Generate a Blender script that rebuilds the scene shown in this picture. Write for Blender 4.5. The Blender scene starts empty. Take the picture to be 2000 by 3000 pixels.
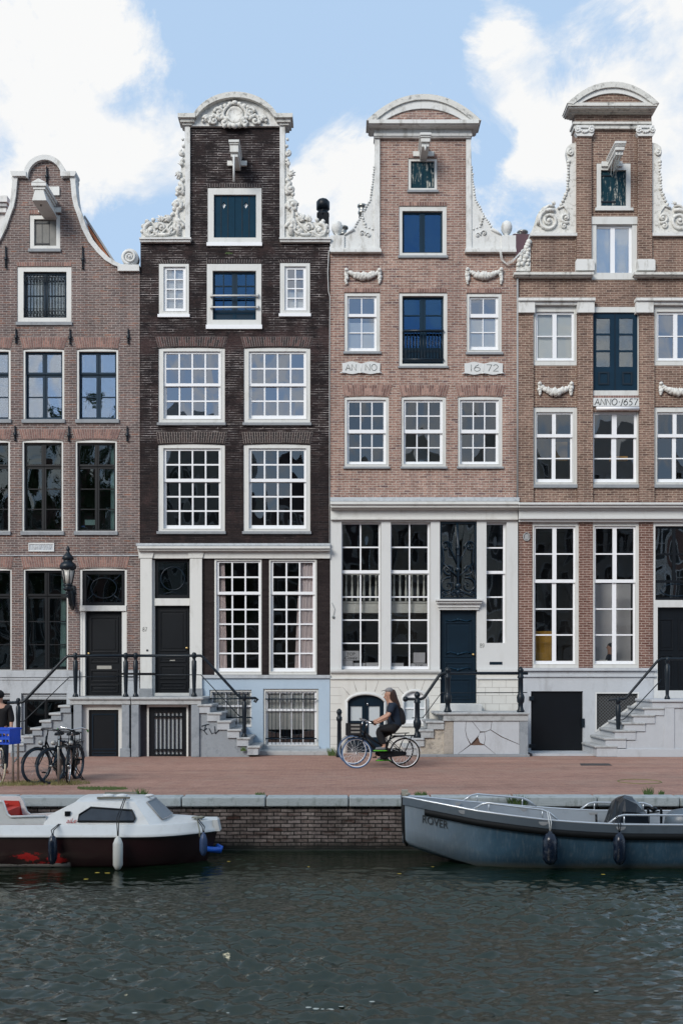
import bpy, bmesh, math, random
from mathutils import Vector, Matrix
random.seed(11)
scene = bpy.context.scene
col = scene.collection
CY, CH, HOR, FP = -27.36, 2.08, 1985.0, 2900.0     # camera y, height, horizon row, focal length in photo pixels
def S(Y=0.0): return FP / (Y - CY)
def PX(px, Y=0.0): return (px - 1000.0) / S(Y)
def PZ(py, Y=0.0): return CH + (HOR - py) / S(Y)
WATER_Z = -0.92
QY = -10.2                                          # quay front

# ------------------------------------------------------------------ materials
class NT:
    def __init__(s, name):
        s.m = bpy.data.materials.new(name); s.m.use_nodes = True
        s.t = s.m.node_tree; s.n = s.t.nodes; s.l = s.t.links
        s.n.clear(); s.out = s.n.new('ShaderNodeOutputMaterial')
    def add(s, typ, ins=None, **kw):
        nd = s.n.new(typ)
        for k, v in kw.items(): setattr(nd, k, v)
        if ins:
            for k, v in ins.items():
                if isinstance(v, bpy.types.NodeSocket): s.l.new(v, nd.inputs[k])
                else: nd.inputs[k].default_value = v
        return nd
    def link(s, a, b): s.l.new(a, b)
    def math(s, op, a, b=0.0, c=None, clamp=False):
        ins = {0: a, 1: b}
        if c is not None: ins[2] = c
        return s.add('ShaderNodeMath', ins, operation=op, use_clamp=clamp).outputs[0]
    def mix(s, f, a, b, blend='MIX'):
        nd = s.add('ShaderNodeMix', data_type='RGBA', blend_type=blend)
        for i, v in ((0, f), (6, a), (7, b)):
            if isinstance(v, bpy.types.NodeSocket): s.l.new(v, nd.inputs[i])
            else: nd.inputs[i].default_value = v
        return nd.outputs[2]
    def noise(s, vec, scale, detail=4, rough=.55, dist=0):
        return s.add('ShaderNodeTexNoise', {'Vector': vec, 'Scale': scale, 'Detail': detail, 'Roughness': rough, 'Distortion': dist}).outputs[0]
    def ramp(s, f, a, b, ca=(0, 0, 0, 1), cb=(1, 1, 1, 1)):
        r = s.add('ShaderNodeValToRGB', {0: f}); e = r.color_ramp.elements
        e[0].position = a; e[0].color = ca; e[1].position = b; e[1].color = cb
        return r.outputs[0]
    def scalev(s, vec, x, y, z):
        return s.add('ShaderNodeMapping', {'Vector': vec, 'Scale': (x, y, z)}).outputs[0]
    def pos(s): return s.add('ShaderNodeNewGeometry').outputs['Position']
    def obj(s): return s.add('ShaderNodeTexCoord').outputs['Object']
def c4(c, k=1.0): return (c[0] * k, c[1] * k, c[2] * k, 1)

def paint(name, c, rough=.5, var=.1, scale=2.5, grime=0.0, gcol=None, gscale=1.2, bump=0.0, metal=0.0, streak=1.0, spec=.5):
    t = NT(name); v = t.obj()
    n = t.noise(v, scale, 5)
    colr = t.mix(n, c4(c, 1 - var), c4(c, 1 + var))
    if grime > 0:
        g = t.noise(t.scalev(v, 1, 1, streak), gscale * 3, 8, .65)
        g2 = t.math('MULTIPLY', t.ramp(g, .52, .70), grime)
        colr = t.mix(g2, colr, c4(gcol or tuple(x * .45 for x in c)))
    b = t.add('ShaderNodeBsdfPrincipled', {'Base Color': colr, 'Roughness': rough, 'Metallic': metal, 'Specular IOR Level': spec})
    if bump > 0:
        bp = t.add('ShaderNodeBump', {'Height': t.noise(v, scale * 6, 6, .6), 'Strength': bump, 'Distance': .02})
        t.link(bp.outputs[0], b.inputs['Normal'])
    t.link(b.outputs[0], t.out.inputs[0]); return t.m

def wallvec(t, flat=False):
    g = t.add('ShaderNodeNewGeometry')
    sp = t.add('ShaderNodeSeparateXYZ', {0: g.outputs['Position']})
    if flat:
        return t.add('ShaderNodeCombineXYZ', {0: sp.outputs[0], 1: sp.outputs[1]}).outputs[0], g.outputs['Position']
    sn = t.add('ShaderNodeSeparateXYZ', {0: g.outputs['Normal']})
    side = t.math('GREATER_THAN', t.math('ABSOLUTE', sn.outputs[0]), .7)
    u = t.add('ShaderNodeMix', {0: side, 2: sp.outputs[0], 3: sp.outputs[1]}, data_type='FLOAT').outputs[0]
    return t.add('ShaderNodeCombineXYZ', {0: u, 1: sp.outputs[2]}).outputs[0], g.outputs['Position']

def brick(name, c1, c2, mortar, w=.215, h=.066, ms=.008, bias=0.0, warp=.004, blot=None, blotr=(.45, .62), blots=.35, mortar2=None, m2r=(.4, .6), m2s=.7, pepper=.35, third=None, flat=False, rough=.85, bump=.5, soot=0.25, damp=None, off=.5, msm=.15, mz=None, bz=None):
    t = NT(name); v, p = wallvec(t, flat)
    wn = t.add('ShaderNodeTexNoise', {'Vector': v, 'Scale': 3.0, 'Detail': 2.0})
    wv = t.add('ShaderNodeVectorMath', {0: wn.outputs['Color'], 1: (.5, .5, .5)}, operation='SUBTRACT').outputs[0]
    wv = t.add('ShaderNodeVectorMath', {0: wv, 3: warp * 6}, operation='SCALE').outputs[0]
    v2 = t.add('ShaderNodeVectorMath', {0: v, 1: wv}, operation='ADD').outputs[0]
    mcol = c4(mortar)
    if mortar2:
        mf = t.math('MULTIPLY', t.ramp(t.noise(p, m2s * 2, 6, .65), *m2r), t.ramp(t.noise(t.scalev(p, 2.2, 1, 14), 1.0, 4, .75), .40, .56))
        if mz:
            zz = t.add('ShaderNodeSeparateXYZ', {0: p}).outputs[2]
            mf = t.math('MULTIPLY', mf, t.add('ShaderNodeMapRange', {0: t.math('ADD', zz, t.math('MULTIPLY', t.noise(p, 1.1, 4), 1.2)), 1: mz[0], 2: mz[1], 3: .12, 4: 1.0}).outputs[0])
        mcol = t.mix(mf, c4(mortar), c4(mortar2))
    # per-brick tone: noise sampled so that it hardly changes inside one brick
    tone = t.noise(t.scalev(v2, .9 / w * .5, .9 / h * .5, 1), 1.0, 2, .7)
    A = t.mix(t.ramp(tone, .38, .62), c4(c1, .82), c4(c1, 1.18)); B = c4(c2)
    if third: A = t.mix(t.ramp(t.noise(t.scalev(v2, .5 / w, .5 / h, 1), 1.3, 1), .56, .62), A, c4(third))
    bt = t.add('ShaderNodeTexBrick', {'Vector': v2, 'Color1': A, 'Color2': B, 'Mortar': mcol, 'Scale': 1.0, 'Mortar Size': ms, 'Mortar Smooth': msm, 'Bias': bias, 'Brick Width': w, 'Row Height': h}, offset=off)
    colr = bt.outputs[0]
    if blot:
        bn = t.noise(p, blots * 2, 8, .7)
        if bz:
            zz = t.add('ShaderNodeSeparateXYZ', {0: p}).outputs[2]
            bn = t.math('ADD', bn, t.add('ShaderNodeMapRange', {0: t.math('ABSOLUTE', t.math('SUBTRACT', zz, bz[0])), 1: bz[1], 2: 0.0, 3: 0.0, 4: bz[2]}).outputs[0])
        colr = t.mix(t.math('MULTIPLY', t.ramp(bn, *blotr), .75), colr, c4(blot))
    if soot > 0:
        dk = t.math('SUBTRACT', 1.0, t.math('MULTIPLY', t.ramp(t.noise(t.scalev(p, 1, 1, .5), .9, 7, .6), .45, .75), soot))
        gr = t.add('ShaderNodeCombineColor', {0: dk, 1: dk, 2: dk}).outputs[0]
        colr = t.mix(1.0, colr, gr, 'MULTIPLY')
    if pepper:
        pk = t.ramp(t.noise(p, 22, 3, .6), .3, .7, (1 - pepper, 1 - pepper, 1 - pepper, 1), (1 + pepper * .6,) * 3 + (1,))
        colr = t.mix(1.0, colr, pk, 'MULTIPLY')
    if flat:
        colr = t.mix(1.0, colr, t.ramp(t.noise(t.scalev(p, .07, .9, 1), 1.6, 6, .6), .3, .7, (.78, .77, .77, 1), (1.13, 1.12, 1.10, 1)), 'MULTIPLY')
        colr = t.mix(1.0, colr, t.ramp(t.noise(p, .9, 7, .65), .35, .65, (.88,) * 3 + (1,), (1.07,) * 3 + (1,)), 'MULTIPLY')
    else:
        rain = t.noise(t.scalev(p, 3.2, 3.2, .28), 1.0, 6, .62)
        colr = t.mix(1.0, colr, t.ramp(rain, .34, .62, (.74, .74, .76, 1), (1.06, 1.06, 1.05, 1)), 'MULTIPLY')
    if damp:
        sp = t.add('ShaderNodeSeparateXYZ', {0: p})
        k = t.math('ADD', sp.outputs[2], t.math('MULTIPLY', t.math('SUBTRACT', t.noise(p, 3, 6), .5), damp[3]))
        f = t.add('ShaderNodeMapRange', {0: k, 1: damp[0], 2: damp[1]}).outputs[0]
        colr = t.mix(f, c4(damp[2]), colr)
    b = t.add('ShaderNodeBsdfPrincipled', {'Base Color': colr, 'Roughness': rough, 'Specular IOR Level': .25})
    if bump:
        h2 = t.math('ADD', bt.outputs[1], t.math('MULTIPLY', t.noise(p, 60, 3), -.6))
        bp = t.add('ShaderNodeBump', {'Height': h2, 'Strength': bump, 'Distance': .006}, invert=True)
        t.link(bp.outputs[0], b.inputs['Normal'])
    t.link(b.outputs[0], t.out.inputs[0]); return t.m

def glass(name, base=.16, tint=(.93, .96, .96), wob=.16, ref=(.9, .95, 1), rough=.010, wsc=1.5):
    t = NT(name); p = t.pos()
    bp = t.add('ShaderNodeBump', {'Height': t.noise(t.scalev(p, 1.2, 1, .7), wsc, 0, .4, 0), 'Strength': 1.0, 'Distance': .10 * wob})
    fr = t.add('ShaderNodeFresnel', {0: 1.45, 1: bp.outputs[0]})
    fac = t.math('ADD', fr.outputs[0], base, clamp=True)
    tr = t.add('ShaderNodeBsdfTransparent', {0: c4(tint)})
    gl = t.add('ShaderNodeBsdfGlossy', {0: c4(ref), 1: rough, 'Normal': bp.outputs[0]})
    mx = t.add('ShaderNodeMixShader', {0: fac, 1: tr.outputs[0], 2: gl.outputs[0]})
    t.link(mx.outputs[0], t.out.inputs[0]); return t.m

M = {}
M['white'] = paint('white_window_paint', (.77, .79, .82), .35, .03, 2, .15, (.5, .52, .54), 2)
M['cream'] = paint('cream_frame_paint', (.60, .61, .595), .5, .05, 2, .45, (.38, .38, .35), 1.6, streak=.3)
M['whitestone'] = paint('weathered_white_stone', (.64, .65, .64), .8, .08, 3, .8, (.30, .29, .26), 1.9, .3, streak=.35)
M['carved'] = paint('weathered_carved_stone', (.66, .66, .63), .85, .12, 7, .9, (.24, .23, .20), 3.4, .6)
M['oldcornice'] = paint('mossy_cornice_stone', (.60, .60, .57), .8, .12, 5, .9, (.12, .12, .11), 2.6, .4)
M['creamwall'] = paint('cream_wall_paint', (.57, .585, .585), .55, .04, 1.2, .45, (.42, .42, .40), .9, streak=.25)
M['sillgrey'] = paint('grey_stone_sill', (.25, .27, .29), .8, .12, 8, .4, None, 2, .3)
M['bluestone'] = paint('grey_blue_stone', (.25, .28, .31), .8, .16, 4, .55, (.10, .12, .14), 1.3, .4)
M['greystone'] = paint('pale_grey_stone', (.40, .43, .46), .8, .13, 3, .55, (.17, .18, .19), 1.2, .35, streak=.35)
M['dstone'] = paint('light_grey_stone', (.44, .47, .505), .8, .10, 3, .5, (.27, .28, .29), 1.0, .3, streak=.3)
M['tread'] = paint('worn_step_stone', (.38, .40, .41), .8, .16, 6, .65, (.13, .14, .14), 2.2, .4)
M['plaster'] = paint('light_blue_plaster', (.37, .47, .57), .8, .06, 2, .3, (.27, .37, .46), .8, .1, streak=.4)
M['navy'] = paint('navy_gloss_paint', (.004, .014, .026), .32, .3, 3, spec=.35)
M['teal'] = paint('teal_shutter_paint', (.003, .030, .058), .65, .2, 6, .3, (.002, .02, .03), 3, spec=.12)
M['bluepaint'] = paint('dark_blue_paint', (.003, .022, .045), .5, .25, 4, spec=.2)
M['black'] = paint('black_paint', (.003, .005, .008), .4, .3, 4, spec=.3)
M['iron'] = paint('dark_iron_paint', (.004, .010, .017), .42, .4, 12, .2, (.02, .025, .025), 6, spec=.35)
M['steel'] = paint('brushed_steel', (.50, .50, .47), .38, .1, 20, metal=.85)
M['chrome'] = paint('bright_metal', (.75, .75, .75), .18, .05, 20, metal=1)
M['brass'] = paint('brass', (.70, .50, .22), .3, .1, 20, metal=1)
M['zinc'] = paint('grey_zinc_pipe', (.30, .31, .32), .55, .15, 5, .3)
M['lead'] = paint('old_lead_flashing', (.42, .45, .48), .7, .3, 8, .6, (.18, .2, .22), 3, .6)
M['curtain'] = paint('pale_curtain_cloth', (.92, .80, .80), .9, .05, 3)
M['curtainw'] = paint('white_curtain_cloth', (.78, .80, .78), .9, .05, 3)
M['blind'] = paint('white_window_blind', (.92, .92, .90), .8, .06, 1.2)
M['greyblind'] = paint('grey_window_screen', (.45, .50, .53), .8, .1, 1.2)
M['rubber'] = paint('black_rubber', (.004, .005, .006), .65, .3, 20, spec=.25)
M['blueblack'] = paint('blue_black_tyre', (.008, .022, .038), .5, .3, 20)
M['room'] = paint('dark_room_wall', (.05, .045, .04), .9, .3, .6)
M['roomlight'] = paint('pale_room_wall', (.34, .34, .35), .9, .2, .8)
M['tile'] = paint('orange_roof_tile', (.42, .15, .07), .8, .35, 9, .3)
M['slate'] = paint('dark_roof_slate', (.05, .05, .06), .8, .3, 9)
M['purple'] = paint('purple_plaster_chimney', (.17, .10, .12), .8, .12, 3, .3)
M['green'] = paint('leaf_green', (.07, .12, .03), .7, .5, 20)
M['drygrass'] = paint('dry_grass', (.17, .16, .06), .8, .4, 12)
M['ink'] = paint('dark_lettering', (.02, .025, .03), .6, .2, 20)
M['greyink'] = paint('grey_lettering', (.18, .20, .20), .6, .2, 20)
M['palestone'] = paint('pale_plaque_stone', (.60, .62, .62), .7, .06, 4, .2)
M['greyplaque'] = paint('grey_plaque_field', (.42, .46, .50), .7, .06, 4)
# brickwork of the four houses
M['brickA'] = brick('grey_brown_brickwork', (.125, .092, .088), (.20, .14, .128), (.37, .335, .315), h=.064, third=(.26, .135, .10), soot=.3, blot=(.25, .24, .235), blotr=(.55, .85), ms=.0085)
M['brickB'] = brick('black_weathered_brickwork', (.012, .008, .010), (.028, .018, .018), (.015, .012, .012), w=.62, h=.064, bz=(11.35, .5, .22), mortar2=(.50, .46, .45), m2r=(.42, .62), m2s=.8, mz=(8.3, 9.3), blot=(.060, .036, .035), blotr=(.52, .70), blots=1.1, soot=.2, ms=.0078, pepper=.5)
M['brickC'] = brick('pink_red_brickwork', (.255, .148, .118), (.39, .25, .205), (.50, .44, .39), h=.066, third=(.13, .080, .085), soot=.22, blot=(.40, .33, .31), blotr=(.58, .85), ms=.0085)
M['brickD'] = brick('brown_brickwork', (.15, .090, .070), (.26, .165, .13), (.42, .34, .275), h=.064, third=(.105, .062, .055), soot=.3, ms=.0085)
M['brickDlow'] = brick('red_brown_brickwork', (.145, .070, .055), (.215, .120, .098), (.44, .36, .31), h=.068, third=(.12, .05, .04), soot=.15, ms=.008)
M['brickBdark'] = brick('tarred_brickwork', (.018, .012, .013), (.03, .022, .022), (.022, .018, .018), h=.064, mortar2=(.35, .32, .31), m2r=(.60, .72), ms=.006)
M['quaybrick'] = brick('old_quay_brickwork', (.17, .135, .125), (.30, .255, .24), (.018, .018, .016), w=.235, h=.066, ms=.010, third=(.075, .038, .030), soot=.9, blot=(.022, .020, .016), blotr=(.50, .68), blots=1.3, damp=(-.90, -.72, (.012, .014, .012), .16), pepper=.45)
M['paving'] = brick('clay_brick_paving', (.375, .215, .165), (.445, .275, .22), (.30, .18, .14), w=.2, h=.055, ms=.005, flat=True, soot=.22, pepper=.22, third=(.27, .15, .13), bump=.35, rough=.9, blot=(.42, .32, .26), blotr=(.50, .80), blots=.25)
def voussoir_mat(name, a, b):
    t = NT(name); r = t.add('ShaderNodeNewGeometry').outputs['Random Per Island']
    c = t.mix(r, c4(a), c4(b)); c = t.mix(1.0, c, t.ramp(t.noise(t.pos(), 14, 3), .3, .7, (.7,) * 3 + (1,), (1.2,) * 3 + (1,)), 'MULTIPLY')
    bs = t.add('ShaderNodeBsdfPrincipled', {'Base Color': c, 'Roughness': .85}); t.link(bs.outputs[0], t.out.inputs[0]); return t.m
M['vouA'] = voussoir_mat('arch_bricks_brown', (.17, .10, .09), (.30, .17, .14))
M['vouB'] = voussoir_mat('arch_bricks_black', (.012, .01, .012), (.035, .022, .022))
M['vouBr'] = voussoir_mat('arch_bricks_dark_red', (.02, .014, .015), (.11, .055, .05))
M['vouC'] = voussoir_mat('arch_bricks_red', (.14, .07, .06), (.36, .22, .18))
M['mortA'] = paint('pale_mortar', (.40, .35, .32), .9, .1, 12)
M['mortB'] = paint('patchy_mortar', (.30, .28, .27), .9, .3, 9, .9, (.03, .02, .02), 3)
M['glass'] = glass('window_glass', .10, wob=.11)
M['glassshop'] = glass('shop_window_glass', .035, wob=.12, tint=(.98, .99, .99))
M['glassdark'] = glass('dark_window_glass', .03, wob=.25, tint=(.7, .8, .8))
M['glassup'] = glass('sky_reflecting_glass', .27, wob=.12, ref=(.78, .86, 1))
M['glassblue'] = glass('blue_sky_tinted_glass', .24, wob=.10, ref=(.10, .25, .50), tint=(.4, .6, .8))  # deep blue sky reflection put into the gloss colour, bluer than the world sky
M['lampglass'] = paint('frosted_lamp_glass', (.40, .40, .38), .3, .1, 6)
# weathered shutters with bare streaks
def peel():
    t = NT('peeling_teal_paint'); p = t.pos()
    n = t.noise(t.scalev(p, 14, 14, 2.2), 1.0, 6, .7)
    n2 = t.noise(p, 9, 3)
    f = t.math('MULTIPLY', t.ramp(n, .52, .60), t.ramp(n2, .38, .55))
    c = t.mix(f, c4((.004, .030, .045)), c4((.42, .42, .38)))
    b = t.add('ShaderNodeBsdfPrincipled', {'Base Color': c, 'Roughness': .7, 'Specular IOR Level': .15}); t.link(b.outputs[0], t.out.inputs[0]); return t.m
M['peel'] = peel()
def meshmat():
    t = NT('diamond_wire_mesh'); p = t.add('ShaderNodeSeparateXYZ', {0: t.pos()})
    a = t.math('ADD', p.outputs[0], p.outputs[2]); b_ = t.math('SUBTRACT', p.outputs[0], p.outputs[2])
    fa = t.math('LESS_THAN', t.math('FRACT', t.math('MULTIPLY', a, 11.0)), .16)
    fb = t.math('LESS_THAN', t.math('FRACT', t.math('MULTIPLY', b_, 11.0)), .16)
    f = t.math('MAXIMUM', fa, fb)
    bs = t.add('ShaderNodeBsdfPrincipled', {'Base Color': t.mix(f, c4((.012, .012, .012)), c4((.10, .11, .12))), 'Roughness': .6})
    t.link(bs.outputs[0], t.out.inputs[0]); return t.m
M['wire'] = meshmat()

# ------------------------------------------------------------------ mesh building
def rootof(o):
    while o.parent: o = o.parent
    return o
class MB:
    def __init__(s): s.v = []; s.f = []; s.sm = []
    def quadset(s, vs, fs, smooth=False):
        b = len(s.v); s.v += [tuple(v) for v in vs]
        for f in fs: s.f.append([b + i for i in f]); s.sm.append(smooth)
        return s
    def box(s, x0, x1, y0, y1, z0, z1):
        x0, x1 = min(x0, x1), max(x0, x1); y0, y1 = min(y0, y1), max(y0, y1); z0, z1 = min(z0, z1), max(z0, z1)
        return s.quadset([(x0, y0, z0), (x1, y0, z0), (x1, y1, z0), (x0, y1, z0), (x0, y0, z1), (x1, y0, z1), (x1, y1, z1), (x0, y1, z1)],
                  [(0, 1, 5, 4), (1, 2, 6, 5), (2, 3, 7, 6), (3, 0, 4, 7), (4, 5, 6, 7), (3, 2, 1, 0)])
    def pbox(s, px0, py0, px1, py1, y0, y1, Yp=0.0):
        return s.box(PX(px0, Yp), PX(px1, Yp), y0, y1, PZ(py1, Yp), PZ(py0, Yp))
    def prism(s, poly, y0, y1):
        n = len(poly); a = sum(poly[i][0] * poly[(i + 1) % n][1] - poly[(i + 1) % n][0] * poly[i][1] for i in range(n))
        if a < 0: poly = poly[::-1]
        vs = [(x, y0, z) for x, z in poly] + [(x, y1, z) for x, z in poly]
        fs = [list(range(n)), list(range(2 * n - 1, n - 1, -1))] + [(i, i + n, (i + 1) % n + n, (i + 1) % n) for i in range(n)]
        return s.quadset(vs, fs)
    def pprism(s, poly, y0, y1, Yp=0.0): return s.prism([(PX(x, Yp), PZ(z, Yp)) for x, z in poly], y0, y1)
    def slab(s, outline, holes, y0, y1):
        """flat plate in the XZ plane with holes"""
        cu = bpy.data.curves.new('c', 'CURVE'); cu.dimensions = '2D'; cu.fill_mode = 'BOTH'; cu.extrude = abs(y1 - y0) / 2
        for poly in [outline] + holes:
            sp = cu.splines.new('POLY'); sp.points.add(len(poly) - 1); sp.use_cyclic_u = True
            for p, (x, z) in zip(sp.points, poly): p.co = (x, z, 0, 1)
        o = bpy.data.objects.new('c', cu); me = bpy.data.meshes.new_from_object(o)
        bm = bmesh.new(); bm.from_mesh(me); bmesh.ops.remove_doubles(bm, verts=bm.verts, dist=1e-5)
        for v in bm.verts: v.co = Vector((v.co.x, (y0 + y1) / 2 + v.co.z, v.co.y))
        bmesh.ops.recalc_face_normals(bm, faces=bm.faces)
        bm.verts.index_update()
        s.quadset([v.co for v in bm.verts], [[v.index for v in f.verts] for f in bm.faces])
        bm.free(); bpy.data.meshes.remove(me); bpy.data.objects.remove(o); bpy.data.curves.remove(cu)
        return s
    def pslab(s, outline, holes, y0, y1, Yp=0.0):
        f = lambda P: [(PX(x, Yp), PZ(z, Yp)) for x, z in P]
        return s.slab(f(outline), [f(h) for h in holes], y0, y1)
    def tube(s, pts, r, n=8, closed=False, caps=True):
        pts = [Vector(p) for p in pts]; k = len(pts)
        if not hasattr(r, '__len__'): r = [r] * k
        vs = []; up = None
        for i, p in enumerate(pts):
            if closed: d = pts[(i + 1) % k] - pts[i - 1]
            else: d = pts[min(i + 1, k - 1)] - pts[max(i - 1, 0)]
            d.normalize()
            if up is None: up = Vector((0, 0, 1)) if abs(d.z) < .9 else Vector((1, 0, 0))
            a = d.cross(up)
            if a.length < 1e-4: a = d.cross(Vector((0, 1, 0)))
            a.normalize(); b = a.cross(d).normalized(); up = b
            for j in range(n):
                t = 2 * math.pi * j / n
                vs.append(p + (a * math.cos(t) + b * math.sin(t)) * r[i])
        fs = []
        for i in range(k if closed else k - 1):
            for j in range(n):
                i2 = (i + 1) % k
                fs.append((i * n + j, i * n + (j + 1) % n, i2 * n + (j + 1) % n, i2 * n + j))
        if caps and not closed: fs.append(list(range(n))[::-1]); fs.append([(k - 1) * n + j for j in range(n)])
        return s.quadset(vs, fs, True)
    def ptube(s, pts, r, Y, n=8): return s.tube([(PX(x, Y), Y, PZ(z, Y)) for x, z in pts], r, n)
    def lathe(s, prof, c, n=12, axis='Z', sc=(1, 1)):
        """prof: (r, h) pairs going up the axis from c"""
        vs = []; k = len(prof)
        for r, h in prof:
            for j in range(n):
                t = 2 * math.pi * j / n; a, b = r * math.cos(t) * sc[0], r * math.sin(t) * sc[1]
                vs.append((c[0] + a, c[1] + b, c[2] + h) if axis == 'Z' else ((c[0] + a, c[1] - h, c[2] + b) if axis == 'Y' else (c[0] + h, c[1] + a, c[2] + b)))
        fs = [(i * n + j, i * n + (j + 1) % n, (i + 1) * n + (j + 1) % n, (i + 1) * n + j) for i in range(k - 1) for j in range(n)]
        fs += [list(range(n))[::-1], [(k - 1) * n + j for j in range(n)]]
        return s.quadset(vs, fs, True)
    def blob(s, c, r, sub=1, jit=0.0):
        if not hasattr(r, '__len__'): r = (r, r, r)
        key = sub
        if key not in MB._ico:
            bm = bmesh.new(); bmesh.ops.create_icosphere(bm, subdivisions=sub + 1, radius=1); bm.verts.index_update()
            MB._ico[key] = ([v.co.copy() for v in bm.verts], [[v.index for v in f.verts] for f in bm.faces]); bm.free()
        V, F = MB._ico[key]
        return s.quadset([(c[0] + v.x * r[0] * (1 + random.uniform(-jit, jit)), c[1] + v.y * r[1] * (1 + random.uniform(-jit, jit)), c[2] + v.z * r[2] * (1 + random.uniform(-jit, jit))) for v in V], F, True)
    def spiral(s, cx, cz, y, r, turns=1.6, a0=0.0, sgn=1, th=.04, n=28, r0=.12):
        pts = []; rad = []
        for i in range(n):
            t = i / (n - 1); a = a0 + sgn * turns * 2 * math.pi * t; rr = r * (1 - t * (1 - r0))
            pts.append((cx + rr * math.cos(a), y, cz + rr * math.sin(a))); rad.append(th * (1 - .45 * t))
        s.tube(pts, rad, 7); s.blob((cx, y - th * .3, cz), th * 1.1); return s
    def text(s, body, x0, x1, z0, z1, y, shear=0, depth=.004):
        cu = bpy.data.curves.new('t', 'FONT'); cu.body = body; cu.size = 1; cu.extrude = .02; cu.shear = shear; cu.resolution_u = 3
        o = bpy.data.objects.new('t', cu); me = bpy.data.meshes.new_from_object(o)
        xs = [v.co.x for v in me.vertices]; ys = [v.co.y for v in me.vertices]
        ax, bx, ay, by = min(xs), max(xs), min(ys), max(ys)
        vs = [(x0 + (v.co.x - ax) / (bx - ax) * (x1 - x0), y + (-depth if v.co.z > 0 else 0), z0 + (v.co.y - ay) / (by - ay) * (z1 - z0)) for v in me.vertices]
        s.quadset(vs, [list(p.vertices) for p in me.polygons])
        bpy.data.meshes.remove(me); bpy.data.objects.remove(o); bpy.data.curves.remove(cu); return s
    def build(s, name, mat, parent=None, label=None, bevel=0, subsurf=0):
        off = Vector((0, 0, 0))
        if parent is not None: off = rootof(parent).location
        me = bpy.data.meshes.new(name)
        me.from_pydata([tuple(Vector(v) - off) for v in s.v], [], s.f)
        me.polygons.foreach_set('use_smooth', s.sm)
        me.materials.append(M[mat] if isinstance(mat, str) else mat); me.validate(); me.update()
        o = bpy.data.objects.new(name, me); col.objects.link(o)
        if parent is not None: o.parent = parent
        if label: o['label'] = label
        if bevel: b = o.modifiers.new('bevel', 'BEVEL'); b.width = bevel; b.segments = 2; b.limit_method = 'ANGLE'
        if subsurf: b = o.modifiers.new('sub', 'SUBSURF'); b.levels = b.render_levels = subsurf
        return o
MB._ico = {}

def thing(name, loc, label, cat, group=None):
    o = bpy.data.objects.new(name, None); col.objects.link(o); o.location = loc; o.empty_display_size = .2
    o['label'] = label; o['category'] = cat
    if group: o['group'] = group
    return o
def tag(o, label, cat, group=None):
    o['label'] = label; o['category'] = cat
    if group: o['group'] = group
    return o
def struct(o): o['kind'] = 'structure'; return o

# stroke letters for carved and painted inscriptions (unit box, polylines)
def arc(cx, cz, rx, rz, a0, a1, n=12): return [(cx + rx * math.cos(math.radians(a0 + (a1 - a0) * i / n)), cz + rz * math.sin(math.radians(a0 + (a1 - a0) * i / n))) for i in range(n + 1)]
GL = {
 'A': [[(0, 0), (.42, 1), (.85, 0)], [(.15, .35), (.70, .35)]],
 'N': [[(0, 0), (0, 1), (.75, 0), (.75, 1)]],
 'O': [arc(.45, .5, .45, .5, 0, 360, 20)],
 'o': [arc(.35, .4, .32, .32, 0, 360, 16)],
 'J': [[(.35, 1)] + arc(.15, .18, .20, .18, 0, -150, 6)],
 'H': [[(0, 0), (0, 1)], [(.7, 0), (.7, 1)], [(0, .5), (.7, .5)]],
 '1': [[(.15, 0), (.15, 1)]],
 'I': [[(.3, 1), (.15, .1), (0, -.15)]],
 '6': [arc(.38, .3, .34, .3, 0, 360, 16), [(.05, .38), (.18, .75), (.55, 1)]],
 '7': [[(0, 1), (.68, 1), (.25, 0)]],
 '2': [arc(.33, .7, .33, .3, 160, -30, 10) + [(0, 0), (.7, 0)]],
 '0': [arc(.33, .5, .33, .5, 0, 360, 16)],
 '5': [[(.65, 1), (.25, 1), (.15, .55)] + arc(.28, .3, .34, .3, 80, -120, 10)],
 '8': [arc(.33, .73, .26, .26, 0, 360, 14), arc(.33, .24, .32, .26, 0, 360, 14)],
 '9': [arc(.33, .68, .32, .3, 0, 360, 14), [(.65, .62), (.5, .2), (.15, 0)]],
 '.': [[(.1, .45), (.2, .55)]], ' ': []}
GW = {'1': .45, '.': .45, ' ': .35, 'I': .5, 'A': 1.05, 'N': 1.0, 'O': 1.15, 'o': .85}
def inscribe(mb, txt, x0, x1, z0, z1, y, r=.008, slant=0):
    W = sum(GW.get(c, .9) for c in txt); k = (x1 - x0) / W; x = x0
    for c in txt:
        for st in GL[c]: mb.tube([(x + (u + slant * w) * k, y, z0 + w * (z1 - z0)) for u, w in st], r, 5)
        x += GW.get(c, .9) * k
    return mb
# ------------------------------------------------------------------ world: daylight sky with cumulus
WAVE = .0165
SUN_EL, SUN_AZ = math.radians(31), math.radians(216)     # from behind the viewer's left, high and veiled
w = bpy.data.worlds.new('World'); scene.world = w; w.use_nodes = True
t = NT.__new__(NT); t.t = w.node_tree; t.n = t.t.nodes; t.l = t.t.links; t.n.clear(); t.out = t.n.new('ShaderNodeOutputWorld')
sky = t.add('ShaderNodeTexSky', sky_type='NISHITA', sun_disc=False, sun_elevation=SUN_EL, sun_rotation=SUN_AZ, air_density=1.0, dust_density=.6, ozone_density=1.6)
d = t.add('ShaderNodeTexCoord').outputs['Generated']
sp = t.add('ShaderNodeSeparateXYZ', {0: d})
fb = t.noise(t.scalev(d, 1, 1, 1.2), 7.5, 14, .66, .5)
mid_ = t.noise(t.scalev(d, 1, 1, 1.3), 17, 9, .6, .3)
big = t.noise(t.scalev(d, 1, 1, 1.8), 2.3, 3, .5)
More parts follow.
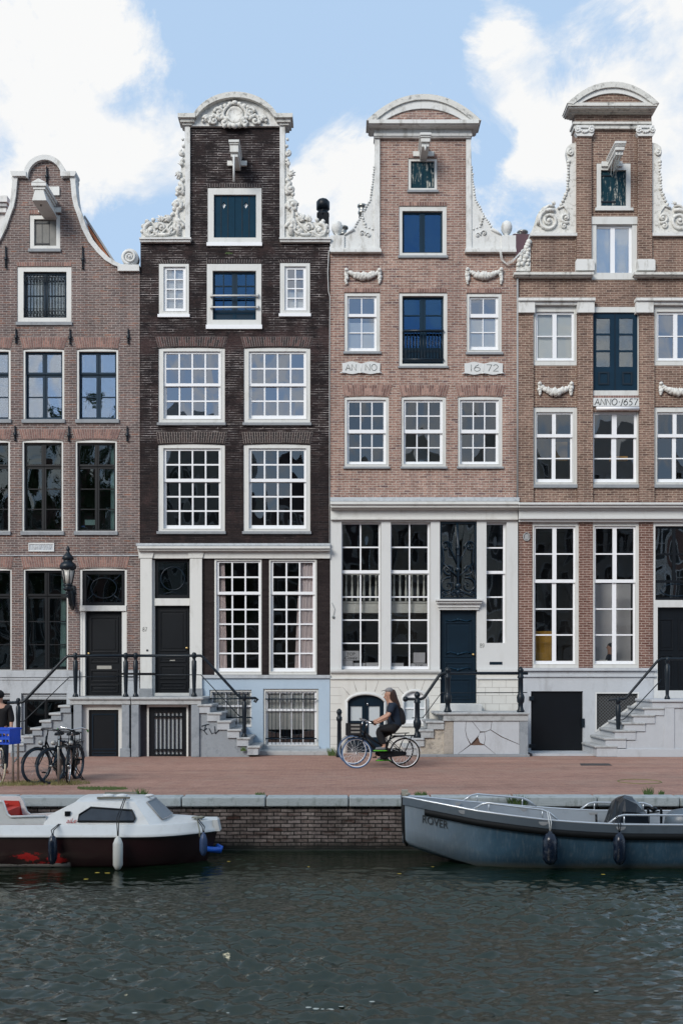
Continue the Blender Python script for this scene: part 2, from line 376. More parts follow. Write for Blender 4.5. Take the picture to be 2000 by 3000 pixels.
dens = t.math('ADD', t.math('MULTIPLY', t.math('SUBTRACT', fb, .5), 2.3), t.math('MULTIPLY', t.math('SUBTRACT', big, .5), .4))
dens = t.math('ADD', dens, t.math('MULTIPLY', t.math('SUBTRACT', mid_, .5), .75))
def skydir(px, py): v = Vector(((px - 1000) / FP, 1, (HOR - py) / FP)); return v.normalized()
total = None
for px, py, rad, amp in [(90, 170, .15, .30), (260, 330, .10, .20), (60, 480, .09, .28), (450, 160, .06, .10), (960, 590, .055, .36), (1055, 455, .05, .36), (890, 500, .035, .25), (480, 470, .05, .26), (330, 500, .05, .2), (1400, 160, .06, .26), (1560, 330, .07, .20), (1800, 200, .10, .24), (1960, 420, .10, .32), (1900, 60, .06, .22), (1650, 480, .06, .22), (1450, 640, .06, .24), (860, 0, .03, .25),
                         (780, 190, .12, -.45), (1230, 90, .08, -.45), (380, 690, .07, -.4), (1480, 490, .03, -.35), (1700, 60, .06, -.38), (1890, 140, .03, -.3), (1960, 250, .03, -.25), (1400, 420, .035, -.3), (1640, 250, .03, -.25), (1560, 620, .03, -.3), (60, 480, .03, -.2), (380, 330, .03, -.25)]:
    dv = skydir(px, py)
    ds = t.add('ShaderNodeVectorMath', {0: d, 1: tuple(dv)}, operation='DISTANCE').outputs['Value']
    g = t.add('ShaderNodeMapRange', {0: ds, 1: rad * 1.3, 2: rad * .25, 3: 0.0, 4: amp}, interpolation_type='SMOOTHSTEP').outputs[0]
    total = g if total is None else t.math('ADD', total, g)
for v_, rad, amp in (((-.25, -1, .45), .30, .24), ((.30, -1, .40), .22, .22), ((.02, -1, .62), .16, .2), ((-.5, -1, .3), .2, .2)):
    ds = t.add('ShaderNodeVectorMath', {0: d, 1: tuple(Vector(v_).normalized())}, operation='DISTANCE').outputs['Value']
    total = t.math('ADD', total, t.add('ShaderNodeMapRange', {0: ds, 1: rad * 1.3, 2: rad * .25, 3: 0.0, 4: amp}, interpolation_type='SMOOTHSTEP').outputs[0])
dens = t.math('ADD', dens, total)
cov = t.ramp(dens, -.03, .34)
shn = t.math('ADD', t.noise(t.scalev(d, 1, 1, 1.5), 9, 10, .62, .4), t.math('MULTIPLY', dens, .35))
shade = t.ramp(shn, .44, .66, (.62, .74, .90, 1), (.95, .955, .955, 1))
base = t.add('ShaderNodeBackground', {0: sky.outputs[0], 1: .13})
hz = t.add('ShaderNodeBackground', {0: (.54, .74, 1.0, 1), 1: 1.0})
bl = t.add('ShaderNodeMixShader', {0: .8, 1: base.outputs[0], 2: hz.outputs[0]})
cl = t.add('ShaderNodeBackground', {0: shade, 1: 1.0})
mx = t.add('ShaderNodeMixShader', {0: cov, 1: bl.outputs[0], 2: cl.outputs[0]})
t.link(mx.outputs[0], t.out.inputs[0])
ld = bpy.data.lights.new('sun', 'SUN'); ld.energy = 3.1; ld.angle = math.radians(27); ld.color = (1, .94, .86)
sun = bpy.data.objects.new('sun', ld); col.objects.link(sun)
sd = Vector((math.sin(SUN_AZ) * math.cos(SUN_EL), math.cos(SUN_AZ) * math.cos(SUN_EL), math.sin(SUN_EL)))
sun.rotation_euler = sd.to_track_quat('Z', 'Y').to_euler()
cam = bpy.data.objects.new('camera', bpy.data.cameras.new('camera')); col.objects.link(cam)
cam.location = (0, CY, CH); cam.rotation_euler = (math.pi / 2, 0, 0)
cam.data.lens = 36 * FP / 3000; cam.data.sensor_width = 36; cam.data.shift_y = (HOR - 1500) / 3000; cam.data.clip_end = 3000
scene.camera = cam
scene.view_settings.view_transform = 'Standard'; scene.view_settings.look = 'None'; scene.view_settings.exposure = 0
scene.render.engine = 'CYCLES'; scene.cycles.max_bounces = 8; scene.cycles.transparent_max_bounces = 16
scene.cycles.use_denoising = True; scene.cycles.caustics_reflective = False; scene.cycles.sample_clamp_indirect = 4

# ------------------------------------------------------------------ setting
struct(MB().box(-300, 300, QY + .34, 500, -.5, 0).build('street', 'paving'))
struct(MB().box(-300, 300, -500, -28.6, -3, 0).build('far_street', 'paving'))
struct(MB().box(-300, 300, -30, QY + .5, -3.2, -3).build('canal_bed', 'room'))
# water: a real chopped surface near the boats, running out to a flat sheet
import numpy as np
t = NT('canal_water'); p = t.pos()
w2 = t.noise(t.scalev(p, .6, 1.5, 1), 20, 4, .6, .5)
bp = t.add('ShaderNodeBump', {'Height': w2, 'Strength': .35, 'Distance': .01})
murk = t.mix(t.noise(p, .8, 4), c4((.001, .007, .004)), c4((.005, .014, .006)))
b = t.add('ShaderNodeBsdfPrincipled', {'Base Color': murk, 'Roughness': .02, 'IOR': 1.75, 'Specular Tint': (.96, .97, .80, 1), 'Normal': bp.outputs[0]})
t.link(b.outputs[0], t.out.inputs[0])
gx = np.concatenate([[-300, -120, -60, -30, -18, -10], np.arange(-7.2, 7.21, .03), [12, 18, 30, 60, 120, 300]])
gy = np.concatenate([[-28.7, -27, -25, -23, -21.5], np.arange(-19.6, QY + .12, .016), [QY + .12]])
X_, Y_ = np.meshgrid(gx, gy); Hh_ = np.zeros_like(X_); rng = np.random.RandomState(4)
for k in range(170):
    lam = .055 * (.42 / .055) ** rng.rand(); th = rng.normal(math.pi / 2, .50) + (math.pi if rng.rand() < .5 else 0); kk = 2 * math.pi / lam
    env = .6 + .4 * np.sin(X_ * rng.uniform(.3, 1.4) + Y_ * rng.uniform(.3, 1.4) + rng.uniform(0, 6.3))
    ph = kk * (X_ * math.cos(th) + Y_ * math.sin(th)) + rng.uniform(0, 6.3) + 1.4 * np.sin(X_ * rng.uniform(.8, 2.2) + Y_ * rng.uniform(.5, 2) + rng.uniform(0, 6.3))
    Hh_ += WAVE * lam * env * np.sin(ph)
gust = .60 + .40 * np.sin(X_ * .55 + 1.1 * np.sin(Y_ * .5 + 1)) * np.sin(Y_ * .8 + .9 * np.sin(X_ * .4))
lee = np.clip((-Y_ - 11.2) / 2.5, .35, 1)
near = (np.abs(X_) < 7.25) & (Y_ > -19.65) & (Y_ < QY + .05)
Z_ = WATER_Z + np.where(near, Hh_ * gust * lee, 0)
nx, ny = len(gx), len(gy); vs = np.stack([X_.ravel(), Y_.ravel(), Z_.ravel()], 1)
I = np.arange(nx * ny).reshape(ny, nx); fc = np.stack([I[:-1, :-1].ravel(), I[:-1, 1:].ravel(), I[1:, 1:].ravel(), I[1:, :-1].ravel()], 1)
me = bpy.data.meshes.new('water'); me.from_pydata(vs.tolist(), [], fc.tolist()); me.polygons.foreach_set('use_smooth', [True] * len(me.polygons)); me.materials.append(t.m); me.update()
o = bpy.data.objects.new('water', me); col.objects.link(o); struct(o)

# quay wall with separate coping stones
quay = thing('quay_wall', (0, QY, 0), 'old brick quay wall topped by grey stone blocks along the canal', 'quay wall')
MB().box(-60, 60, QY + .07, QY + .33, -3, -.16).build('wall', 'quaybrick', quay)
MB().box(-60, 60, QY - .02, QY + .10, -3, WATER_Z + .015).build('ledge', paint('wet_ledge_stone', (.03, .035, .03), .3, .3, 6), quay)
xs = [PX(x, QY) for x in (-200, 42, 285, 532, 778, 1021, 1264, 1508, 1748, 1990, 2234)]
cop = paint('mossy_coping_stone', (.36, .40, .41), .85, .12, 5, .75, (.12, .15, .13), 1.7, .5, streak=.5)
for a, b_ in zip([-30] + xs, xs + [30]):
    jz = random.uniform(-.006, .004)
    MB().box(a + .010, b_ - .010, QY - random.uniform(0, .02), QY + .40, -.157, .006 + jz).build('coping_stone', cop, quay, bevel=.018)
MB().box(-60, 60, QY + .05, QY + .34, -.155, -.03).build('bedding', M['slate'], quay)
fq = thing('quay_wall', (0, -28.6, 0), 'brick quay wall of the near bank under the viewer', 'quay wall')
MB().box(-100, 100, -28.6, -28.5, -3, 0).build('wall', 'quaybrick', fq)

# ------------------------------------------------------------------ windows, doors, arches
def rect(x0, y0, x1, y1): return [(x0, y0), (x1, y0), (x1, y1), (x0, y1)]
def archtop(x0, y0, x1, y1, rise, n=8):
    if rise <= 0: return rect(x0, y0, x1, y1)
    return [(x1, y1), (x0, y1)] + [(x0 + (x1 - x0) * i / n, y0 + rise - rise * 4 * (i / n) * (1 - i / n)) for i in range(n + 1)]
class House:
    def __init__(s, name, xc, label, mat, out, y1=.32):
        s.root = thing(name, (PX(xc), 0, 0), label, 'house'); s.mat = mat; s.out = out; s.holes = []; s.y1 = y1; s.low = []; s.lowholes = []
    def wall(s, name='wall'): MB().pslab(s.out, s.holes, 0, s.y1).build(name, s.mat, s.root)

def window(H, o, g, cols=2, rows=(2, 2), rail=None, case='cream', sash='white', sill=8, rise=0, bar=4.5, mid=None, sillmat='sillgrey', gl='glass', low=False, capm=3, deep=.05, sx=None, curtain=None, blind=None, nocase=False, hole=True, label=None, backing=None):
    """o: outer casing rect in photo px on the facade, g: glazed area, rail: (top, bottom) of the meeting rail"""
    x0, y0, x1, y1 = o; gx0, gy0, gx1, gy1 = g
    if hole: (H.lowholes if low else H.holes).append(archtop(x0, y0, x1, y1, rise))
    s0 = sx or (gx0 - 7, gy0 - 6, gx1 + 7, gy1 + 10)
    e = .4
    fr = MB().pslab(archtop(x0 + e, y0 + e, x1 - e, y1 - e, rise), [rect(*s0)], deep - .025, .22).build('window', case, H.root, label=label)
    MB().pslab(rect(s0[0] - 3.2, s0[1] - 3.2, s0[2] + 3.2, s0[3] + 2), [rect(s0[0] - .3, s0[1] - .3, s0[2] + .3, s0[3] + .3)], deep - .034, deep - .022).build('moulding', case, fr)
    def panes(a0, b0, a1, b1, c, r):
        hs = []
        xs_ = [a0 + (a1 - a0) * i / c for i in range(c + 1)]
        for i in range(c):
            for j in range(r):
                l = xs_[i] + (0 if i == 0 else (mid if mid and i == c // 2 else bar) / 2); rr = xs_[i + 1] - (0 if i == c - 1 else (mid if mid and i + 1 == c // 2 else bar) / 2)
                tt = b0 + (b1 - b0) * j / r + (0 if j == 0 else bar / 2); bb = b0 + (b1 - b0) * (j + 1) / r - (0 if j == r - 1 else bar / 2)
                hs.append((l, tt, rr, bb))
        return hs
    ya = deep + .02
    if rail:
        up = panes(gx0, gy0, gx1, rail[0], cols, rows[0]); lo = panes(gx0, rail[1], gx1, gy1, cols, rows[1])
        m = (rail[0] + rail[1]) / 2
        MB().pslab(rect(s0[0], s0[1], s0[2], rail[1] - .5), [rect(*h) for h in up], ya, ya + .045).build('upper_sash', sash, fr)
        MB().pslab(rect(s0[0], m, s0[2], s0[3]), [rect(*h) for h in lo], ya + .047, ya + .09).build('lower_sash', sash, fr)
        gs = [(up, ya + .022), (lo, ya + .07)]
    else:
        hs = panes(gx0, gy0, gx1, gy1, cols, rows[0] if hasattr(rows, '__len__') else rows)
        MB().pslab(rect(*s0), [rect(*h) for h in hs], ya, ya + .05).build('sash', sash, fr); gs = [(hs, ya + .025)]
    mb = MB()
    for hs, y in gs:
        for (l, tt, rr, bb) in hs:
            ta, tb = random.uniform(-.004, .004), random.uniform(-.004, .004)
            mb.quadset([(PX(l - 1), y - ta - tb, PZ(bb + 1)), (PX(rr + 1), y + ta - tb, PZ(bb + 1)), (PX(rr + 1), y + ta + tb, PZ(tt - 1)), (PX(l - 1), y - ta + tb, PZ(tt - 1))], [(0, 1, 2, 3)])
    mb.build('pane', gl, fr)
    if sill:
        MB().pbox(x0 - 3, y1, x1 + 3, y1 + sill, -.06, .2).build('sill', sillmat, fr, bevel=.006)
    for (cx0, cx1, mt) in (curtain or []):
        mb = MB(); n = 26; vs = []
        for k in range(n + 1):
            f = k / n; xx = cx0 + (cx1 - cx0) * f; yy = deep + .125 + .02 * math.sin(f * 30) + .02 * math.sin(f * 71)
            vs += [(PX(xx + 3 * math.sin(f * 9)), yy, PZ(gy1 + 3)), (PX(cx0 + (cx1 - cx0) * (f * .75 + .25 * (cx0 > (gx0 + gx1) / 2))), yy + .02, PZ(gy0 - 3))]
        mb.quadset(vs, [(2 * k, 2 * k + 2, 2 * k + 3, 2 * k + 1) for k in range(n)], True); mb.build('curtain', mt, fr)
    if blind:
        MB().pbox(gx0 - 3, blind[0], gx1 + 3, blind[1], deep + .115, deep + .12).build('blind', blind[2], fr)
    if backing: MB().pbox(gx0 - 4, gy0 - 4, gx1 + 4, gy1 + 4, .26, .27).build('backing', backing, fr)
    return fr

def brick_arch(H, x0, x1, t0, t1, y0, y1, mat='vouA', mort='mortA', n=None, rise=3, rows=2):
    """flat gauged arch: bottom x0..x1, top t0..t1, from y0 (top) to y1 (bottom)"""
    n = n or max(8, int((t1 - t0) / 7.2))
    def lo(f): return y1 + (4 * rise * (f - .5) ** 2 if rise else 0)
    poly = [(t0, y0), (t1, y0)] + [(x0 + (x1 - x0) * (1 - i / 8), lo(1 - i / 8)) for i in range(9)]
    back = MB().pprism(poly, -.006, .03).build('brick_arch', mort, H.root)
    mb = MB()
    for i in range(n):
        a = (i + .10) / n; b = (i + .90) / n
        L = lambda f, k: (t0 + (t1 - t0) * f) * (1 - k) + (x0 + (x1 - x0) * f) * k
        Yv = lambda f, k: y0 * (1 - k) + lo(f) * k
        cuts = [0.02, .98] if rows == 1 else ([0.02, .30, .33, .98] if i % 2 else [.02, .64, .67, .98])
        for k0, k1 in zip(cuts[::2], cuts[1::2]):
            mb.pprism([(L(a, k0), Yv(a, k0)), (L(b, k0), Yv(b, k0)), (L(b, k1), Yv(b, k1)), (L(a, k1), Yv(a, k1))], -.012, .0)
    mb.build('arch_brick', mat, back)

def door(H, x0, y0, x1, y1, mat='navy', panels=(), knob=None, slot=None, y=.14, low=False, name='door', hole=True, label=None):
    if hole: (H.lowholes if low else H.holes).append(rect(x0, y0, x1, y1))
    d = MB().pbox(x0, y0, x1, y1, y, y + .06).build(name, mat, H.root, label=label)
    for (a, b, c, e) in panels:
        mb = MB().pslab(rect(a, b, c, e), [rect(a + 4, b + 4, c - 4, e - 4)], y - .022, y - .001)
        mb.pprism(rect(a + 9, b + 9, c - 9, e - 9), y - .012, y - .001); mb.build('panel', mat, d, bevel=.006)
    if knob: MB().blob((PX(knob[0]), y - .05, PZ(knob[1])), .035).lathe([(.02, 0), (.02, .05)], (PX(knob[0]), y + .0, PZ(knob[1])), 8, 'Y').build('handle', 'brass', d)
    if slot: MB().pbox(*slot, y - .015, y - .001).build('letter_slot', 'steel', d)
    return d
def part(H, name, mat, **k):
    class P(MB):
        def done(s): return s.build(name, mat, H.root, **k)
    return P()
def casements(H, x0, y0, x1, y1, mat, cols=1, rows=1, bottom=0, gl='glass', y=.10, f=8, parent=None, midw=14, bar=3):
    """pair of outward casement leaves filling an opening, each with glazing"""
    xm = (x0 + x1) / 2; hs = []
    for a, b in ((x0 + f, xm - midw / 2), (xm + midw / 2, x1 - f)):
        for i in range(cols):
            for j in range(rows):
                w_ = (b - a) / cols; h_ = (y1 - f - bottom - y0 - f) / rows
                hs.append((a + w_ * i + (bar / 2 if i else 0), y0 + f + h_ * j + (bar / 2 if j else 0), a + w_ * (i + 1) - (bar / 2 if i < cols - 1 else 0), y0 + f + h_ * (j + 1) - (bar / 2 if j < rows - 1 else 0)))
    s = MB().pslab(rect(x0, y0, x1, y1), [rect(*h) for h in hs], y, y + .05).build('casement', mat, parent)
    mb = MB()
    for (l, tt, rr, bb) in hs: mb.pprism(rect(l - 1, tt - 1, rr + 1, bb + 1), y + .022, y + .026)
    mb.build('pane', gl, parent)
    MB().pbox(xm - 1, y0, xm + 1, y1, y - .012, y - .001).build('astragal', mat, parent)
    return s
def frame(H, o, i, mat='cream', y0=.02, y1=.2, sill=None, rise=0, name='window', hole=True, low=False, label=None):
    if hole: (H.lowholes if low else H.holes).append(archtop(*o, rise))
    e = .4; f = MB().pslab(archtop(o[0] + e, o[1] + e, o[2] - e, o[3] - e, rise), [rect(*i)], y0, y1).build(name, mat, H.root, label=label)
    if sill: MB().pbox(o[0] - 3, o[3], o[2] + 3, o[3] + sill, -.05, .18).build('sill', 'sillgrey', f, bevel=.006)
    return f
def mirror(poly, c): return [(2 * c - x, y) for x, y in poly][::-1]
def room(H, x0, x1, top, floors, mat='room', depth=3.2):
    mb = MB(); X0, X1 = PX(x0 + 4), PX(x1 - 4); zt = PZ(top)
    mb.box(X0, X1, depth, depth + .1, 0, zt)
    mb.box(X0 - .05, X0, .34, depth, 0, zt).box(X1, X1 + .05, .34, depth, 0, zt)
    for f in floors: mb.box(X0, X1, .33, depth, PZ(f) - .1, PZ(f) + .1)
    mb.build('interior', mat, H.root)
def roof(H, ridge, el, er, mat='slate', y0=.33, y1=9, th=.12, fill=True):
    (rx, ry), (lx, ly), (qx, qy) = ridge, el, er
    mb = MB(); k = 6
    mb.pprism([(lx, ly), (rx, ry), (qx, qy), (qx, qy + 14), (rx, ry + 16), (lx, ly + 14)], y0, y1)
    r = mb.build('roof', mat, H.root)
    if fill: MB().pprism([(lx + 4, ly + 14), (rx, ry + 18), (qx - 4, qy + 14), (qx - 4, 2205), (lx + 4, 2205)], y1 - .3, y1 - .05).build('rear_wall', H.mat, H.root)
    return r
def anchor(H, x, y0, y1):
    mb = MB(); X = PX(x); z1, z0 = PZ(y0), PZ(y1); zm = z0 + (z1 - z0) * .42
    mb.tube([(X, -.03, z0), (X, -.035, zm), (X, -.03, z1)], [.022, .028, .018], 6)
    mb.blob((X, -.05, zm), (.045, .03, .05)).blob((X, -.04, z0 + .02), (.035, .025, .03)); mb.blob((X, -.04, z1), (.02, .02, .03))
    mb.tube([(X - .05, -.035, zm + .05), (X, -.05, zm), (X + .05, -.035, zm + .05)], .014, 5)
    mb.build('wall_anchor', 'iron', H.root)
# ================================================================== HOUSE A: grey-brown bell gable
cA = 131
rgt = [(194, 521), (214, 522), (216, 534), (219, 579), (225, 607), (236, 633), (249, 671), (268, 706), (292, 735), (314, 758), (336, 772), (357, 780), (410, 784)]
archI = [(cA + 52 * math.cos(a * math.pi / 12), 521 - 50 * math.sin(a * math.pi / 12)) for a in range(1, 12)]
outA = [(410, 2206)] + rgt[::-1] + archI + mirror(rgt[::-1], cA)[::-1] + [(2 * cA - 410, 2206)]
outA = [(410, 2206)] + rgt[::-1] + archI + [(2 * cA - x, y) for x, y in rgt] + [(2 * cA - 410, 2206)]
A = House('brick_house', cA, 'grey-brown brick house with bell gable and small white hoist canopy, leftmost of the four', 'brickA', outA)
# windows
frame(A, (87, 629, 177, 730), (100, 641, 165, 719), sill=9)
sh = MB().pbox(101, 642, 164, 718, .08, .12).build('shutter', paint('grey_wood_shutter', (.20, .20, .19), .8, .25, 6, .5, (.08, .09, .09), 2, streak=.3), A.root)
mb = MB()
for x in (121, 142): mb.pbox(x, 642, x + 1.5, 718, .075, .081)
for y in (648, 709): mb.pbox(97, y, 143, y + 4, .06, .082)
mb.build('hinge', 'iron', sh)
f2 = frame(A, (51, 781, 210, 944), (69, 795, 195, 930), sill=10)
casements(A, 70, 797, 194, 929, 'bluepaint', 1, 2, parent=f2, gl='glass', midw=12, f=5)
MB().pbox(72, 800, 192, 928, .32, .33).build('blind', 'greyblind', f2)
mb = MB()
for k in range(14):
    x = 74 + k * 9; mb.ptube([(x, 802), (x, 928)], .010, .03, 5)
for y in (806, 826, 905, 925): mb.ptube([(70, y), (194, y)], .010, .03, 5)
for k in range(12):
    for y in (816, 915): mb.tube([(PX(79 + k * 9.6) + .035 * math.cos(a), .028, PZ(y) + .07 * math.sin(a)) for a in [i * math.pi / 4 for i in range(8)]], .009, 4, closed=True)
mb.build('grille', 'iron', f2)
for dx, lf in ((-125, 0), (0, 1), (156, 2)):
    o = (68 + dx if lf != 0 else -89, 1021, 189 + dx if lf else 32, 1229)
    if lf == 2: o = (225, 1021, 347, 1229)
    gx = (o[0] + 7, 1031, o[2] - 7, 1226)
    fr = frame(A, o, (o[0] + 6, 1029, o[2] - 6, 1228), 'cream', rise=3, sill=11)
    xm = (o[0] + o[2]) / 2
    casements(A, o[0] + 6, 1029, o[2] - 6, 1094, 'bluepaint', 1, 1, parent=fr, gl='glassup', f=6, midw=13)
    casements(A, o[0] + 6, 1095, o[2] - 6, 1228, 'bluepaint', 1, 2, parent=fr, gl='glassup', f=6, midw=13, bottom=3, y=.13, bar=3)
for o in ((-92, 1288, 30, 1557), (65, 1288, 186, 1557), (221, 1288, 343, 1557)):
    fr = frame(A, o, (o[0] + 5, 1296, o[2] - 5, 1555), 'cream', rise=4, sill=11)
    casements(A, o[0] + 5, 1296, o[2] - 5, 1364, 'black', 1, 1, parent=fr, gl='glassdark', f=6, midw=13)
    casements(A, o[0] + 5, 1365, o[2] - 5, 1555, 'black', 1, 3, parent=fr, gl='glassdark', f=6, midw=13, y=.13)
    if o[0] == 221:
        vs = []; n = 14
        for k in range(n + 1): x = 318 + 16 * k / n; vs += [(PX(x), .28 + .03 * math.sin(k * 2.2), PZ(1548)), (PX(x), .3 + .03 * math.sin(k * 2.2), PZ(1305))]
        MB().quadset(vs, [(2 * k, 2 * k + 2, 2 * k + 3, 2 * k + 1) for k in range(n)], True).build('curtain', 'curtainw', fr)
        MB().pbox(243, 1519, 276, 1534, .24, .245).build('paper', 'blind', fr); MB().pbox(233, 1537, 244, 1541, .20, .205).build('sticker', paint('blue_sticker', (.1, .2, .6)), fr)
for o in ((-90, 1664, 35, 1964), (69, 1664, 200, 1964)):
    fr = frame(A, o, (o[0] + 5, 1671, o[2] - 4, 1962), 'cream', rise=4, low=False)
    casements(A, o[0] + 5, 1671, o[2] - 4, 1745, 'black', 1, 1, parent=fr, gl='glassdark', f=6, midw=14)
    casements(A, o[0] + 5, 1746, o[2] - 4, 1962, 'black', 1, 3, parent=fr, gl='glassdark', f=6, midw=14, y=.13)
    if o[0] == 69:
        vs = []; n = 18
        for k in range(n + 1): x = 168 + 24 * k / n; vs += [(PX(x), .28 + .03 * math.sin(k * 2.2), PZ(1952)), (PX(x + 4 * (1 - k / n)), .3 + .03 * math.sin(k * 2.2), PZ(1676))]
        MB().quadset(vs, [(2 * k, 2 * k + 2, 2 * k + 3, 2 * k + 1) for k in range(n)], True).build('curtain', 'curtainw', fr)
for b0, b1, t0, t1, y0, y1 in ((-89, 32, -97, 40, 988, 1018), (68, 189, 59, 200, 988, 1018), (225, 347, 216, 354, 988, 1018),
                               (-92, 30, -101, 37, 1257, 1285), (65, 186, 56, 196, 1257, 1285), (221, 343, 211, 356, 1257, 1285),
                               (-90, 35, -100, 41, 1631, 1661), (69, 200, 61, 199, 1631, 1661), (234, 372, 225, 381, 1631, 1661)):
    brick_arch(A, b0, b1, t0, t1, y0, y1)
for b0, b1, y0, y1 in ((87, 177, 616, 627), (51, 210, 768, 780)): brick_arch(A, b0, b1, b0 - 1, b1 + 1, y0, y1, rise=0, rows=1)
for x, y0, y1 in ((19, 725, 786), (244, 725, 790), (139, 492, 540), (49, 966, 1007), (207, 967, 1010), (377, 966, 1008), (46, 1250, 1292), (203, 1252, 1294), (374, 1252, 1294)): anchor(A, x, y0, y1)
mb = MB().pslab(rect(85, 1591, 160, 1616), [rect(88, 1595, 157, 1612)], -.03, .0); mb.build('plaque', 'palestone', A.root)
pf = MB().pbox(88, 1595, 157, 1612, -.016, -.001).build('plaque', 'greyplaque', A.root)
inscribe(MB(), 'JoH.17.20.17', PX(92), PX(154), PZ(1610), PZ(1597), -.018, .0065).build('lettering', 'palestone', pf)
MB().pbox(-148, 1626, 410, 1629, -.03, .05).build('string_course', 'lead', A.root)
# door with transom light
f = frame(A, (234, 1664, 372, 2039), (241, 1671, 366, 2038.5), 'cream', rise=4)
MB().pbox(235, 1774, 371, 1790, -.02, .16).build('transom_bar', 'cream', f)
MB().pbox(241, 1790, 249, 2038.5, .03, .18).pbox(357, 1790, 366, 2038.5, .03, .18).build('jamb', 'cream', f)
MB().pslab(rect(241, 1671, 366, 1774), [rect(252, 1682, 356, 1764)], .06, .12).build('transom_frame', 'black', f)
mb = MB(); mb.tube([(PX(303 + 38 * math.cos(a)), .07, PZ(1722 + 30 * math.sin(a))) for a in [i * math.pi / 12 for i in range(24)]], .012, 5, closed=True)
for sx_ in (-1, 1):
    for sy in (-1, 1): mb.ptube([(303 + sx_ * 30, 1722 + sy * 20), (303 + sx_ * 52, 1722 + sy * 40)], .012, .075, 5)
mb.build('tracery', 'navy', f)
MB().pbox(252, 1682, 356, 1764, .10, .104).build('pane', 'glassdark', f)
door(A, 249, 1790, 357, 2038, 'black', [(262, 1806, 344, 1912), (262, 1926, 344, 1942), (262, 1962, 344, 1998), (262, 2006, 344, 2030)], knob=(258, 1914), slot=(281, 1950, 324, 1960), hole=False, y=.15)
# gable coping, shoulder blocks, scroll
oa = [(194, 510)] + [(225, 510), (225, 522), (223, 534), (227, 579), (232, 606), (243, 632), (256, 670), (275, 705), (298, 734), (320, 756), (340, 769), (358, 777), (410, 779)]
inn = [(192, 522), (207, 523), (209, 534), (213, 579), (219, 608), (229, 635), (242, 673), (261, 710), (285, 740), (309, 764), (332, 778), (356, 787), (410, 789)]
oarc = [(cA + 62 * math.cos(a * math.pi / 16), 513 - 60 * math.sin(a * math.pi / 16)) for a in range(0, 17)]
iarc = [(cA + 50 * math.cos(a * math.pi / 16), 521 - 54 * math.sin(a * math.pi / 16)) for a in range(0, 17)]
mb = MB()
for k in range(16): mb.pprism([oarc[k], oarc[k + 1], iarc[k + 1], iarc[k]], -.10, .30, -.1)
for sgn in (1, -1):
    q = lambda P: [(x if sgn > 0 else 2 * cA - x, y) for x, y in P]
    mb.pprism(q([(181, 508), (226, 508), (226, 514), (222, 522), (181, 522)]), -.13, .30)
    for k in range(2, len(oa) - 1): mb.pprism(q([oa[k], oa[k + 1], inn[k], inn[k - 1]]), -.07, .30)
mb.build('gable_coping', 'whitestone', A.root)
for sgn in (1, -1):
    cx = cA + sgn * 250
    mb = MB(); mb.spiral(PX(cx), PZ(754), -.03, .20, 2.2, -math.pi / 2, -sgn, .042, 40)
    mb.lathe([(.0, 0), (.235, .0), (.235, .22)], (PX(cx), .20, PZ(754)), 24, 'Y')
    mb.pbox(cA + sgn * 216, 779, cA + sgn * 279, 797, -.09, .31); mb.build('scroll', 'whitestone', A.root)
def hoist(H, x, y0, y1, w, px_, slope=0, L=.85, kind=0, mat='cream'):
    """boxed hoist beam: x centre, roof line y0 .. underside y1 at the wall, w width in px"""
    X = PX(x, -L); W = w / S(-L) / 2; zt, zb = PZ(y0, -L), PZ(y1, -L)   # measured on the beam's front face
    mb = MB()
    mb.box(X - W * .8, X + W * .8, -L, .2, zb + .10, zt - .06)
    mb.box(X - W * .65, X + W * .65, -L + .06, .2, zb, zb + .12)
    if kind == 1:   # moulded cap widening upward
        for k, (e, a, b) in enumerate(((1.0, -.10, 0.0), (1.2, -.03, .07))): mb.box(X - W * e, X + W * e, -L - .05 - .04 * k, .1, zt + a, zt + b)
        mb.prism([(X - W * 1.25, zt + .06), (X + W * 1.25, zt + .06), (X, zt + .17)], -L - .1, .1)
        mb.prism([(X - W * 1.2, zb - .02), (X + W * 1.2, zb - .02), (X + W * .7, zb + .26), (X - W * .7, zb + .26)], -L - .04, .1)
    else:
        mb.box(X - W, X + W, -L - .06, .15, zt - .07, zt)
        mb.box(X - W * .9, X + W * .9, -L - .03, .15, zt - .11, zt - .07)
    o = mb.build('hoist_beam', mat, H.root, bevel=.008)
    MB().box(X - W * 1.9, X + W * 1.9, -.06, .0, (zt + zb) / 2 - .08, (zt + zb) / 2 + .05).build('crossbar', mat, o)
    return o
o = hoist(A, 117, 546, 587, 36, 0, kind=1, L=.95)
MB().tube([(PX(121, -.75), -.75, PZ(588, -.75)), (PX(121, -.75), -.75, PZ(604, -.75))], .02, 6).build('hook', 'iron', o)
MB().pbox(139, 549, 176, 574, -.05, 0).build('backboard', 'cream', A.root)
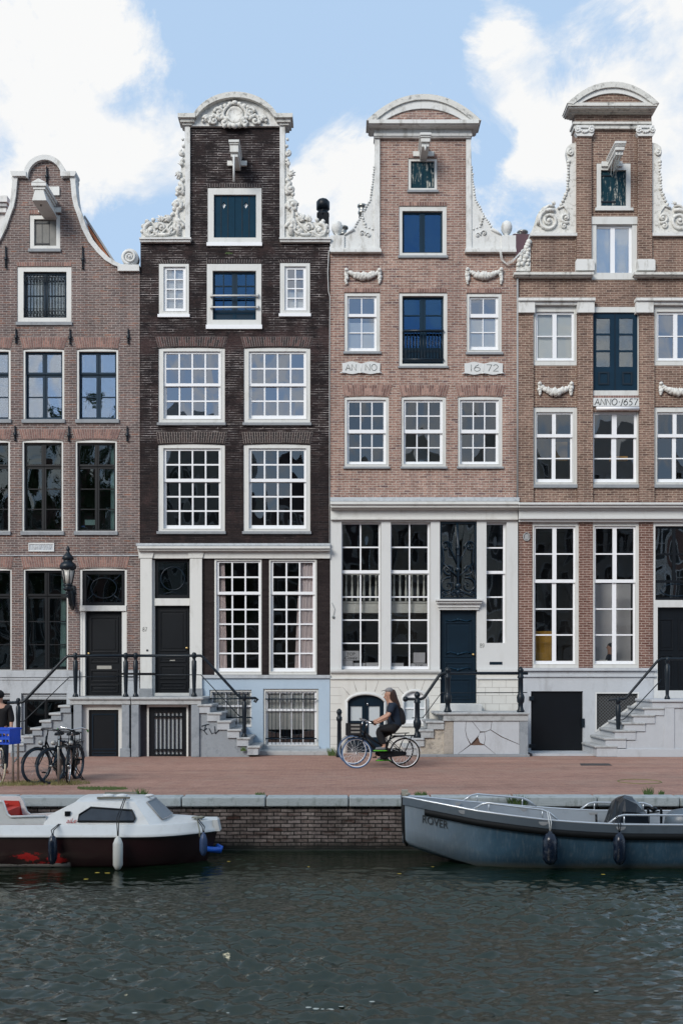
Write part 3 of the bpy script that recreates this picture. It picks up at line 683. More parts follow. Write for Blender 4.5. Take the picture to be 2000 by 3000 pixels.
# stone base with cellar windows
A.low = rect(-148, 1964, 410, 2206)
def moulds(H, x0, x1, ys, mat, y0=-.05):
    mb = MB()
    for a, b, pr in ys: mb.pbox(x0, a, x1, b, -pr, .05)
    mb.build('string_course', mat, H.root)
for o in ((-90, 2031, 31, 2154), (64, 2031, 197, 2154)):
    f = frame(A, o, (o[0] + 7, 2049, o[2] - 3, 2152), 'greystone', low=True, y0=.06, y1=.2)
    mb = MB()
    for k in range(3): mb.pbox(o[0] + 1, 2031 + k * 5.5, o[2] - 1, 2034.5 + k * 5.5, .02 + k * .015, .10)
    mb.build('head_moulding', 'greystone', f)
    casements(A, o[0] + 7, 2049, o[2] - 3, 2152, 'black', 1, 1, parent=f, gl='glassdark', f=6, midw=8)
A.holes += A.lowholes
MB().pslab([(-148, 1964), (233, 1964), (233, 2041), (373, 2041), (373, 1964), (409, 1964), (409, 2205.5), (-148, 2205.5)], A.lowholes, -.03, -.001).build('base_wall', 'greystone', A.root)
moulds(A, -148, 233, ((1964, 1984, .07), (1986, 1992, .05)), 'greystone')
moulds(A, 373, 409, ((1964, 1984, .07), (1986, 1992, .05)), 'greystone')
A.out = outA; A.wall()
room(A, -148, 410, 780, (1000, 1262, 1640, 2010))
roof(A, (131, 463), (-138, 873), (401, 873), 'tile')
MB().pprism([(405, 876), (236, 618), (239, 612), (409, 872)], .36, 9).pprism(mirror([(405, 876), (236, 618), (239, 612), (409, 872)], cA), .36, 9).build('roof_edge', 'zinc', A.root)

# ================================================================== HOUSE B: black brick neck gable with carved wings
cB = 689
wing = [(557, 373), (543, 373), (543, 420), (538, 470), (533, 520), (526, 560), (518, 590), (512, 612), (497, 628), (480, 650), (455, 652), (425, 648), (416, 668), (413, 700)]
outB = [(965, 1640), (965, 706), (820, 706), (820, 372), (557, 372), (557, 706), (412, 706), (412, 1640)]
B = House('brick_house', cB, 'black weathered brick house with carved white neck gable and light blue basement', 'brickB', outB)
def flip(P, c): return [(2 * c - x, y) for x, y in P]
def carved_wing(H, outline, c, sgn, y, motifs, mat='carved', seed=1, slabd=.16):
    q = (lambda P: P) if sgn < 0 else (lambda P: flip(P, c))
    g = lambda x: x if sgn < 0 else 2 * c - x
    wg = MB().pprism(q(outline), y + .04, y + .04 + slabd).build('gable_wing', mat, H.root)
    mb = MB(); random.seed(seed)
    for mo in motifs:
        if mo[0] == 's':
            _, x, z, r, turns, a0, sg, th = mo
            a = math.radians(a0 if sgn < 0 else 180 - a0)
            mb.spiral(PX(g(x)), PZ(z), y + .02, r / 106, turns, a, sg * (1 if sgn < 0 else -1), th / 106, 26)
        elif mo[0] == 'b':
            _, x, z, r = mo; mb.blob((PX(g(x)), y + .03, PZ(z)), (r / 106, r / 150, r / 106), 0, .18)
        elif mo[0] == 't':
            _, pts, r = mo; mb.tube([(PX(g(x)), y + .02, PZ(z)) for x, z in pts], [r / 106 * (1 - .6 * i / (len(pts) - 1)) for i in range(len(pts))], 7)
        elif mo[0] == 'leaf':
            _, x, z, L, ang, n_ = mo
            for k in range(n_):
                a = math.radians(ang + (k - (n_ - 1) / 2) * 26); a = a if sgn < 0 else math.pi - a
                X, Z = PX(g(x)), PZ(z); l = L / 106 * (1 - .15 * abs(k - (n_ - 1) / 2))
                mb.tube([(X, y + .03, Z), (X + l * .5 * math.cos(a), y - .01, Z + l * .5 * math.sin(a)), (X + l * math.cos(a + .3), y + .02, Z + l * math.sin(a + .3))], [l * .16, l * .2, l * .05], 6)
    mb.build('carving', mat, wg); return wg
mot = [('s', 443, 678, 22, 1.5, 90, 1, 6.5), ('s', 474, 668, 13, 1.3, 200, -1, 5), ('s', 524, 668, 16, 1.4, 0, 1, 6), ('s', 520, 602, 14, 1.5, -60, 1, 7), ('s', 527, 556, 13, 1.5, 90, -1, 7), ('s', 535, 452, 8, 1.3, 90, 1, 5),
       ('leaf', 474, 652, 22, 100, 5), ('leaf', 500, 650, 26, 130, 4), ('leaf', 520, 640, 30, -80, 3), ('leaf', 532, 510, 22, 200, 4), ('leaf', 534, 490, 18, 100, 3), ('leaf', 430, 694, 24, 60, 4), ('leaf', 455, 692, 22, 50, 5), ('leaf', 492, 685, 22, 40, 4),
       ('t', [(525, 690), (522, 660), (520, 625), (528, 590)], 8), ('t', [(465, 690), (490, 690), (510, 684), (520, 672)], 6), ('t', [(430, 690), (445, 696), (470, 690), (490, 670), (505, 650)], 5),
       ('b', 514, 613, 9), ('b', 524, 615, 9), ('b', 510, 600, 8), ('b', 540, 604, 8), ('b', 530, 540, 9), ('b', 536, 566, 9), ('b', 520, 570, 7), ('b', 538, 430, 6), ('b', 536, 410, 5), ('b', 536, 472, 7), ('b', 532, 480, 6), ('b', 527, 512, 7), ('b', 524, 524, 5), ('b', 536, 530, 8), ('b', 480, 642, 7), ('b', 488, 636, 6), ('b', 470, 655, 6), ('b', 432, 650, 8), ('b', 422, 664, 8), ('b', 418, 680, 7), ('b', 450, 646, 7), ('b', 500, 640, 7), ('b', 506, 630, 7), ('b', 530, 650, 6), ('b', 535, 665, 6), ('b', 505, 668, 7)]
for sg in (-1, 1):
    carved_wing(B, [(557, 700), (557, 392), (544, 392), (540, 430), (535, 470), (530, 500), (526, 518), (528, 545), (519, 572), (520, 585), (508, 600), (507, 620), (496, 636), (480, 648), (455, 652), (432, 648), (418, 662), (414, 700)], cB, sg, -.06, mot, seed=4)
    q = (lambda P: P) if sg < 0 else (lambda P: flip(P, cB))
    MB().pprism(q([(558, 375), (543, 375), (544, 700), (558, 700)]), -.07, .2).build('gable_strip', 'whitestone', B.root)
    MB().pprism(q([(410, 697), (558, 697), (558, 708), (410, 708)]), -.11, .2, -.11).pprism(q([(408, 695), (560, 695), (560, 700), (408, 700)]), -.15, .2, -.15).build('ledge', 'whitestone', B.root)
# crown
R0, cz = 124, 392
def arcpx(cx, cy, rx, ry, a0, a1, n): return [(cx + rx * math.cos(math.radians(a0 + (a1 - a0) * i / n)), cy - ry * math.sin(math.radians(a0 + (a1 - a0) * i / n))) for i in range(n + 1)]
oar = arcpx(689, 384, 137, 116, 26, 154, 20); iar = arcpx(689, 386, 127, 102, 26, 154, 20)
MB().pprism([(836, 374)] + [(836, 350), (812, 346)] + arcpx(689, 386, 129, 105, 22, 158, 18) + [(566, 346), (543, 350), (543, 374)], -.08, .3).build('pediment', 'whitestone', B.root)
mb = MB()
for k in range(20): mb.pprism([oar[k], oar[k + 1], iar[k + 1], iar[k]], -.22, .32, -.22)
for a, b, c_, e in ((521, 331, 572, 343), (527, 343, 568, 352), (533, 352, 560, 358)):
    mb.pbox(a, b, c_, e, -.24 + (b - 331) * .006, .3, -.24); mb.pbox(2 * cB - c_, b, 2 * cB - a, e, -.24 + (b - 331) * .006, .3, -.24)
mb.build('crown_moulding', 'oldcornice', B.root)
i2 = arcpx(689, 386, 127, 102, 28, 152, 20); i3 = arcpx(689, 388, 122, 95, 28, 152, 20); mb = MB()
for k in range(20): mb.pprism([i2[k], i2[k + 1], i3[k + 1], i3[k]], -.16, .1)
mb.build('inner_moulding', 'whitestone', B.root)
mb = MB(); random.seed(5)
mb.lathe([(.0, 0), (.25, 0), (.25, .04), (.19, .07), (.17, .05), (.0, .055)], (PX(689), -.06, PZ(342)), 20, 'Y')
mb.tube([(PX(689) + .30 * math.cos(a) * (1 + .08 * math.cos(4 * a)), -.12, PZ(342) + .30 * math.sin(a)) for a in [i * math.pi / 12 for i in range(24)]], .045, 6, closed=True)
for sg in (-1, 1):
    for x, z, r, tn, a0, s_ in ((45, 336, 14, 1.4, 0, 1), (60, 360, 16, 1.4, 180, -1), (82, 355, 9, 1.3, 0, 1), (30, 365, 12, 1.3, 90, 1)):
        a = math.radians(a0 if sg > 0 else 180 - a0); mb.spiral(PX(689 + sg * x), PZ(z), -.12, r / 106, tn, a, s_ * sg, .05, 22)
    for x, z, r in ((28, 318, 8), (14, 312, 8), (40, 322, 7), (50, 350, 8), (36, 352, 8), (72, 366, 7), (92, 362, 5), (14, 374, 9), (30, 376, 7), (60, 345, 6), (70, 350, 5)):
        mb.blob((PX(689 + sg * x), -.12, PZ(z)), (r / 106, .06, r / 106), 0, .2)
mb.blob((PX(689), -.13, PZ(376)), (.12, .07, .08), 0, .2); mb.blob((PX(689), -.13, PZ(309)), (.10, .07, .07), 0, .2)
mb.build('carved_cartouche', 'carved', B.root)
o = hoist(B, 686, 412, 456, 31, 0, L=.8, mat='cream')
MB().tube([(PX(685, -.84), -.84, PZ(455, -.84)), (PX(685, -.84), -.84, PZ(532, -.84))], .026, 8).build('hook', 'cream', o)
# windows
f = frame(B, (608.6, 551, 766.6, 712), (626.5, 570, 750, 696), y0=0.0, label='white framed loading opening with closed teal plank shutters')
MB().pbox(606, 712, 768, 722, -.05, .2).build('sill', 'white', f)
for x0, x1, xd in ((627, 687.6, 655), (688.6, 749.6, 719.5)):
    s_ = MB().pslab(rect(x0, 571, x1, 695), [[(xd - 6, 598), (xd, 588), (xd + 6, 598), (xd, 608)]], .06, .10).build('shutter', 'teal', f)
    mb = MB()
    for k in (1, 2): mb.pbox(x0 + (x1 - x0) * k / 3 - .8, 571, x0 + (x1 - x0) * k / 3 + .8, 695, .052, .061)
    mb.build('plank_joint', 'black', s_)
    MB().pbox(xd - 7, 587, xd + 7, 609, .105, .11).build('backing', paint('pale_backing', (.8, .82, .84), .6), s_)  # pale colour stands in for sky reflected behind the diamond holes
f = frame(B, (606, 773, 766, 954), (623, 793, 750, 937), y0=0.0)
MB().pbox(604, 953, 768, 965, -.05, .2).build('sill', 'white', f)
casements(B, 623, 793, 750, 937, 'bluepaint', 2, 3, parent=f, gl='glassblue', f=6, bottom=26, midw=16, y=.09, bar=3)
MB().pslab(rect(628, 914, 745, 934), [rect(632, 917, 682, 931), rect(691, 917, 741, 931)], .08, .089).build('panel', 'teal', f)
mb = MB()
for y in (866, 900): mb.ptube([(616, y), (757, y)], .025, -.06, 8); mb.pbox(616, y - 5, 622, y + 5, -.08, .0); mb.pbox(751, y - 5, 757, y + 5, -.08, .0)
mb.build('guard_bar', 'cream', f)
for o, g, bl in (((466, 773, 554, 922), (488, 789, 536, 902), (780, 912, 'blind')), ((820, 771, 908, 920), (842, 788, 888, 900), (850, 912, 'blind'))):
    window(B, o, g, 2, 4, None, bar=3.5, sill=9, sillmat='white', sx=(g[0] - 8, g[1] - 7, g[2] + 8, g[3] + 9), gl='glassup', blind=bl, deep=.02)
for x in (464, 714):
    window(B, (x, 1017, x + 195, 1239), (x + 22, 1035, x + 175, 1214), 4, (2, 2), (1121, 1130), rise=3, sill=8, gl='glassup', sx=(x + 15, 1029, x + 182, 1226))
    window(B, (x - 1, 1300, x + 195, 1557), (x + 22, 1319, x + 176, 1537), 4, (2, 3), (1401, 1411), rise=3, sill=8, gl='glass', sx=(x + 15, 1313, x + 182, 1548))
    brick_arch(B, x, x + 195, x - 8, x + 203, 987, 1014, 'vouBr', 'mortB'); brick_arch(B, x, x + 195, x - 5, x + 202, 1266, 1296, 'vouB', 'mortA')
brick_arch(B, 608, 767, 608, 767, 538, 549, 'vouB', 'mortB', rise=0, rows=1); brick_arch(B, 606, 766, 606, 768, 760, 771, 'vouB', 'mortB', rise=0, rows=1)
brick_arch(B, 466, 554, 460, 560, 762, 772, 'vouB', 'mortB', rise=0, rows=1); brick_arch(B, 820, 908, 814, 914, 760, 770, 'vouB', 'mortB', rise=0, rows=1)
B.wall()
# ground floor
mb = MB(); mb.pbox(401, 1593, 967, 1600, -.10, .1); mb.build('flashing', 'lead', B.root)
mb = MB(); mb.pbox(402, 1600, 967, 1607, -.26, .2, -.26); mb.pbox(404, 1607, 967, 1613.5, -.20, .2, -.2); mb.pbox(408, 1613, 967, 1637, -.06, .2)
mb.build('cornice', 'cream', B.root, bevel=.01)
for a, b_ in ((413, 447), (558, 593)):
    mb = MB(); mb.pbox(a, 1637, b_, 2017, -.08, .2); mb.pprism([(a - 2, 1636), (b_ + 2, 1636), (b_ + 7, 1613), (a - 7, 1613)], -.10, .1); mb.build('pilaster', 'cream', B.root)
    MB().pbox(a - 2, 2017, b_ + 2, 2041, -.10, .2).build('pilaster_base', 'sillgrey', B.root)
MB().pbox(447, 1637, 453, 2040, .02, .2).pbox(556, 1637, 558, 2040, .02, .2).pbox(453, 1753, 556, 1774, .0, .2).pbox(449, 2030, 558, 2041, -.03, .2).build('door_frame', 'cream', B.root)
MB().pslab(rect(453, 1637, 556, 1753), [rect(462, 1646, 548, 1742)], .08, .13).build('transom_frame', 'black', B.root)
mb = MB(); mb.tube([(PX(505 + 35 * math.cos(a)), .09, PZ(1694 + 34 * math.sin(a))) for a in [i * math.pi / 12 for i in range(24)]], .015, 5, closed=True); mb.ptube([(480, 1741), (505, 1734), (530, 1741)], .012, .09, 5)
mb.build('tracery', 'navy', B.root); MB().pbox(462, 1646, 548, 1742, .115, .12).build('pane', 'glassdark', B.root)
door(B, 453, 1774, 556, 2030, 'black', [(466, 1788, 544, 1908), (466, 1920, 544, 1940), (466, 1948, 544, 1990), (466, 1998, 544, 2020)], knob=(546, 1898), slot=(496, 1933, 511, 1937), y=.13, hole=False)
gm = MB()
for a, b_ in ((593, 628), (767, 788), (928, 966)): gm.pbox(a, 1637, b_, 1977, .0, .25)
gm.build('brick_pier', 'brickBdark', B.root)
MB().pbox(404, 1637, 412, 2206, .06, .3).build('side_joint', 'black', B.root)
window(B, (628, 1638, 767, 1977), (641, 1648, 757, 1957), 3, (2, 5), (1733, 1742), sill=0, sx=(634, 1643, 763, 1967), hole=False, curtain=[(640, 662, 'curtain')], deep=.03, gl='glassshop')
window(B, (788, 1638, 928, 1977), (800, 1648, 916, 1957), 3, (2, 5), (1733, 1742), sill=0, sx=(793, 1643, 922, 1967), hole=False, curtain=[(862, 918, 'curtain')], deep=.03, gl='glassshop')
MB().pbox(590, 1977.5, 967, 1987, -.06, .2).build('string_course', 'greystone', B.root)
window(B, (614, 2021, 737, 2131), (625, 2031, 732, 2123), 3, (1, 1), (2066, 2072), case='cream', sill=0, low=True, sx=(620, 2027, 736, 2128), blind=(2025, 2128, 'blind'), deep=.06, bar=3)
window(B, (771, 2018, 933, 2186), (785, 2031, 921, 2176), 4, (1, 1), (2077, 2084), case='cream', sill=0, low=True, sx=(778, 2026, 927, 2184), blind=(2025, 2138, 'blind'), deep=.06, bar=3)
MB().pbox(768, 2186, 936, 2198, -.05, .2).build('sill', 'greystone', B.root)
MB().pslab(rect(590, 1987, 966, 2199), B.lowholes, -.01, .3).build('base_wall', 'plaster', B.root)
MB().pbox(412, 2040, 591, 2206, .0, .3).build('base_wall', 'bluestone', B.root)
mb = MB()
for k in range(13):
    x = 785 + k * 11.2; mb.ptube([(x, 2030), (x, 2181)], .007, -.03, 6); mb.blob((PX(x), -.03, PZ(2032)), (.015, .015, .04), 0); mb.ptube([(x, 2047), (x, 2058)], [.022, .01], -.03, 6)
mb.ptube([(777, 2048), (927, 2048)], .020, -.04, 6); mb.ptube([(777, 2164), (927, 2164)], .020, -.04, 6); mb.build('window_bars', 'navy', B.root)
mb = MB()
for k in range(9):
    x = 626 + k * 12.6; mb.ptube([(x, 2030), (x, 2116)], .007, -.03, 6); mb.blob((PX(x), -.03, PZ(2032)), (.02, .02, .05), 0)
mb.ptube([(615, 2047), (737, 2047)], .020, -.04, 6); mb.ptube([(640, 2102), (737, 2102)], .020, -.04, 6); mb.build('window_bars', 'navy', B.root)
MB().box(PX(759, -.75), PX(972, -.75), -.9, .0, .0, PZ(2200, -.9)).build('plinth_step', 'tread', B.root, bevel=.012)
inscribe(MB(), '87', PX(420), PX(434), PZ(1850), PZ(1838), -.084, .006).build('house_number', 'greyink', B.root)
MB().pbox(431, 1903, 436, 1908, -.095, -.079).build('doorbell', 'iron', B.root)
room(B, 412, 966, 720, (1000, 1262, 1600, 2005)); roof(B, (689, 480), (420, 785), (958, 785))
for lx, w_, nm in ((943, 34, 'chimney'),):
    Y = 2.5; c_ = PX(lx + 3, Y); mb = MB(); mb.box(c_ - .18, c_ + .18, Y - .18, Y + .18, PZ(760, Y), PZ(630, Y)); mb.build('chimney', 'black', B.root)
    mb = MB(); mb.lathe([(.19, 0), (.19, .10), (.15, .12), (.15, .2), (.20, .22), (.20, .46), (.13, .52)], (c_, Y, PZ(636, Y)), 8); mb.build('chimney_pot', 'iron', B.root)
# ================================================================== HOUSE C: pink-red brick, ANNO 1672
cC = 1238
outC = [(1512, 1470), (1512, 744), (1365, 744), (1365, 400), (1111, 400), (1111, 744), (967, 744), (967, 1470)]
C = House('brick_house', cC, 'pinkish-red brick house dated ANNO 1672 with garlands and dark door number 89', 'brickC', outC)
def segped(H, cx, top, base, hw, ihw, itop, brickm, cap='oldcornice', y=.0, bot=None):
    """segmental pediment: outer arc from (cx-hw, base) over top"""
    def seg(hw_, top_, base_, n=18):
        out = []
        for i in range(n + 1):
            f = i / n * 2 - 1; out.append((cx + hw_ * f, base_ - (base_ - top_) * (1 - abs(f) ** 2.1)))
        return out
    a = seg(hw, top, base); b = seg(hw * .86, top + 16, base + 2); c_ = seg(ihw, itop, base)
    mb = MB()
    for k in range(18): mb.pprism([a[k], a[k + 1], b[k + 1], b[k]][::-1], y - .34, .3, -.34)
    mb.build('crown_moulding', cap, H.root)
    mb = MB()
    for k in range(18): mb.pprism([b[k], b[k + 1], c_[k + 1], c_[k]][::-1], y - .29, .25, -.3)
    mb.build('inner_moulding', 'whitestone', H.root)
    MB().pprism(seg(ihw + 6, itop - 4, base + 1), y - .25, .2, -.25).build('tympanum', brickm, H.root)
segped(C, 1241, 275, 352, 168, 116, 317, 'brickC')
mb = MB()
for a, b_, y0, y1, pr in ((1080, 1402, 350, 360, .36), (1083, 1398, 360, 366, .30), (1090, 1390, 366, 372, .2), (1097, 1380, 372, 390, .09), (1095, 1382, 390, 397, .13), (1097, 1378, 397, 402, .10)): mb.pbox(a, y0, b_, y1 + .5, -pr, .28, -pr)
mb.build('frieze', 'whitestone', C.root)
wC = [(1112, 742), (1112, 402), (1098, 402), (1096, 480), (1090, 537), (1082, 587), (1072, 606), (1059, 633), (1041, 656), (1036, 672), (1019, 680), (1008, 690), (967, 692), (967, 742)]
def linechain(pts, step, r, jit=.3):
    out = []; 
    for (x0, y0), (x1, y1) in zip(pts, pts[1:]):
        L = math.hypot(x1 - x0, y1 - y0); n = max(1, int(L / step))
        for k in range(n): out.append(('b', x0 + (x1 - x0) * k / n + random.uniform(-1, 1), y0 + (y1 - y0) * k / n, r * random.uniform(1 - jit, 1 + jit)))
    return out
random.seed(3)
motC = linechain([(1096, 490), (1090, 540), (1084, 586), (1072, 606), (1059, 633), (1043, 656), (1034, 672)], 7, 3.4) + linechain([(1062, 640), (1070, 665), (1090, 672), (1100, 660)], 8, 3.5) + [('t', [(1036, 672), (1020, 682), (1008, 690)], 5), ('s', 1060, 684, 9, 1.2, 0, 1, 2.4), ('s', 1078, 690, 8, 1.2, 180, -1, 2.4)]
for sg in (-1, 1):
    carved_wing(C, wC, cC, sg, -.05, motC, mat='whitestone', seed=6)
    q = (lambda P: P) if sg < 0 else (lambda P: flip(P, cC))
    MB().pprism(q([(1098, 400), (1112, 400), (1112, 742), (1096, 742)]), -.045, .0).pprism(q([(967, 692), (1008, 692), (1008, 730), (967, 730)]), -.06, .2).pprism(q([(967, 730), (1114, 730), (1114, 737), (967, 737)]), -.09, .2).pprism(q([(967, 737), (1116, 737), (1116, 744), (967, 744)]), -.14, .2).build('gable_base', 'whitestone', C.root)
    X = PX(987 if sg < 0 else 1485); Z = PZ(692)
    MB().lathe([(.12, 0), (.07, .04), (.05, .08), (.10, .12), (.15, .22), (.155, .32), (.12, .42), (.05, .47), (.01, .48)], (X, .12, Z), 14).build('finial', 'whitestone', C.root)
o = hoist(C, 1246, 391, 426, 33, 0, kind=0, L=.75, mat='cream')
MB().tube([(PX(1245, -.7), -.7, PZ(426, -.7)), (PX(1245, -.7), -.7, PZ(442, -.7))], .03, 6).build('hook', 'cream', o)
f = frame(C, (1195, 464, 1280, 558), (1203, 471, 1272, 550), sill=7)
MB().pbox(1203, 471, 1272, 550, .07, .11).build('shutter', 'peel', f); MB().pbox(1236.5, 471, 1238.5, 550, .06, .069).build('astragal', 'teal', f)
f = frame(C, (1168, 604, 1308, 750), (1178, 617, 1296, 740), sill=7)
casements(C, 1178, 617, 1296, 740, 'bluepaint', 1, 1, parent=f, gl='glassblue', f=6, midw=16)
window(C, (1008, 857, 1113, 1031), (1022, 872, 1096, 1016), 2, (1, 2), (917, 926), sill=7, gl='glassup', blind=(940, 1020, 'blind'), bar=3, sx=(1017, 867, 1102, 1027))
window(C, (1366, 859, 1469, 1033), (1379, 874, 1452, 1012), 2, (1, 2), (917, 928), sill=7, gl='glassup', blind=(932, 1020, 'blind'), bar=3, sx=(1374, 869, 1459, 1024))
f = frame(C, (1168, 858, 1310, 1073), (1178, 866, 1299, 1065), sill=6)
casements(C, 1178, 866, 1299, 1065, 'bluepaint', 1, 3, parent=f, gl='glassblue', f=6, midw=18, bottom=44, bar=3, y=.12)
MB().pslab(rect(1184, 1022, 1294, 1058), [rect(1190, 1028, 1232, 1052), rect(1246, 1028, 1288, 1052)], .112, .119).build('panel', 'navy', f)
mb = MB(); mb.ptube([(1178, 969), (1299, 969)], .035, -.02, 8); mb.ptube([(1178, 1053), (1299, 1053)], .03, -.02, 8)
for k in range(13): mb.ptube([(1184 + k * 9.2, 969), (1184 + k * 9.2, 1053)], .013, -.02, 5)
mb.build('balcony_rail', 'navy', f)
for k, (x, g0, g1) in enumerate(((1008, 1022, 1123), (1175, 1188, 1289), (1340, 1353, 1453))):
    o = (x, 1160, x + 131, 1368); window(C, o, (g0, 1177, g1, 1350), 3, (2, 2), (1257, 1268), sill=6, rise=3, gl='glass', bar=3.5, sx=(g0 - 6, 1171, g1 + 7, 1359))
    brick_arch(C, o[0], o[2], o[0] - 8, o[2] + 10, 1128, 1158, 'vouC', 'mortA')
for a, b_, y0, y1 in ((1195, 1280, 452, 463), (1168, 1308, 592, 603), (1168, 1308, 846, 857), (1008, 1113, 845, 856), (1366, 1469, 847, 858)): brick_arch(C, a, b_, a, b_, y0, y1, 'vouC', 'mortA', rise=0, rows=1)
def festoon(H, x0, x1, y0, y1, sag, seed, ends=9):
    random.seed(seed); mb = MB(); cx = (x0 + x1) / 2; hw = (x1 - x0) / 2 - ends
    for k in range(30):
        f = k / 29 * 2 - 1; z = y0 + 9 + (1 - f * f) * sag; r = (5 + 8 * (1 - abs(f) ** 1.5)) / 106
        mb.blob((PX(cx + f * hw), -.05, PZ(z + random.uniform(-2.5, 2.5))), (r * .8, r * .75, r * random.uniform(.75, 1.1)), 0, .2)
    for sx_ in (x0 + ends, x1 - ends):
        for k in range(9):
            r = (ends - 1.5) / 106 * random.uniform(.75, 1.05) * (.85 + .3 * math.sin(k * .5)); mb.blob((PX(sx_ + random.uniform(-1.5, 1.5)), -.04, PZ(y0 + 7 + (y1 - y0 - 12) * k / 8)), (r, r * .7, r), 0, .2)
        mb.blob((PX(sx_), -.07, PZ(y0 + 6)), .065, 0, .1)
    mb.build('garland', 'carved', H.root)
festoon(C, 1005, 1120, 788, 836, 14, 1); festoon(C, 1359, 1475, 786, 837, 16, 2)
def ribbon(x0, x1, y0, y1):
    n = 16; top = [(x0 + (x1 - x0) * i / n, y0 + 2.2 * math.cos(4 * math.pi * i / n) + (2 if i == n // 2 else 0)) for i in range(n + 1)]
    bot = [(x0 + 1 + (x1 - x0 - 2) * i / n, y1 - 2.2 * math.cos(4 * math.pi * i / n)) for i in range(n + 1)]
    o = MB().pprism(top + bot[::-1], -.05, 0).build('plaque', 'palestone', C.root)
    zc = PZ(y1 - 1)
    for x in (x0 + 1, (x0 + x1) / 2 + 1, x1 - 1): MB().tube([(PX(x - 7), -.05, zc), (PX(x), -.06, zc + .015), (PX(x + 6), -.05, zc - .01)], .018, 6).build('curl', 'palestone', o)
    MB().ptube([((x0 + x1) / 2, y0 + 2), ((x0 + x1) / 2, y1 - 2)], .012, -.05, 5).build('fold', 'palestone', o); return o
p_ = ribbon(1002, 1113, 1063, 1095); inscribe(MB(), 'AN', PX(1012), PX(1047), PZ(1087), PZ(1069), -.052, .0095).build('lettering', 'greyink', p_); inscribe(MB(), 'NO', PX(1070), PX(1107), PZ(1087), PZ(1069), -.052, .0095).build('lettering', 'greyink', p_)
p_ = ribbon(1359, 1471, 1064, 1097); inscribe(MB(), '16', PX(1375), PX(1409), PZ(1089), PZ(1070), -.052, .0095).build('lettering', 'greyink', p_); inscribe(MB(), '72', PX(1424), PX(1462), PZ(1089), PZ(1070), -.052, .0095).build('lettering', 'greyink', p_)
C.wall()
MB().pbox(967, 1459, 1518, 1470, -.12, .1).build('flashing', 'lead', C.root)
mb = MB()
for a, b_, y0, y1, pr in ((967, 1520, 1469, 1477, .34), (968, 1518, 1477, 1486, .28), (968, 1517, 1486, 1492, .14), (968, 1516, 1492, 1515, .06), (968, 1516, 1515, 1522, .10)): mb.pbox(a, y0, b_, y1 + .5, -pr, .2, -pr)
mb.build('cornice', 'cream', C.root, bevel=.008)
gh = []
C.lowholes = []
window(C, (1000, 1529, 1116, 1962), (1003, 1534, 1109, 1952), 2, (2, 4), (1669, 1679), case='creamwall', sill=0, low=True, sx=(1001, 1531, 1112, 1960), deep=.12, bar=4, gl='glassshop')
window(C, (1144, 1529, 1261, 1962), (1147, 1534, 1253, 1952), 2, (2, 4), (1669, 1679), case='creamwall', sill=0, low=True, sx=(1145, 1531, 1257, 1960), deep=.12, bar=4, gl='glassshop')
window(C, (1424, 1529, 1483, 1884), (1426, 1535, 1475, 1883), 1, (2, 3), (1671, 1680), case='creamwall', sill=0, low=True, sx=(1425, 1531, 1481, 1883.5), deep=.12, bar=4)
MB().pslab([(967, 1522), (1516, 1522), (1516, 1963), (1396, 1963), (1396, 1527), (1288, 1527), (1288, 1963), (967, 1963)], C.lowholes, -.0, .25).build('ground_floor_wall', 'creamwall', C.root)
mb = MB(); mb.pbox(967, 1962, 1290, 1968, -.10, .2); mb.pbox(967, 1968, 1290, 1972, -.07, .2); mb.pbox(967, 1986, 1290, 1990, -.05, .1); mb.pbox(1396, 1962, 1516, 1968, -.10, .2); mb.pbox(1396, 1986, 1516, 1990, -.05, .1)
mb.build('string_course', 'creamwall', C.root)
# rusticated base, arched cellar door and arched window
ad = [(1014, 2206), (1014, 2056)] + arcpx(1071, 2062, 58, 30, 168, 12, 12) + [(1128, 2056), (1128, 2206)]
aw = [(1179, 2120), (1179, 2050)] + arcpx(1214, 2052, 36, 29, 175, 5, 10) + [(1250, 2050), (1250, 2120)]
MB().pslab([(967, 1962), (1289, 1962), (1289, 2206), (967, 2206)], [aw, [(x, min(y, 2205.2)) for x, y in ad]], -.01, .3).pslab([(1396, 1962), (1516, 1962), (1516, 2206), (1396, 2206)], [], -.01, .3).pbox(1289, 2061, 1396, 2206, -.01, .3).build('base_wall', paint('cream_stucco_blocks', (.60, .60, .57), .8, .06, 2, .4, (.42, .40, .36), .9, .1, streak=.4), C.root)
mb = MB()
for y in (2013, 2037, 2061, 2084, 2108, 2132, 2156, 2180):
    for a, b_ in ((967, 1000), (1142, 1170), (1259, 1289), (1396, 1516)):
        if y < 2050 and a == 1142: b_ = 1168
        mb.pbox(a, y, b_, y + 1.4, -.013, -.0095)
for y, off in ((1990, 0), (2013, 20), (2037, 0), (2061, 20)):
    for x in range(1400 + off, 1516, 40): mb.pbox(x, y, x + 1.3, y + 24, -.013, -.0095)
for cx_, base, r_ in ((1071, 2062, 62), (1214, 2052, 42)):
    for a in (40, 65, 90, 115, 140):
        c_, s_ = math.cos(math.radians(a)), math.sin(math.radians(a)); x0, y0 = cx_ + r_ * c_, base - r_ * .58 * s_ - 3; x1, y1 = cx_ + (r_ + 26) * c_, base - (r_ * .58 + 40) * s_
        y1 = max(y1, 1993); mb.ptube([(x0, y0), (x1, y1)], .007, -.012, 4)
mb.build('block_joints', paint('stucco_joint', (.42, .41, .39), .9), C.root)  # joint pattern between the blocks, darker than the stucco
mb = MB()
for P, t_ in ((ad, 6), (aw, 5)):
    mb.tube([(PX(x), -.02, PZ(y)) for x, y in P], .045, 6)
mb.build('arch_moulding', 'creamwall', C.root)
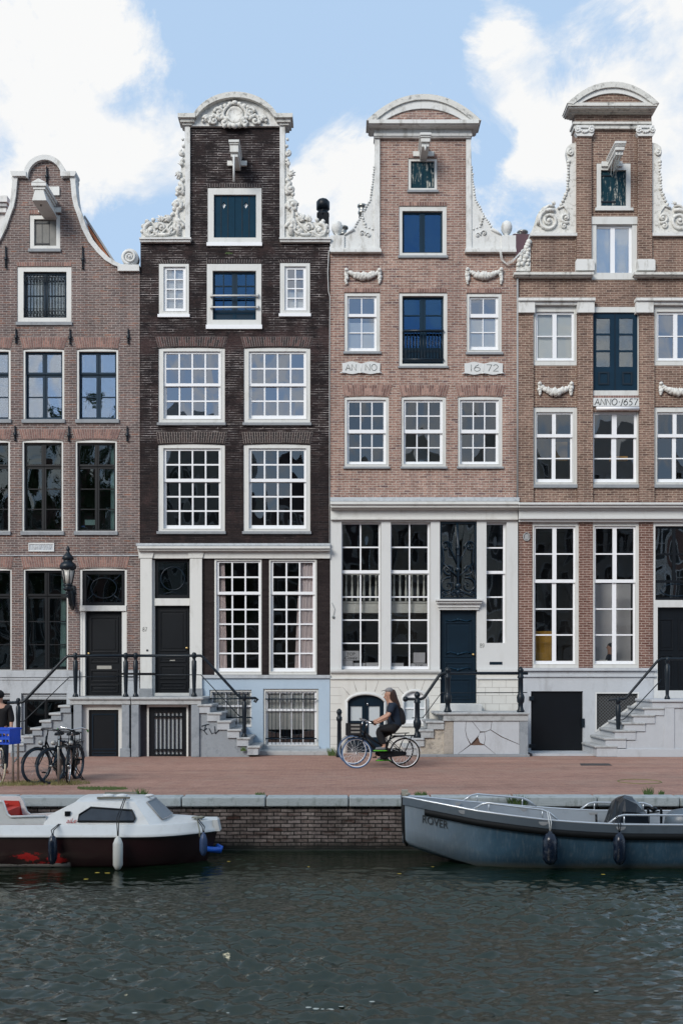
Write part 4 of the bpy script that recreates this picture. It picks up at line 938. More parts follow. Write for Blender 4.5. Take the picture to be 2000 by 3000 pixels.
dd = MB().pslab([(1015, 2204), (1015, 2056)] + arcpx(1071, 2062, 57, 29, 168, 12, 12) + [(1127, 2056), (1127, 2204)], [rect(1026, 2069, 1060, 2112), rect(1079, 2069, 1112, 2112), rect(1079, 2117, 1112, 2160)], .06, .11).build('cellar_door', 'navy', C.root)
MB().pbox(1026, 2069, 1060, 2112, .085, .088).pbox(1079, 2069, 1112, 2112, .085, .088).pbox(1079, 2117, 1112, 2160, .085, .088).build('pane', 'greyblind', dd)
MB().pbox(1069, 2040, 1070.5, 2204, .05, .061).build('astragal', 'black', dd); MB().blob((PX(1076), .03, PZ(2063)), (.02, .03, .045)).build('handle', 'chrome', dd)
ww = MB().pslab([(1180, 2119), (1180, 2050)] + arcpx(1214, 2052, 35, 28, 175, 5, 10) + [(1249, 2050), (1249, 2119)], [rect(1186, 2048, 1212, 2073), rect(1217, 2048, 1243, 2073), rect(1186, 2077, 1212, 2109), rect(1217, 2077, 1243, 2109)], .03, .09).build('window', 'white', C.root)
MB().pbox(1185, 2047, 1244, 2110, .06, .063).build('pane', 'greyblind', ww); MB().pbox(1174, 2119, 1254, 2128, -.06, .2).build('sill', 'creamwall', ww)
# door, iron fanlight, canopy
fl = MB().pslab(rect(1288, 1527.5, 1396, 1757), [rect(1294, 1534, 1391, 1750)], .04, .10).build('fanlight_frame', 'navy', C.root)
MB().pbox(1293, 1533, 1392, 1751, .13, .134).build('pane', 'glass', fl)
mb = MB(); Yg = .03
def gsp(x, z, r, tn, a0, sg, th=.022):
    for m in (1, -1):
        a = math.radians(a0 if m > 0 else 180 - a0); mb.spiral(PX(1341.5 + m * x), PZ(z), Yg, r / 106, tn, a, sg * m, th, 22, .25)
gsp(36, 1600, 17, 1.3, 200, -1); gsp(30, 1715, 24, 1.1, 110, -1); gsp(28, 1668, 16, 1.2, -110, 1); gsp(12, 1740, 9, 1.3, 200, -1); gsp(40, 1740, 7, 1.2, 0, 1)
for m in (1, -1):
    mb.ptube([(1341.5, 1655), (1341.5 + m * 14, 1625), (1341.5 + m * 34, 1585), (1341.5 + m * 46, 1600), (1341.5 + m * 42, 1640), (1341.5 + m * 48, 1668)], .022, Yg, 6)
    mb.ptube([(1341.5, 1690), (1341.5 + m * 16, 1676), (1341.5 + m * 44, 1650)], .020, Yg, 6)
    mb.ptube([(1341.5, 1722), (1341.5 + m * 22, 1738), (1341.5 + m * 44, 1746)], .022, Yg, 6)
    mb.ptube([(1341.5 + m * 48, 1668), (1341.5 + m * 50, 1700), (1341.5 + m * 46, 1735)], .018, Yg, 6)
mb.ptube([(1341.5, 1750), (1341.5, 1660), (1341.5, 1610), (1338, 1532)], [.03, .035, .045, .03], Yg, 8)
for z, r in ((1605, .07), (1625, .05), (1668, .075), (1716, .085), (1735, .06)): mb.blob((PX(1341.5), Yg - .02, PZ(z)), (r, .05, r * 1.2), 0, .15)
mb.build('scrolled_grille', 'navy', fl)
mb = MB()
for a, b_, y0, y1, pr in ((1275, 1411, 1757, 1762, .24), (1278, 1408, 1762, 1769, .18), (1282, 1404, 1769, 1780, .10), (1285, 1401, 1780, 1787, .06)): mb.pbox(a, y0, b_, y1, -pr, .2)
mb.build('door_canopy', 'creamwall', C.root, bevel=.006)
dC = door(C, 1290.6, 1787, 1394, 2061, 'navy', [(1303, 1822, 1382, 1925), (1303, 1940, 1382, 1972), (1303, 1988, 1382, 2050)], knob=(1386, 1917), y=.12, hole=False)
mb = MB()
for zc, up in ((1818, 1), (1912, -1), (1958, -1)):
    for m in (1, -1): mb.ptube([(1342, zc - up * 4), (1342 + m * 12, zc - up * 1), (1342 + m * 24, zc + up * 2), (1342 + m * 36, zc - up * 2), (1342 + m * 34, zc + up * 3)], [.02, .025, .016, .02, .012], .095, 5)
    mb.blob((PX(1342), .09, PZ(zc - up * 4)), (.05, .02, .05), 0)
mb.build('carved_panel_trim', 'bluepaint', dC)
sl = MB().pbox(1433, 1939, 1470, 1947, -.012, .0).build('letter_slot', 'navy', C.root)
inscribe(MB(), '89', PX(1405), PX(1419), PZ(1897), PZ(1885), -.004, .006).build('house_number', 'greyink', C.root)
Yg2 = .46; gz = lambda y: PZ(y, Yg2); mb = MB(); bl_ = MB()
mb.box(PX(985, Yg2), PX(1280, Yg2), Yg2 - .06, Yg2 + .5, gz(1796), gz(1764)).box(PX(985, Yg2), PX(1280, Yg2), Yg2 - .09, Yg2 + .1, gz(1768), gz(1762)).box(PX(985, Yg2), PX(1280, Yg2), Yg2 - .04, Yg2 + .04, gz(1684), gz(1678))
gal = mb.build('gallery', paint('gallery_cream', (.85, .86, .80), .7), C.root)
for k in range(17):
    X = PX(996 + k * 17.5, Yg2); h = gz(1684) - gz(1762); bl_.lathe([(.028, 0), (.028, .05), (.018, .08), (.040, h * .3), (.030, h * .45), (.016, h * .62), (.022, h * .66), (.024, h - .05), (.03, h)], (X, Yg2, gz(1762)), 8)
bl_.build('balusters', paint('baluster_cream', (.85, .86, .80), .7), gal)
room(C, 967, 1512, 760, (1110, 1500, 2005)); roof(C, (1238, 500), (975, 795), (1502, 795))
for lx, ya, yb, r, nm in ((1060, 596, 628, .12, 0), (1005, 676, 692, .13, 1), (1511, 669, 690, .14, 2)):
    Y = 2.2; Xc = PX(lx, Y)
    if lx == 1511:
        MB().box(PX(1500, Y), PX(1549, Y), Y - .1, Y + .6, PZ(780, Y), PZ(690, Y)).build('chimney', 'purple', C.root)
        MB().lathe([(.10, 0), (.10, .06), (.15, .07), (.15, .10)], (PX(1517, Y), Y + .2, PZ(690, Y)), 12).lathe([(.12, 0), (.12, .14), (.17, .16), (.17, .20)], (PX(1533, Y), Y + .2, PZ(690, Y)), 12).build('chimney_pot', 'steel', C.root)
    else:
        MB().lathe([(r * .8, -.5), (r * .8, 0), (r, .02), (r, .08), (r * .8, .1), (r * .8, .2), (r * 1.15, .22), (r * 1.15, .27)], (Xc, Y, PZ(yb, Y)), 12).build('chimney_pot', 'steel', C.root)
MB().tube([(PX(1514), -.05, PZ(800)), (PX(1514), -.05, PZ(1458))], .028, 8).build('drainpipe', 'zinc', C.root)
MB().tube([(PX(963), -.03, PZ(735)), (PX(960), -.04, PZ(800)), (PX(962), -.03, PZ(855)), (PX(966), -.02, PZ(870)), (PX(965), -.03, PZ(1100)), (PX(965), -.03, PZ(1590))], .010, 6).build('cable', 'whitestone', C.root)
mb = MB()
for k in range(3): mb.tube([(PX(1460 + k * 2), -.16, PZ(744)), (PX(1464 + k * 3), -.1, PZ(765)), (PX(1478 + k * 3), -.08, PZ(776 + k * 2)), (PX(1500), -.1, PZ(765 + k * 3)), (PX(1530 + k), -.1, PZ(735))], .008, 5)
mb.build('cable', 'whitestone', C.root)
MB().tube([(PX(972), -.02, PZ(1766)), (PX(980), -.03, PZ(1785)), (PX(977), -.02, PZ(1803))], .006, 5).blob((PX(976), -.02, PZ(1808)), (.04, .03, .04)).build('cable', 'greyink', C.root)

# ================================================================== HOUSE D: brown brick, ANNO 1657
cD = 1797
outD = [(2080, 1475), (2080, 812), (2043, 812), (2043, 695), (1907, 695), (1907, 326), (1682, 326), (1682, 695), (1552, 695), (1552, 812), (1515, 812), (1515, 1475)]
D = House('brick_house', cD, 'brown brick house dated ANNO 1657 with tall pilastered gable and light stone base', 'brickD', outD)
segped(D, 1795, 239, 302, 135, 96, 272, 'brickD')
mb = MB()
for a, b_, y0, y1, pr in ((1662, 1924, 300, 309, .32), (1665, 1921, 309, 316, .27), (1670, 1916, 316, 324, .16), (1675, 1912, 324, 331, .08), (1677, 1909, 356, 362, .14), (1680, 1906, 362, 376, .09)): mb.pbox(a, y0, b_, y1 + .5, -pr, .28, -pr)
mb.build('frieze', 'oldcornice', D.root)
for a, b_ in ((1686, 1729), (1864, 1906)):
    MB().pbox(a, 404, b_, 770, -.09, .0).build('pilaster', 'brickD', D.root)
    mb = MB(); c_ = (a + b_) / 2
    mb.pbox(a - 4, 376, b_ + 4, 383, -.16, .0); mb.pbox(a - 1, 383, b_ + 1, 402, -.12, 0)
    for m in (-1, 1): mb.spiral(PX(c_ + m * 21), PZ(389), -.15, .085, 1.6, math.pi / 2, m, .03, 22)
    for k in range(7): f = k / 6 * 2 - 1; mb.blob((PX(c_ + f * 15), -.15, PZ(387 + 9 * (1 - f * f))), .04, 0, .2)
    mb.pprism([(a - 7, 396), (b_ + 7, 396), (b_, 406), (a, 406)], -.14, 0); mb.build('capital', 'whitestone', D.root)
    MB().pbox(a - 3, 768, b_ + 8, 797, -.13, 0).pbox(a - 1, 764, b_ + 6, 770, -.11, 0).build('pedestal', 'whitestone', D.root)
wD = [(1686, 692), (1686, 418), (1672, 421), (1660, 430), (1657, 446), (1660, 462), (1664, 480), (1663, 560), (1652, 582), (1641, 600), (1628, 612), (1620, 600), (1605, 599), (1586, 609), (1572, 630), (1565, 655), (1556, 676), (1551, 692)]
random.seed(8)
motD = [('s', 1670, 448, 10, 1.6, 90, 1, 3.5), ('s', 1606, 648, 33, 1.9, 60, 1, 6), ('s', 1655, 640, 15, 1.4, -60, -1, 4.5), ('s', 1650, 662, 9, 1.3, 90, 1, 3.5), ('t', [(1575, 660), (1580, 625), (1605, 604), (1622, 606)], 6), ('t', [(1632, 612), (1650, 605), (1662, 622), (1664, 645)], 4), ('leaf', 1618, 604, 16, 70, 3)] + linechain([(1664, 475), (1662, 520), (1661, 555), (1652, 580), (1642, 600), (1630, 610)], 8, 5)
for sg in (-1, 1):
    carved_wing(D, wD, cD, sg, -.05, motD, mat='carved', seed=9)
    q = (lambda P: P) if sg < 0 else (lambda P: flip(P, cD))
    MB().pprism(q([(1550, 686), (1687, 686), (1687, 695), (1550, 695)]), -.10, .2).build('ledge', 'whitestone', D.root)
    MB().pprism(q([(1505, 797), (1738, 797), (1738, 804), (1505, 804)]), -.20, .2, -.2).pprism(q([(1508, 803.5), (1736, 803.5), (1736, 810), (1508, 810)]), -.14, .2, -.14).build('ledge', 'oldcornice', D.root)
    MB().pprism(q([(1514, 880), (1738, 880), (1738, 888), (1514, 888)]), -.20, .1).pprism(q([(1515, 888), (1563, 888), (1563, 921), (1515, 921)]), -.15, .1).pprism(q([(1686, 888), (1736, 888), (1736, 921), (1686, 921)]), -.15, .1).pprism(q([(1563, 888), (1686, 888), (1686, 897), (1563, 897)]), -.12, .1).build('cornice_block', 'whitestone', D.root)
    carved_wing(D, [(1552, 795), (1552, 708), (1545, 712), (1538, 730), (1528, 742), (1520, 760), (1512, 775), (1510, 795)], cD, sg, -.08, linechain([(1546, 712), (1538, 735), (1526, 748), (1520, 765), (1513, 785)], 7, 8) + linechain([(1545, 735), (1538, 755), (1528, 775), (1524, 788)], 8, 8) + linechain([(1546, 765), (1540, 785)], 8, 7), seed=3)
o = hoist(D, 1815, 416, 450, 33, 0, L=.85, mat='cream')
mb = MB()
for k in range(3): mb.tube([(PX(1800 + k * 9, -.8), -.8, PZ(446, -.8)), (PX(1790 + k * 8, -.7), -.7, PZ(482, -.7)), (PX(1788 + k * 8, -.7), -.7, PZ(512 - k * 8, -.7)), (PX(1793 + k * 7, -.7), -.7, PZ(520 - k * 8, -.7)), (PX(1806 + k * 3, -.75), -.75, PZ(470, -.75))], .010, 5)
mb.build('rope', 'greyink', o)
f = frame(D, (1746, 479, 1846, 612), (1759, 498, 1833, 603), y0=0.0); MB().pbox(1741, 611, 1852, 619, -.06, .2).build('sill', 'cream', f)
MB().pbox(1759, 498, 1833, 603, .06, .10).build('shutter', 'peel', f)
for q_ in ((1760, 510, 1790, 514), (1760, 587, 1803, 591)): MB().pbox(*q_, .04, .06).build('hinge', 'iron', f)
f = frame(D, (1731, 639, 1865, 820), (1745, 660, 1850, 800), y0=-.02); MB().pbox(1729, 637, 1867, 659, -.05, -.019).build('lintel', 'cream', f)
MB().pslab(rect(1745, 660, 1850, 800), [rect(1748, 667, 1788, 797), rect(1801, 667, 1842, 797)], .05, .10).build('casement', 'white', f); MB().pbox(1746, 665, 1844, 798, .07, .074).build('pane', 'glassup', f); MB().pbox(1744, 660, 1850, 800, .2, .21).build('blind', 'greyblind', f)
for dx in (0, 354):
    window(D, (1560 + dx, 897, 1688 + dx, 1071), (1574 + dx, 920, 1674 + dx, 1048), 2, 2, None, sill=0, gl='glassup' if dx else 'glass', bar=3, mid=12, sx=(1568 + dx, 914, 1680 + dx, 1056), blind=(918, 1050, 'blind') if not dx else None, deep=.02)
    festoon(D, 1570 + dx, 1680 + dx, 1120, 1162, 22, 4 + dx)
    window(D, (1560.5 + dx, 1192, 1693 + dx, 1420), (1574 + dx, 1212, 1672 + dx, 1401), 2, (1, 2), (1270, 1280), sill=10, bar=3.5, mid=11, sx=(1570 + dx, 1207, 1677 + dx, 1412), gl='glass', backing=None)
window(D, (1736, 1206, 1871.5, 1420), (1742, 1213, 1858, 1401), 2, (1, 2), (1271, 1281), sill=10, bar=3.5, mid=14, sx=(1738, 1208, 1865, 1412), gl='glass')
lamp = paint('orange_lamp_shade', (.9, .45, .08), .6); MB().pbox(1806, 1322, 1856, 1334, .6, .8).build('lamp_shade', lamp, D.root)
MB().pbox(1628, 1282, 1673, 1338, .5, .52).build('pelmet', paint('ochre_cloth', (.32, .20, .08), .8), D.root)
f = frame(D, (1735, 899, 1870, 1159), (1736, 915, 1867, 1144), y0=.0)
MB().pslab(rect(1736, 915, 1867, 1144), [rect(a, b_, a + 40, b_ + 44) for a in (1747, 1814) for b_ in (931, 980, 1029)], .05, .10).build('loading_door', 'bluepaint', f)
MB().pbox(1746, 930, 1788, 1078, .07, .074).pbox(1813, 930, 1855, 1078, .07, .074).build('pane', 'glass', f)
MB().pslab(rect(1752, 1088, 1784, 1126), [rect(1757, 1093, 1779, 1121)], .03, .05).pslab(rect(1822, 1088, 1852, 1126), [rect(1827, 1093, 1847, 1121)], .03, .05).pbox(1800, 915, 1802, 1144, .035, .05).build('panel', 'navy', f)
p_ = MB().pbox(1735, 1167, 1872, 1191, -.05, .0).build('plaque', 'palestone', D.root); inscribe(MB(), 'ANNO.I657', PX(1739), PX(1867), PZ(1188), PZ(1170), -.052, .011, .12).build('lettering', 'ink', p_)
MB().tube([(PX(1742), -.12, PZ(1200)), (PX(1866), -.12, PZ(1200))], .05, 10).build('awning_roller', 'white', D.root)
brick_arch(D, 1736, 1868, 1736, 1868, 1159, 1166, 'vouA', 'mortA', rise=0, rows=1)
for a, b_ in ((1515, 1560), (1689, 1734), (1869, 1913), (2044, 2080)): MB().pbox(a, 922, b_, 1472, -.07, .0).build('pilaster', 'brickD', D.root)
D.wall()
mb = MB()
for y0, y1, pr in ((1472, 1478, .36), (1478, 1486, .30), (1486, 1494, .18), (1494, 1514, .12), (1514, 1520, .18), (1520, 1528, .10)): mb.pbox(1519, y0, 2080, y1 + .5, -pr, .2, -pr)
mb.build('cornice', 'creamwall', D.root, bevel=.01)
for a, b_ in ((1519, 1558.5), (1694.5, 1735), (1871, 1913)): MB().pbox(a, 1528, b_, 1957, -.0, .3).build('brick_pier', 'brickDlow', D.root)
MB().pbox(1516, 1472, 1519, 2206, .05, .3).build('side_joint', 'black', D.root)
for dx in (0, 176.5):
    window(D, (1558.5 + dx, 1529, 1694.5 + dx, 1957), (1569 + dx, 1547, 1680 + dx, 1936), 2, (2, 3), (1697, 1707), sill=0, hole=False, bar=4, mid=12, sx=(1564 + dx, 1541, 1685 + dx, 1945), gl='glassshop')
MB().pslab(rect(1912, 1529, 2050, 2060), [rect(1918, 1541, 2045, 1758), rect(1925, 1779, 2045, 2023)], -.0, .2).pbox(1925, 2024, 2045, 2048, -.02, .2).build('door_frame', 'creamwall', D.root)
MB().pslab(rect(1917, 1541, 2045, 1758), [rect(1921, 1547, 1971, 1620), rect(1980, 1547, 2040, 1620), rect(1921, 1625, 1971, 1699), rect(1980, 1625, 2040, 1699), rect(1923, 1706, 2040, 1750)], .07, .12).build('fanlight_frame', 'black', D.root)
MB().pbox(1918, 1543, 2044, 1756, .10, .104).build('pane', 'glass', D.root)
mb = MB(); mb.tube([(PX(1981 + 44 * math.cos(a)), .09, PZ(1728 + 18 * math.sin(a))) for a in [i * math.pi / 12 for i in range(24)]], .015, 5, closed=True); mb.build('tracery', 'navy', D.root)
door(D, 1925, 1779, 2045, 2024, 'black', [(1932, 1812, 1975, 1905), (1990, 1812, 2036, 1905), (1932, 1918, 1975, 2015), (1990, 1918, 2036, 2015)], y=.14, hole=False)
# light stone base
lo = [rect(1554, 2025, 1706, 2205.2), [(1742, 2028), (1870, 2028), (1870, 2058), (1742, 2146)]]
MB().pslab([(1519, 1957), (1912, 1957), (1912, 2206), (1519, 2206)], lo, -.02, .3).pbox(1912, 2048, 2080, 2206, -.02, .3).build('base_wall', 'dstone', D.root)
mb = MB(); mb.pbox(1519, 1957, 1918, 1965, -.10, .0); mb.pbox(1519, 1978, 1918, 1983, -.07, .0); mb.build('string_course', 'dstone', D.root)
MB().pslab([(1742, 2028), (1870, 2028), (1870, 2058), (1742, 2146)], [[(1746, 2032), (1866, 2032), (1866, 2055), (1746, 2139)]], -.03, .1).build('cellar_window_frame', 'creamwall', D.root)
MB().pprism([(1744, 2030), (1868, 2030), (1868, 2057), (1744, 2141)], .06, .08).build('wire_mesh', 'wire', D.root)
cd = MB().pbox(1555, 2026, 1705, 2205, .05, .10).build('cellar_door', 'black', D.root)
for q_ in ((1548, 2040, 1562, 2052), (1548, 2180, 1566, 2190), (1702, 2105, 1710, 2130)): MB().pbox(*q_, -.05, .05).build('hinge', 'iron', cd)
MB().box(PX(1548, -.6), PX(1745, -.6), -1.1, .0, 0, .06).build('threshold', 'dstone', D.root)
MB().tube([(PX(1541) + .09 * math.cos(a), -.02, PZ(1573) + .11 * math.sin(a)) for a in [i * math.pi / 8 for i in range(16)]], .015, 5, closed=True).pbox(1535, 1565, 1547, 1581, -.015, 0).build('fire_mark', 'zinc', D.root)
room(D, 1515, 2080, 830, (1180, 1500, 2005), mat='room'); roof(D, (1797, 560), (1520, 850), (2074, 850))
MB().pbox(1569, 1846, 1630, 1960, .6, .65).build('wall_painting', paint('ochre_painting', (.55, .30, .03), .7, .4, 3), D.root)
MB().pbox(1736, 1700, 1880, 2000, 1.1, 1.15).build('inner_wall', paint('lit_inner_wall', (.8, .8, .82), .9, .1, 1), D.root)
# pale neighbour beyond house A, only its gable end shows
N = thing('white_house', (PX(-330), 3, 0), 'white house end with moulded cornice behind the leftmost gable', 'house')
Yn = 3.0; mb = MB(); mb.box(PX(-500, Yn), PX(-20, Yn), Yn, Yn + 5, 0, PZ(640, Yn)); mb.box(PX(-60, Yn), PX(14, Yn), Yn, Yn + 1, PZ(760, Yn), PZ(628, Yn)); mb.build('wall', 'whitestone', N)
MB().box(PX(-60, Yn), PX(22, Yn), Yn - .1, Yn + 1, PZ(626, Yn), PZ(612, Yn)).box(PX(-60, Yn), PX(28, Yn), Yn - .2, Yn + 1.1, PZ(600, Yn), PZ(582, Yn)).build('cornice', 'whitestone', N)
MB().box(PX(-60, Yn), PX(25, Yn), Yn - .15, Yn + 1, PZ(611, Yn), PZ(601, Yn)).build('dark_band', 'zinc', N)  # grey band between the two cornice mouldings

for wx_ in (-440, -340, -240):
    for wy_ in (900, 1180, 1480, 1800):
        wf_ = MB().pslab(rect(wx_, wy_, wx_ + 70, wy_ + 150), [rect(wx_ + 6, wy_ + 6, wx_ + 33, wy_ + 70), rect(wx_ + 37, wy_ + 6, wx_ + 64, wy_ + 70), rect(wx_ + 6, wy_ + 74, wx_ + 33, wy_ + 144), rect(wx_ + 37, wy_ + 74, wx_ + 64, wy_ + 144)], Yn - .06, Yn - .01, Yn).build('window', 'cream', N)
        MB().pbox(wx_ + 5, wy_ + 5, wx_ + 65, wy_ + 145, Yn - .03, Yn - .015, Yn).build('pane', 'navy', wf_)
# ================================================================== stoops and railings (parts of their houses)
YS = -1.45
def SP(x): return PX(x, YS)
def SZ(y): return PZ(y, YS)
def stoop_steps(H, steps, dirn, side, sidewall=True, ytop=None, tread='tread', inset=.05):
    """steps: (x0, x1, top, bottom) in px on the front plane; dirn -1 when the free edge of each step is its left one"""
    root = MB()
    first = True; out = None
    poly = []
    for (x0, x1, t0, b0) in steps:
        X0, X1, T, B_ = SP(x0), SP(x1), SZ(t0), max(0.0, SZ(b0))
        if dirn < 0: a, b = X0, X1; c, d = X0 + .06, X1
        else: a, b = X0, X1; c, d = X0, X1 - .06
        out = MB().box(a, b, YS - .03, -.03, T - .065, T).build('step', tread, H.root, bevel=.02)
        MB().box(c, d, YS, -.035, B_ - .0, T - .066).build('riser', side, out, bevel=.006)
    return out
def under(H, poly, mat, y0=YS + .05, y1=-.05, name='stair_wall'):
    return MB().prism([(SP(x), max(0, SZ(y))) for x, y in poly], y0, y1).build(name, mat, H.root)
def newel(x, ztop, zbot, mat='iron', fancy=0, r=.045):
    X = PX(x, -1.36); zt, zb = PZ(ztop, -1.36), PZ(zbot, -1.36); h = zt - zb
    mb = MB()
    if fancy:
        prof = [(r * 2.0, 0), (r * 2.0, .05), (r * 1.6, .08), (r * 1.3, .14), (r * 1.2, .22), (r * 1.9, .28), (r * 2.1, .40), (r * 1.7, .47), (r * 1.5, .48), (r * 1.35, .52), (r * 1.3, h - .32), (r * 1.9, h - .27), (r * 1.5, h - .25), (r * 1.1, h - .15), (r * 1.5, h - .12), (r * 1.6, h - .08), (r * .9, h - .03), (r * .4, h)]
    else:
        prof = [(r * 1.7, 0), (r * 1.7, .04), (r * 1.0, .10), (r * 1.0, .13), (r * 1.3, h * .45), (r * 1.45, h * .6), (r * 1.45, h - .24), (r * .9, h - .20), (r * .9, h - .16), (r * 1.3, h - .14), (r * 1.3, h - .05), (r * 1.1, h - .02), (r * .5, h)]
    mb.lathe(prof, (X, -1.36, zb), 12); return mb
def railing(H, posts, top, low, r=.035, fancy=0, end=None, mat='iron'):
    Y = -1.36
    mb = MB(); mb.tube([(PX(x, Y), Y, PZ(z, Y)) for x, z in top], r, 8)
    if end: mb.blob((PX(end[0], Y), Y, PZ(end[1], Y)), .075, 1)
    o = mb.build('railing', mat, H.root)
    for p in posts: newel(*p, fancy=fancy, r=.05 if fancy else .045).build('post', mat, o)
    MB().tube([(PX(x, Y), Y, PZ(z, Y)) for x, z in low], .014, 6).build('lower_rail', mat, o)
    return o
# --- A
stoop_steps(A, [(171, 208, 2066, 2088), (144, 180, 2088, 2110), (116, 152, 2110, 2132), (89, 124, 2132, 2155), (63, 99, 2155, 2178), (36, 72, 2178, 2201)], -1, 'bluestone')
under(A, [(208, 2066), (208, 2226), (30, 2226), (30, 2203), (60, 2203), (60, 2180), (88, 2180), (88, 2157), (116, 2157), (116, 2134), (143, 2134), (143, 2112), (172, 2112), (172, 2089), (200, 2089), (200, 2066)], 'bluestone')
MB().box(SP(202), SP(383.5), YS - .06, -.03, SZ(2050), SZ(2042)).build('landing', 'tread', A.root, bevel=.02)
MB().box(SP(206), SP(383), YS - .01, -.03, SZ(2064), SZ(2050.3)).build('landing_slab', 'tread', A.root, bevel=.008)
YD = -1.3
for a, b_, c, e, zq in ((216, 240, 214, 241.5, 2190), (357, 379, 352, 382, 2193)): MB().box(SP(a), SP(b_), YS, YD + .1, 0, SZ(2065)).box(SP(c), SP(e), YS - .025, YD + .1, 0, SZ(zq)).build('stoop_pier', 'bluestone', A.root, bevel=.01)
MB().pslab(rect(240.5, 2065.5, 356.5, 2226), [rect(256, 2080, 344, 2225)], YD, YD + .12, YS).build('cellar_door_frame', 'cream', A.root)
cd = MB().pbox(256, 2080, 344, 2224.5, YD + .06, YD + .10, YS).build('cellar_door', 'black', A.root)
MB().pslab(rect(265, 2205, 335, 2216), [rect(268, 2208, 332, 2213)], YD + .045, YD + .059, YS).pslab(rect(265, 2092, 335, 2198), [rect(268, 2095, 332, 2195)], YD + .045, YD + .059, YS).build('panel', 'navy', cd)
railing(A, [(222, 1912, 2042), (369, 1912, 2042), (54.5, 2045, 2172)], [(23, 2059), (66, 2057), (74, 2052), (190, 1929), (200, 1922), (398, 1921)], [(54, 2114), (70, 2114), (205, 1983), (398, 1982)], .042)
# --- B
stoop_steps(B, [(578, 622, 2063, 2089), (607, 651, 2087, 2113), (636, 679, 2111, 2138), (666, 708, 2136, 2162), (694, 735, 2160, 2186), (724, 763, 2185, 2212)], 1, 'greystone')
under(B, [(560, 2063), (588, 2063), (616, 2089), (616, 2112), (645, 2112), (645, 2137), (673, 2137), (673, 2161), (702, 2161), (702, 2185), (729, 2185), (729, 2226), (560, 2226)], 'bluestone')
MB().box(SP(384.5), SP(596), YS - .06, -.03, SZ(2050), SZ(2042)).build('landing', 'tread', B.root, bevel=.02)
MB().box(SP(385), SP(590), YS - .01, -.03, SZ(2064), SZ(2050.3)).build('landing_slab', 'tread', B.root, bevel=.008)
for a, b_ in ((385, 407), (560.5, 584)): MB().box(SP(a), SP(b_), YS - .01, YD + .1, 0, SZ(2065)).build('stoop_pier', 'bluestone', B.root, bevel=.01)
for a, b_ in ((407, 426), (549, 560.5)): MB().box(SP(a), SP(b_), YD + .1, YD + .25, 0, SZ(2065)).build('stoop_wall', 'slate', B.root)
MB().pslab(rect(426.5, 2065.5, 548.5, 2226), [rect(432, 2072, 543, 2225)], YD + .05, YD + .16, YS).build('cellar_door_frame', 'cream', B.root)
cd = MB().pslab(rect(432, 2072, 543, 2224.5), [rect(448 + k * 12, 2088, 456 + k * 12, 2212) for k in range(7)], YD + .1, YD + .14, YS).build('cellar_door', 'black', B.root)
MB().pbox(446, 2086, 530, 2213, YD + .150, YD + .155, YS).build('pane', 'greyblind', cd)
MB().pbox(444, 2098, 532, 2103, YD + .08, YD + .099, YS).pbox(444, 2196, 532, 2201, YD + .08, YD + .099, YS).build('crossbar', 'black', cd)
railing(B, [(398, 1912, 2042), (569, 1911, 2041), (716, 2033, 2161)], [(398, 1921), (588, 1921), (596, 1926), (700, 2040), (710, 2045), (748, 2045), (755, 2050), (750, 2056), (744, 2052)], [(398, 1977), (589, 1977), (702, 2099), (716, 2099)], .036)
MB().box(PX(340, -1.3), PX(452, -1.3), -1.42, -1.1, PZ(1977, -1.3), PZ(1971, -1.3)).build('folding_table_board', 'black', B.root)
gr = MB(); Yg = YS + .04
for P in ([(590, 2128), (600, 2124), (612, 2122)], [(602, 2124), (598, 2142), (606, 2152)], [(612, 2134), (620, 2150), (630, 2146), (628, 2128)], [(586, 2136), (596, 2140), (606, 2134)], [(630, 2150), (640, 2140)]): gr.tube([(SP(x), Yg, SZ(z)) for x, z in P], .011, 5)
gr.build('graffiti_tag', 'navy', B.root)
# --- C
MB().box(PX(1288, -.1), PX(1406, -.1), -.45, .1, PZ(2087, -.2), PZ(2063, -.2)).build('doorstep', 'creamwall', C.root, bevel=.015)
stoop_steps(C, [(1246, 1300, 2112, 2137), (1226, 1270, 2137, 2162), (1203, 1242, 2162, 2187), (1180, 1222, 2187, 2213)], -1, 'tread')
under(C, [(1300, 2112), (1300, 2226), (1200, 2226), (1200, 2188), (1222, 2188), (1222, 2163), (1243, 2163), (1243, 2138), (1268, 2138), (1268, 2113)], paint('crumbling_render', (.42, .38, .32), .95, .25, 4, .8, (.16, .15, .14), 2.2, 1.0))
MB().box(SP(1275), SP(1549), YS - .07, -.03, SZ(2094), SZ(2087)).build('landing', 'tread', C.root, bevel=.02)
MB().box(SP(1298), SP(1546), YS - .02, -.03, SZ(2112), SZ(2094.3)).build('landing_slab', 'tread', C.root, bevel=.008)
# cracked panel: plates butted with a missing triangle
edge = [(1328, 2113), (1520, 2113), (1520, 2209), (1328, 2209)]
c0, c1_, c2_, c3 = (1406, 2144), (1421, 2145), (1378, 2182), (1418, 2183)
plates = [[(1328, 2113), (1364, 2113), (1362, 2140), (1366, 2160), (1376, 2181), (1340, 2209), (1328, 2209)],
          [(1365.5, 2113), (1381, 2113), (1405, 2143), (1403, 2152), (1379, 2179), (1368, 2160), (1363.6, 2140)],
          [(1383, 2113), (1440, 2113), (1436, 2137), (1421, 2143), (1407, 2143)],
          [(1442, 2113), (1520, 2113), (1520, 2180), (1470, 2158), (1438, 2138)],
          [(1436, 2139.5), (1468, 2160), (1520, 2182), (1520, 2209), (1452, 2209), (1419, 2182), (1422, 2164), (1420, 2146)],
          [(1418.4, 2146), (1420.3, 2164), (1417, 2181), (1406, 2176), (1400, 2160), (1406, 2147)],
          [(1378, 2184), (1418, 2184), (1450, 2209), (1342, 2209)]]
mb = MB()
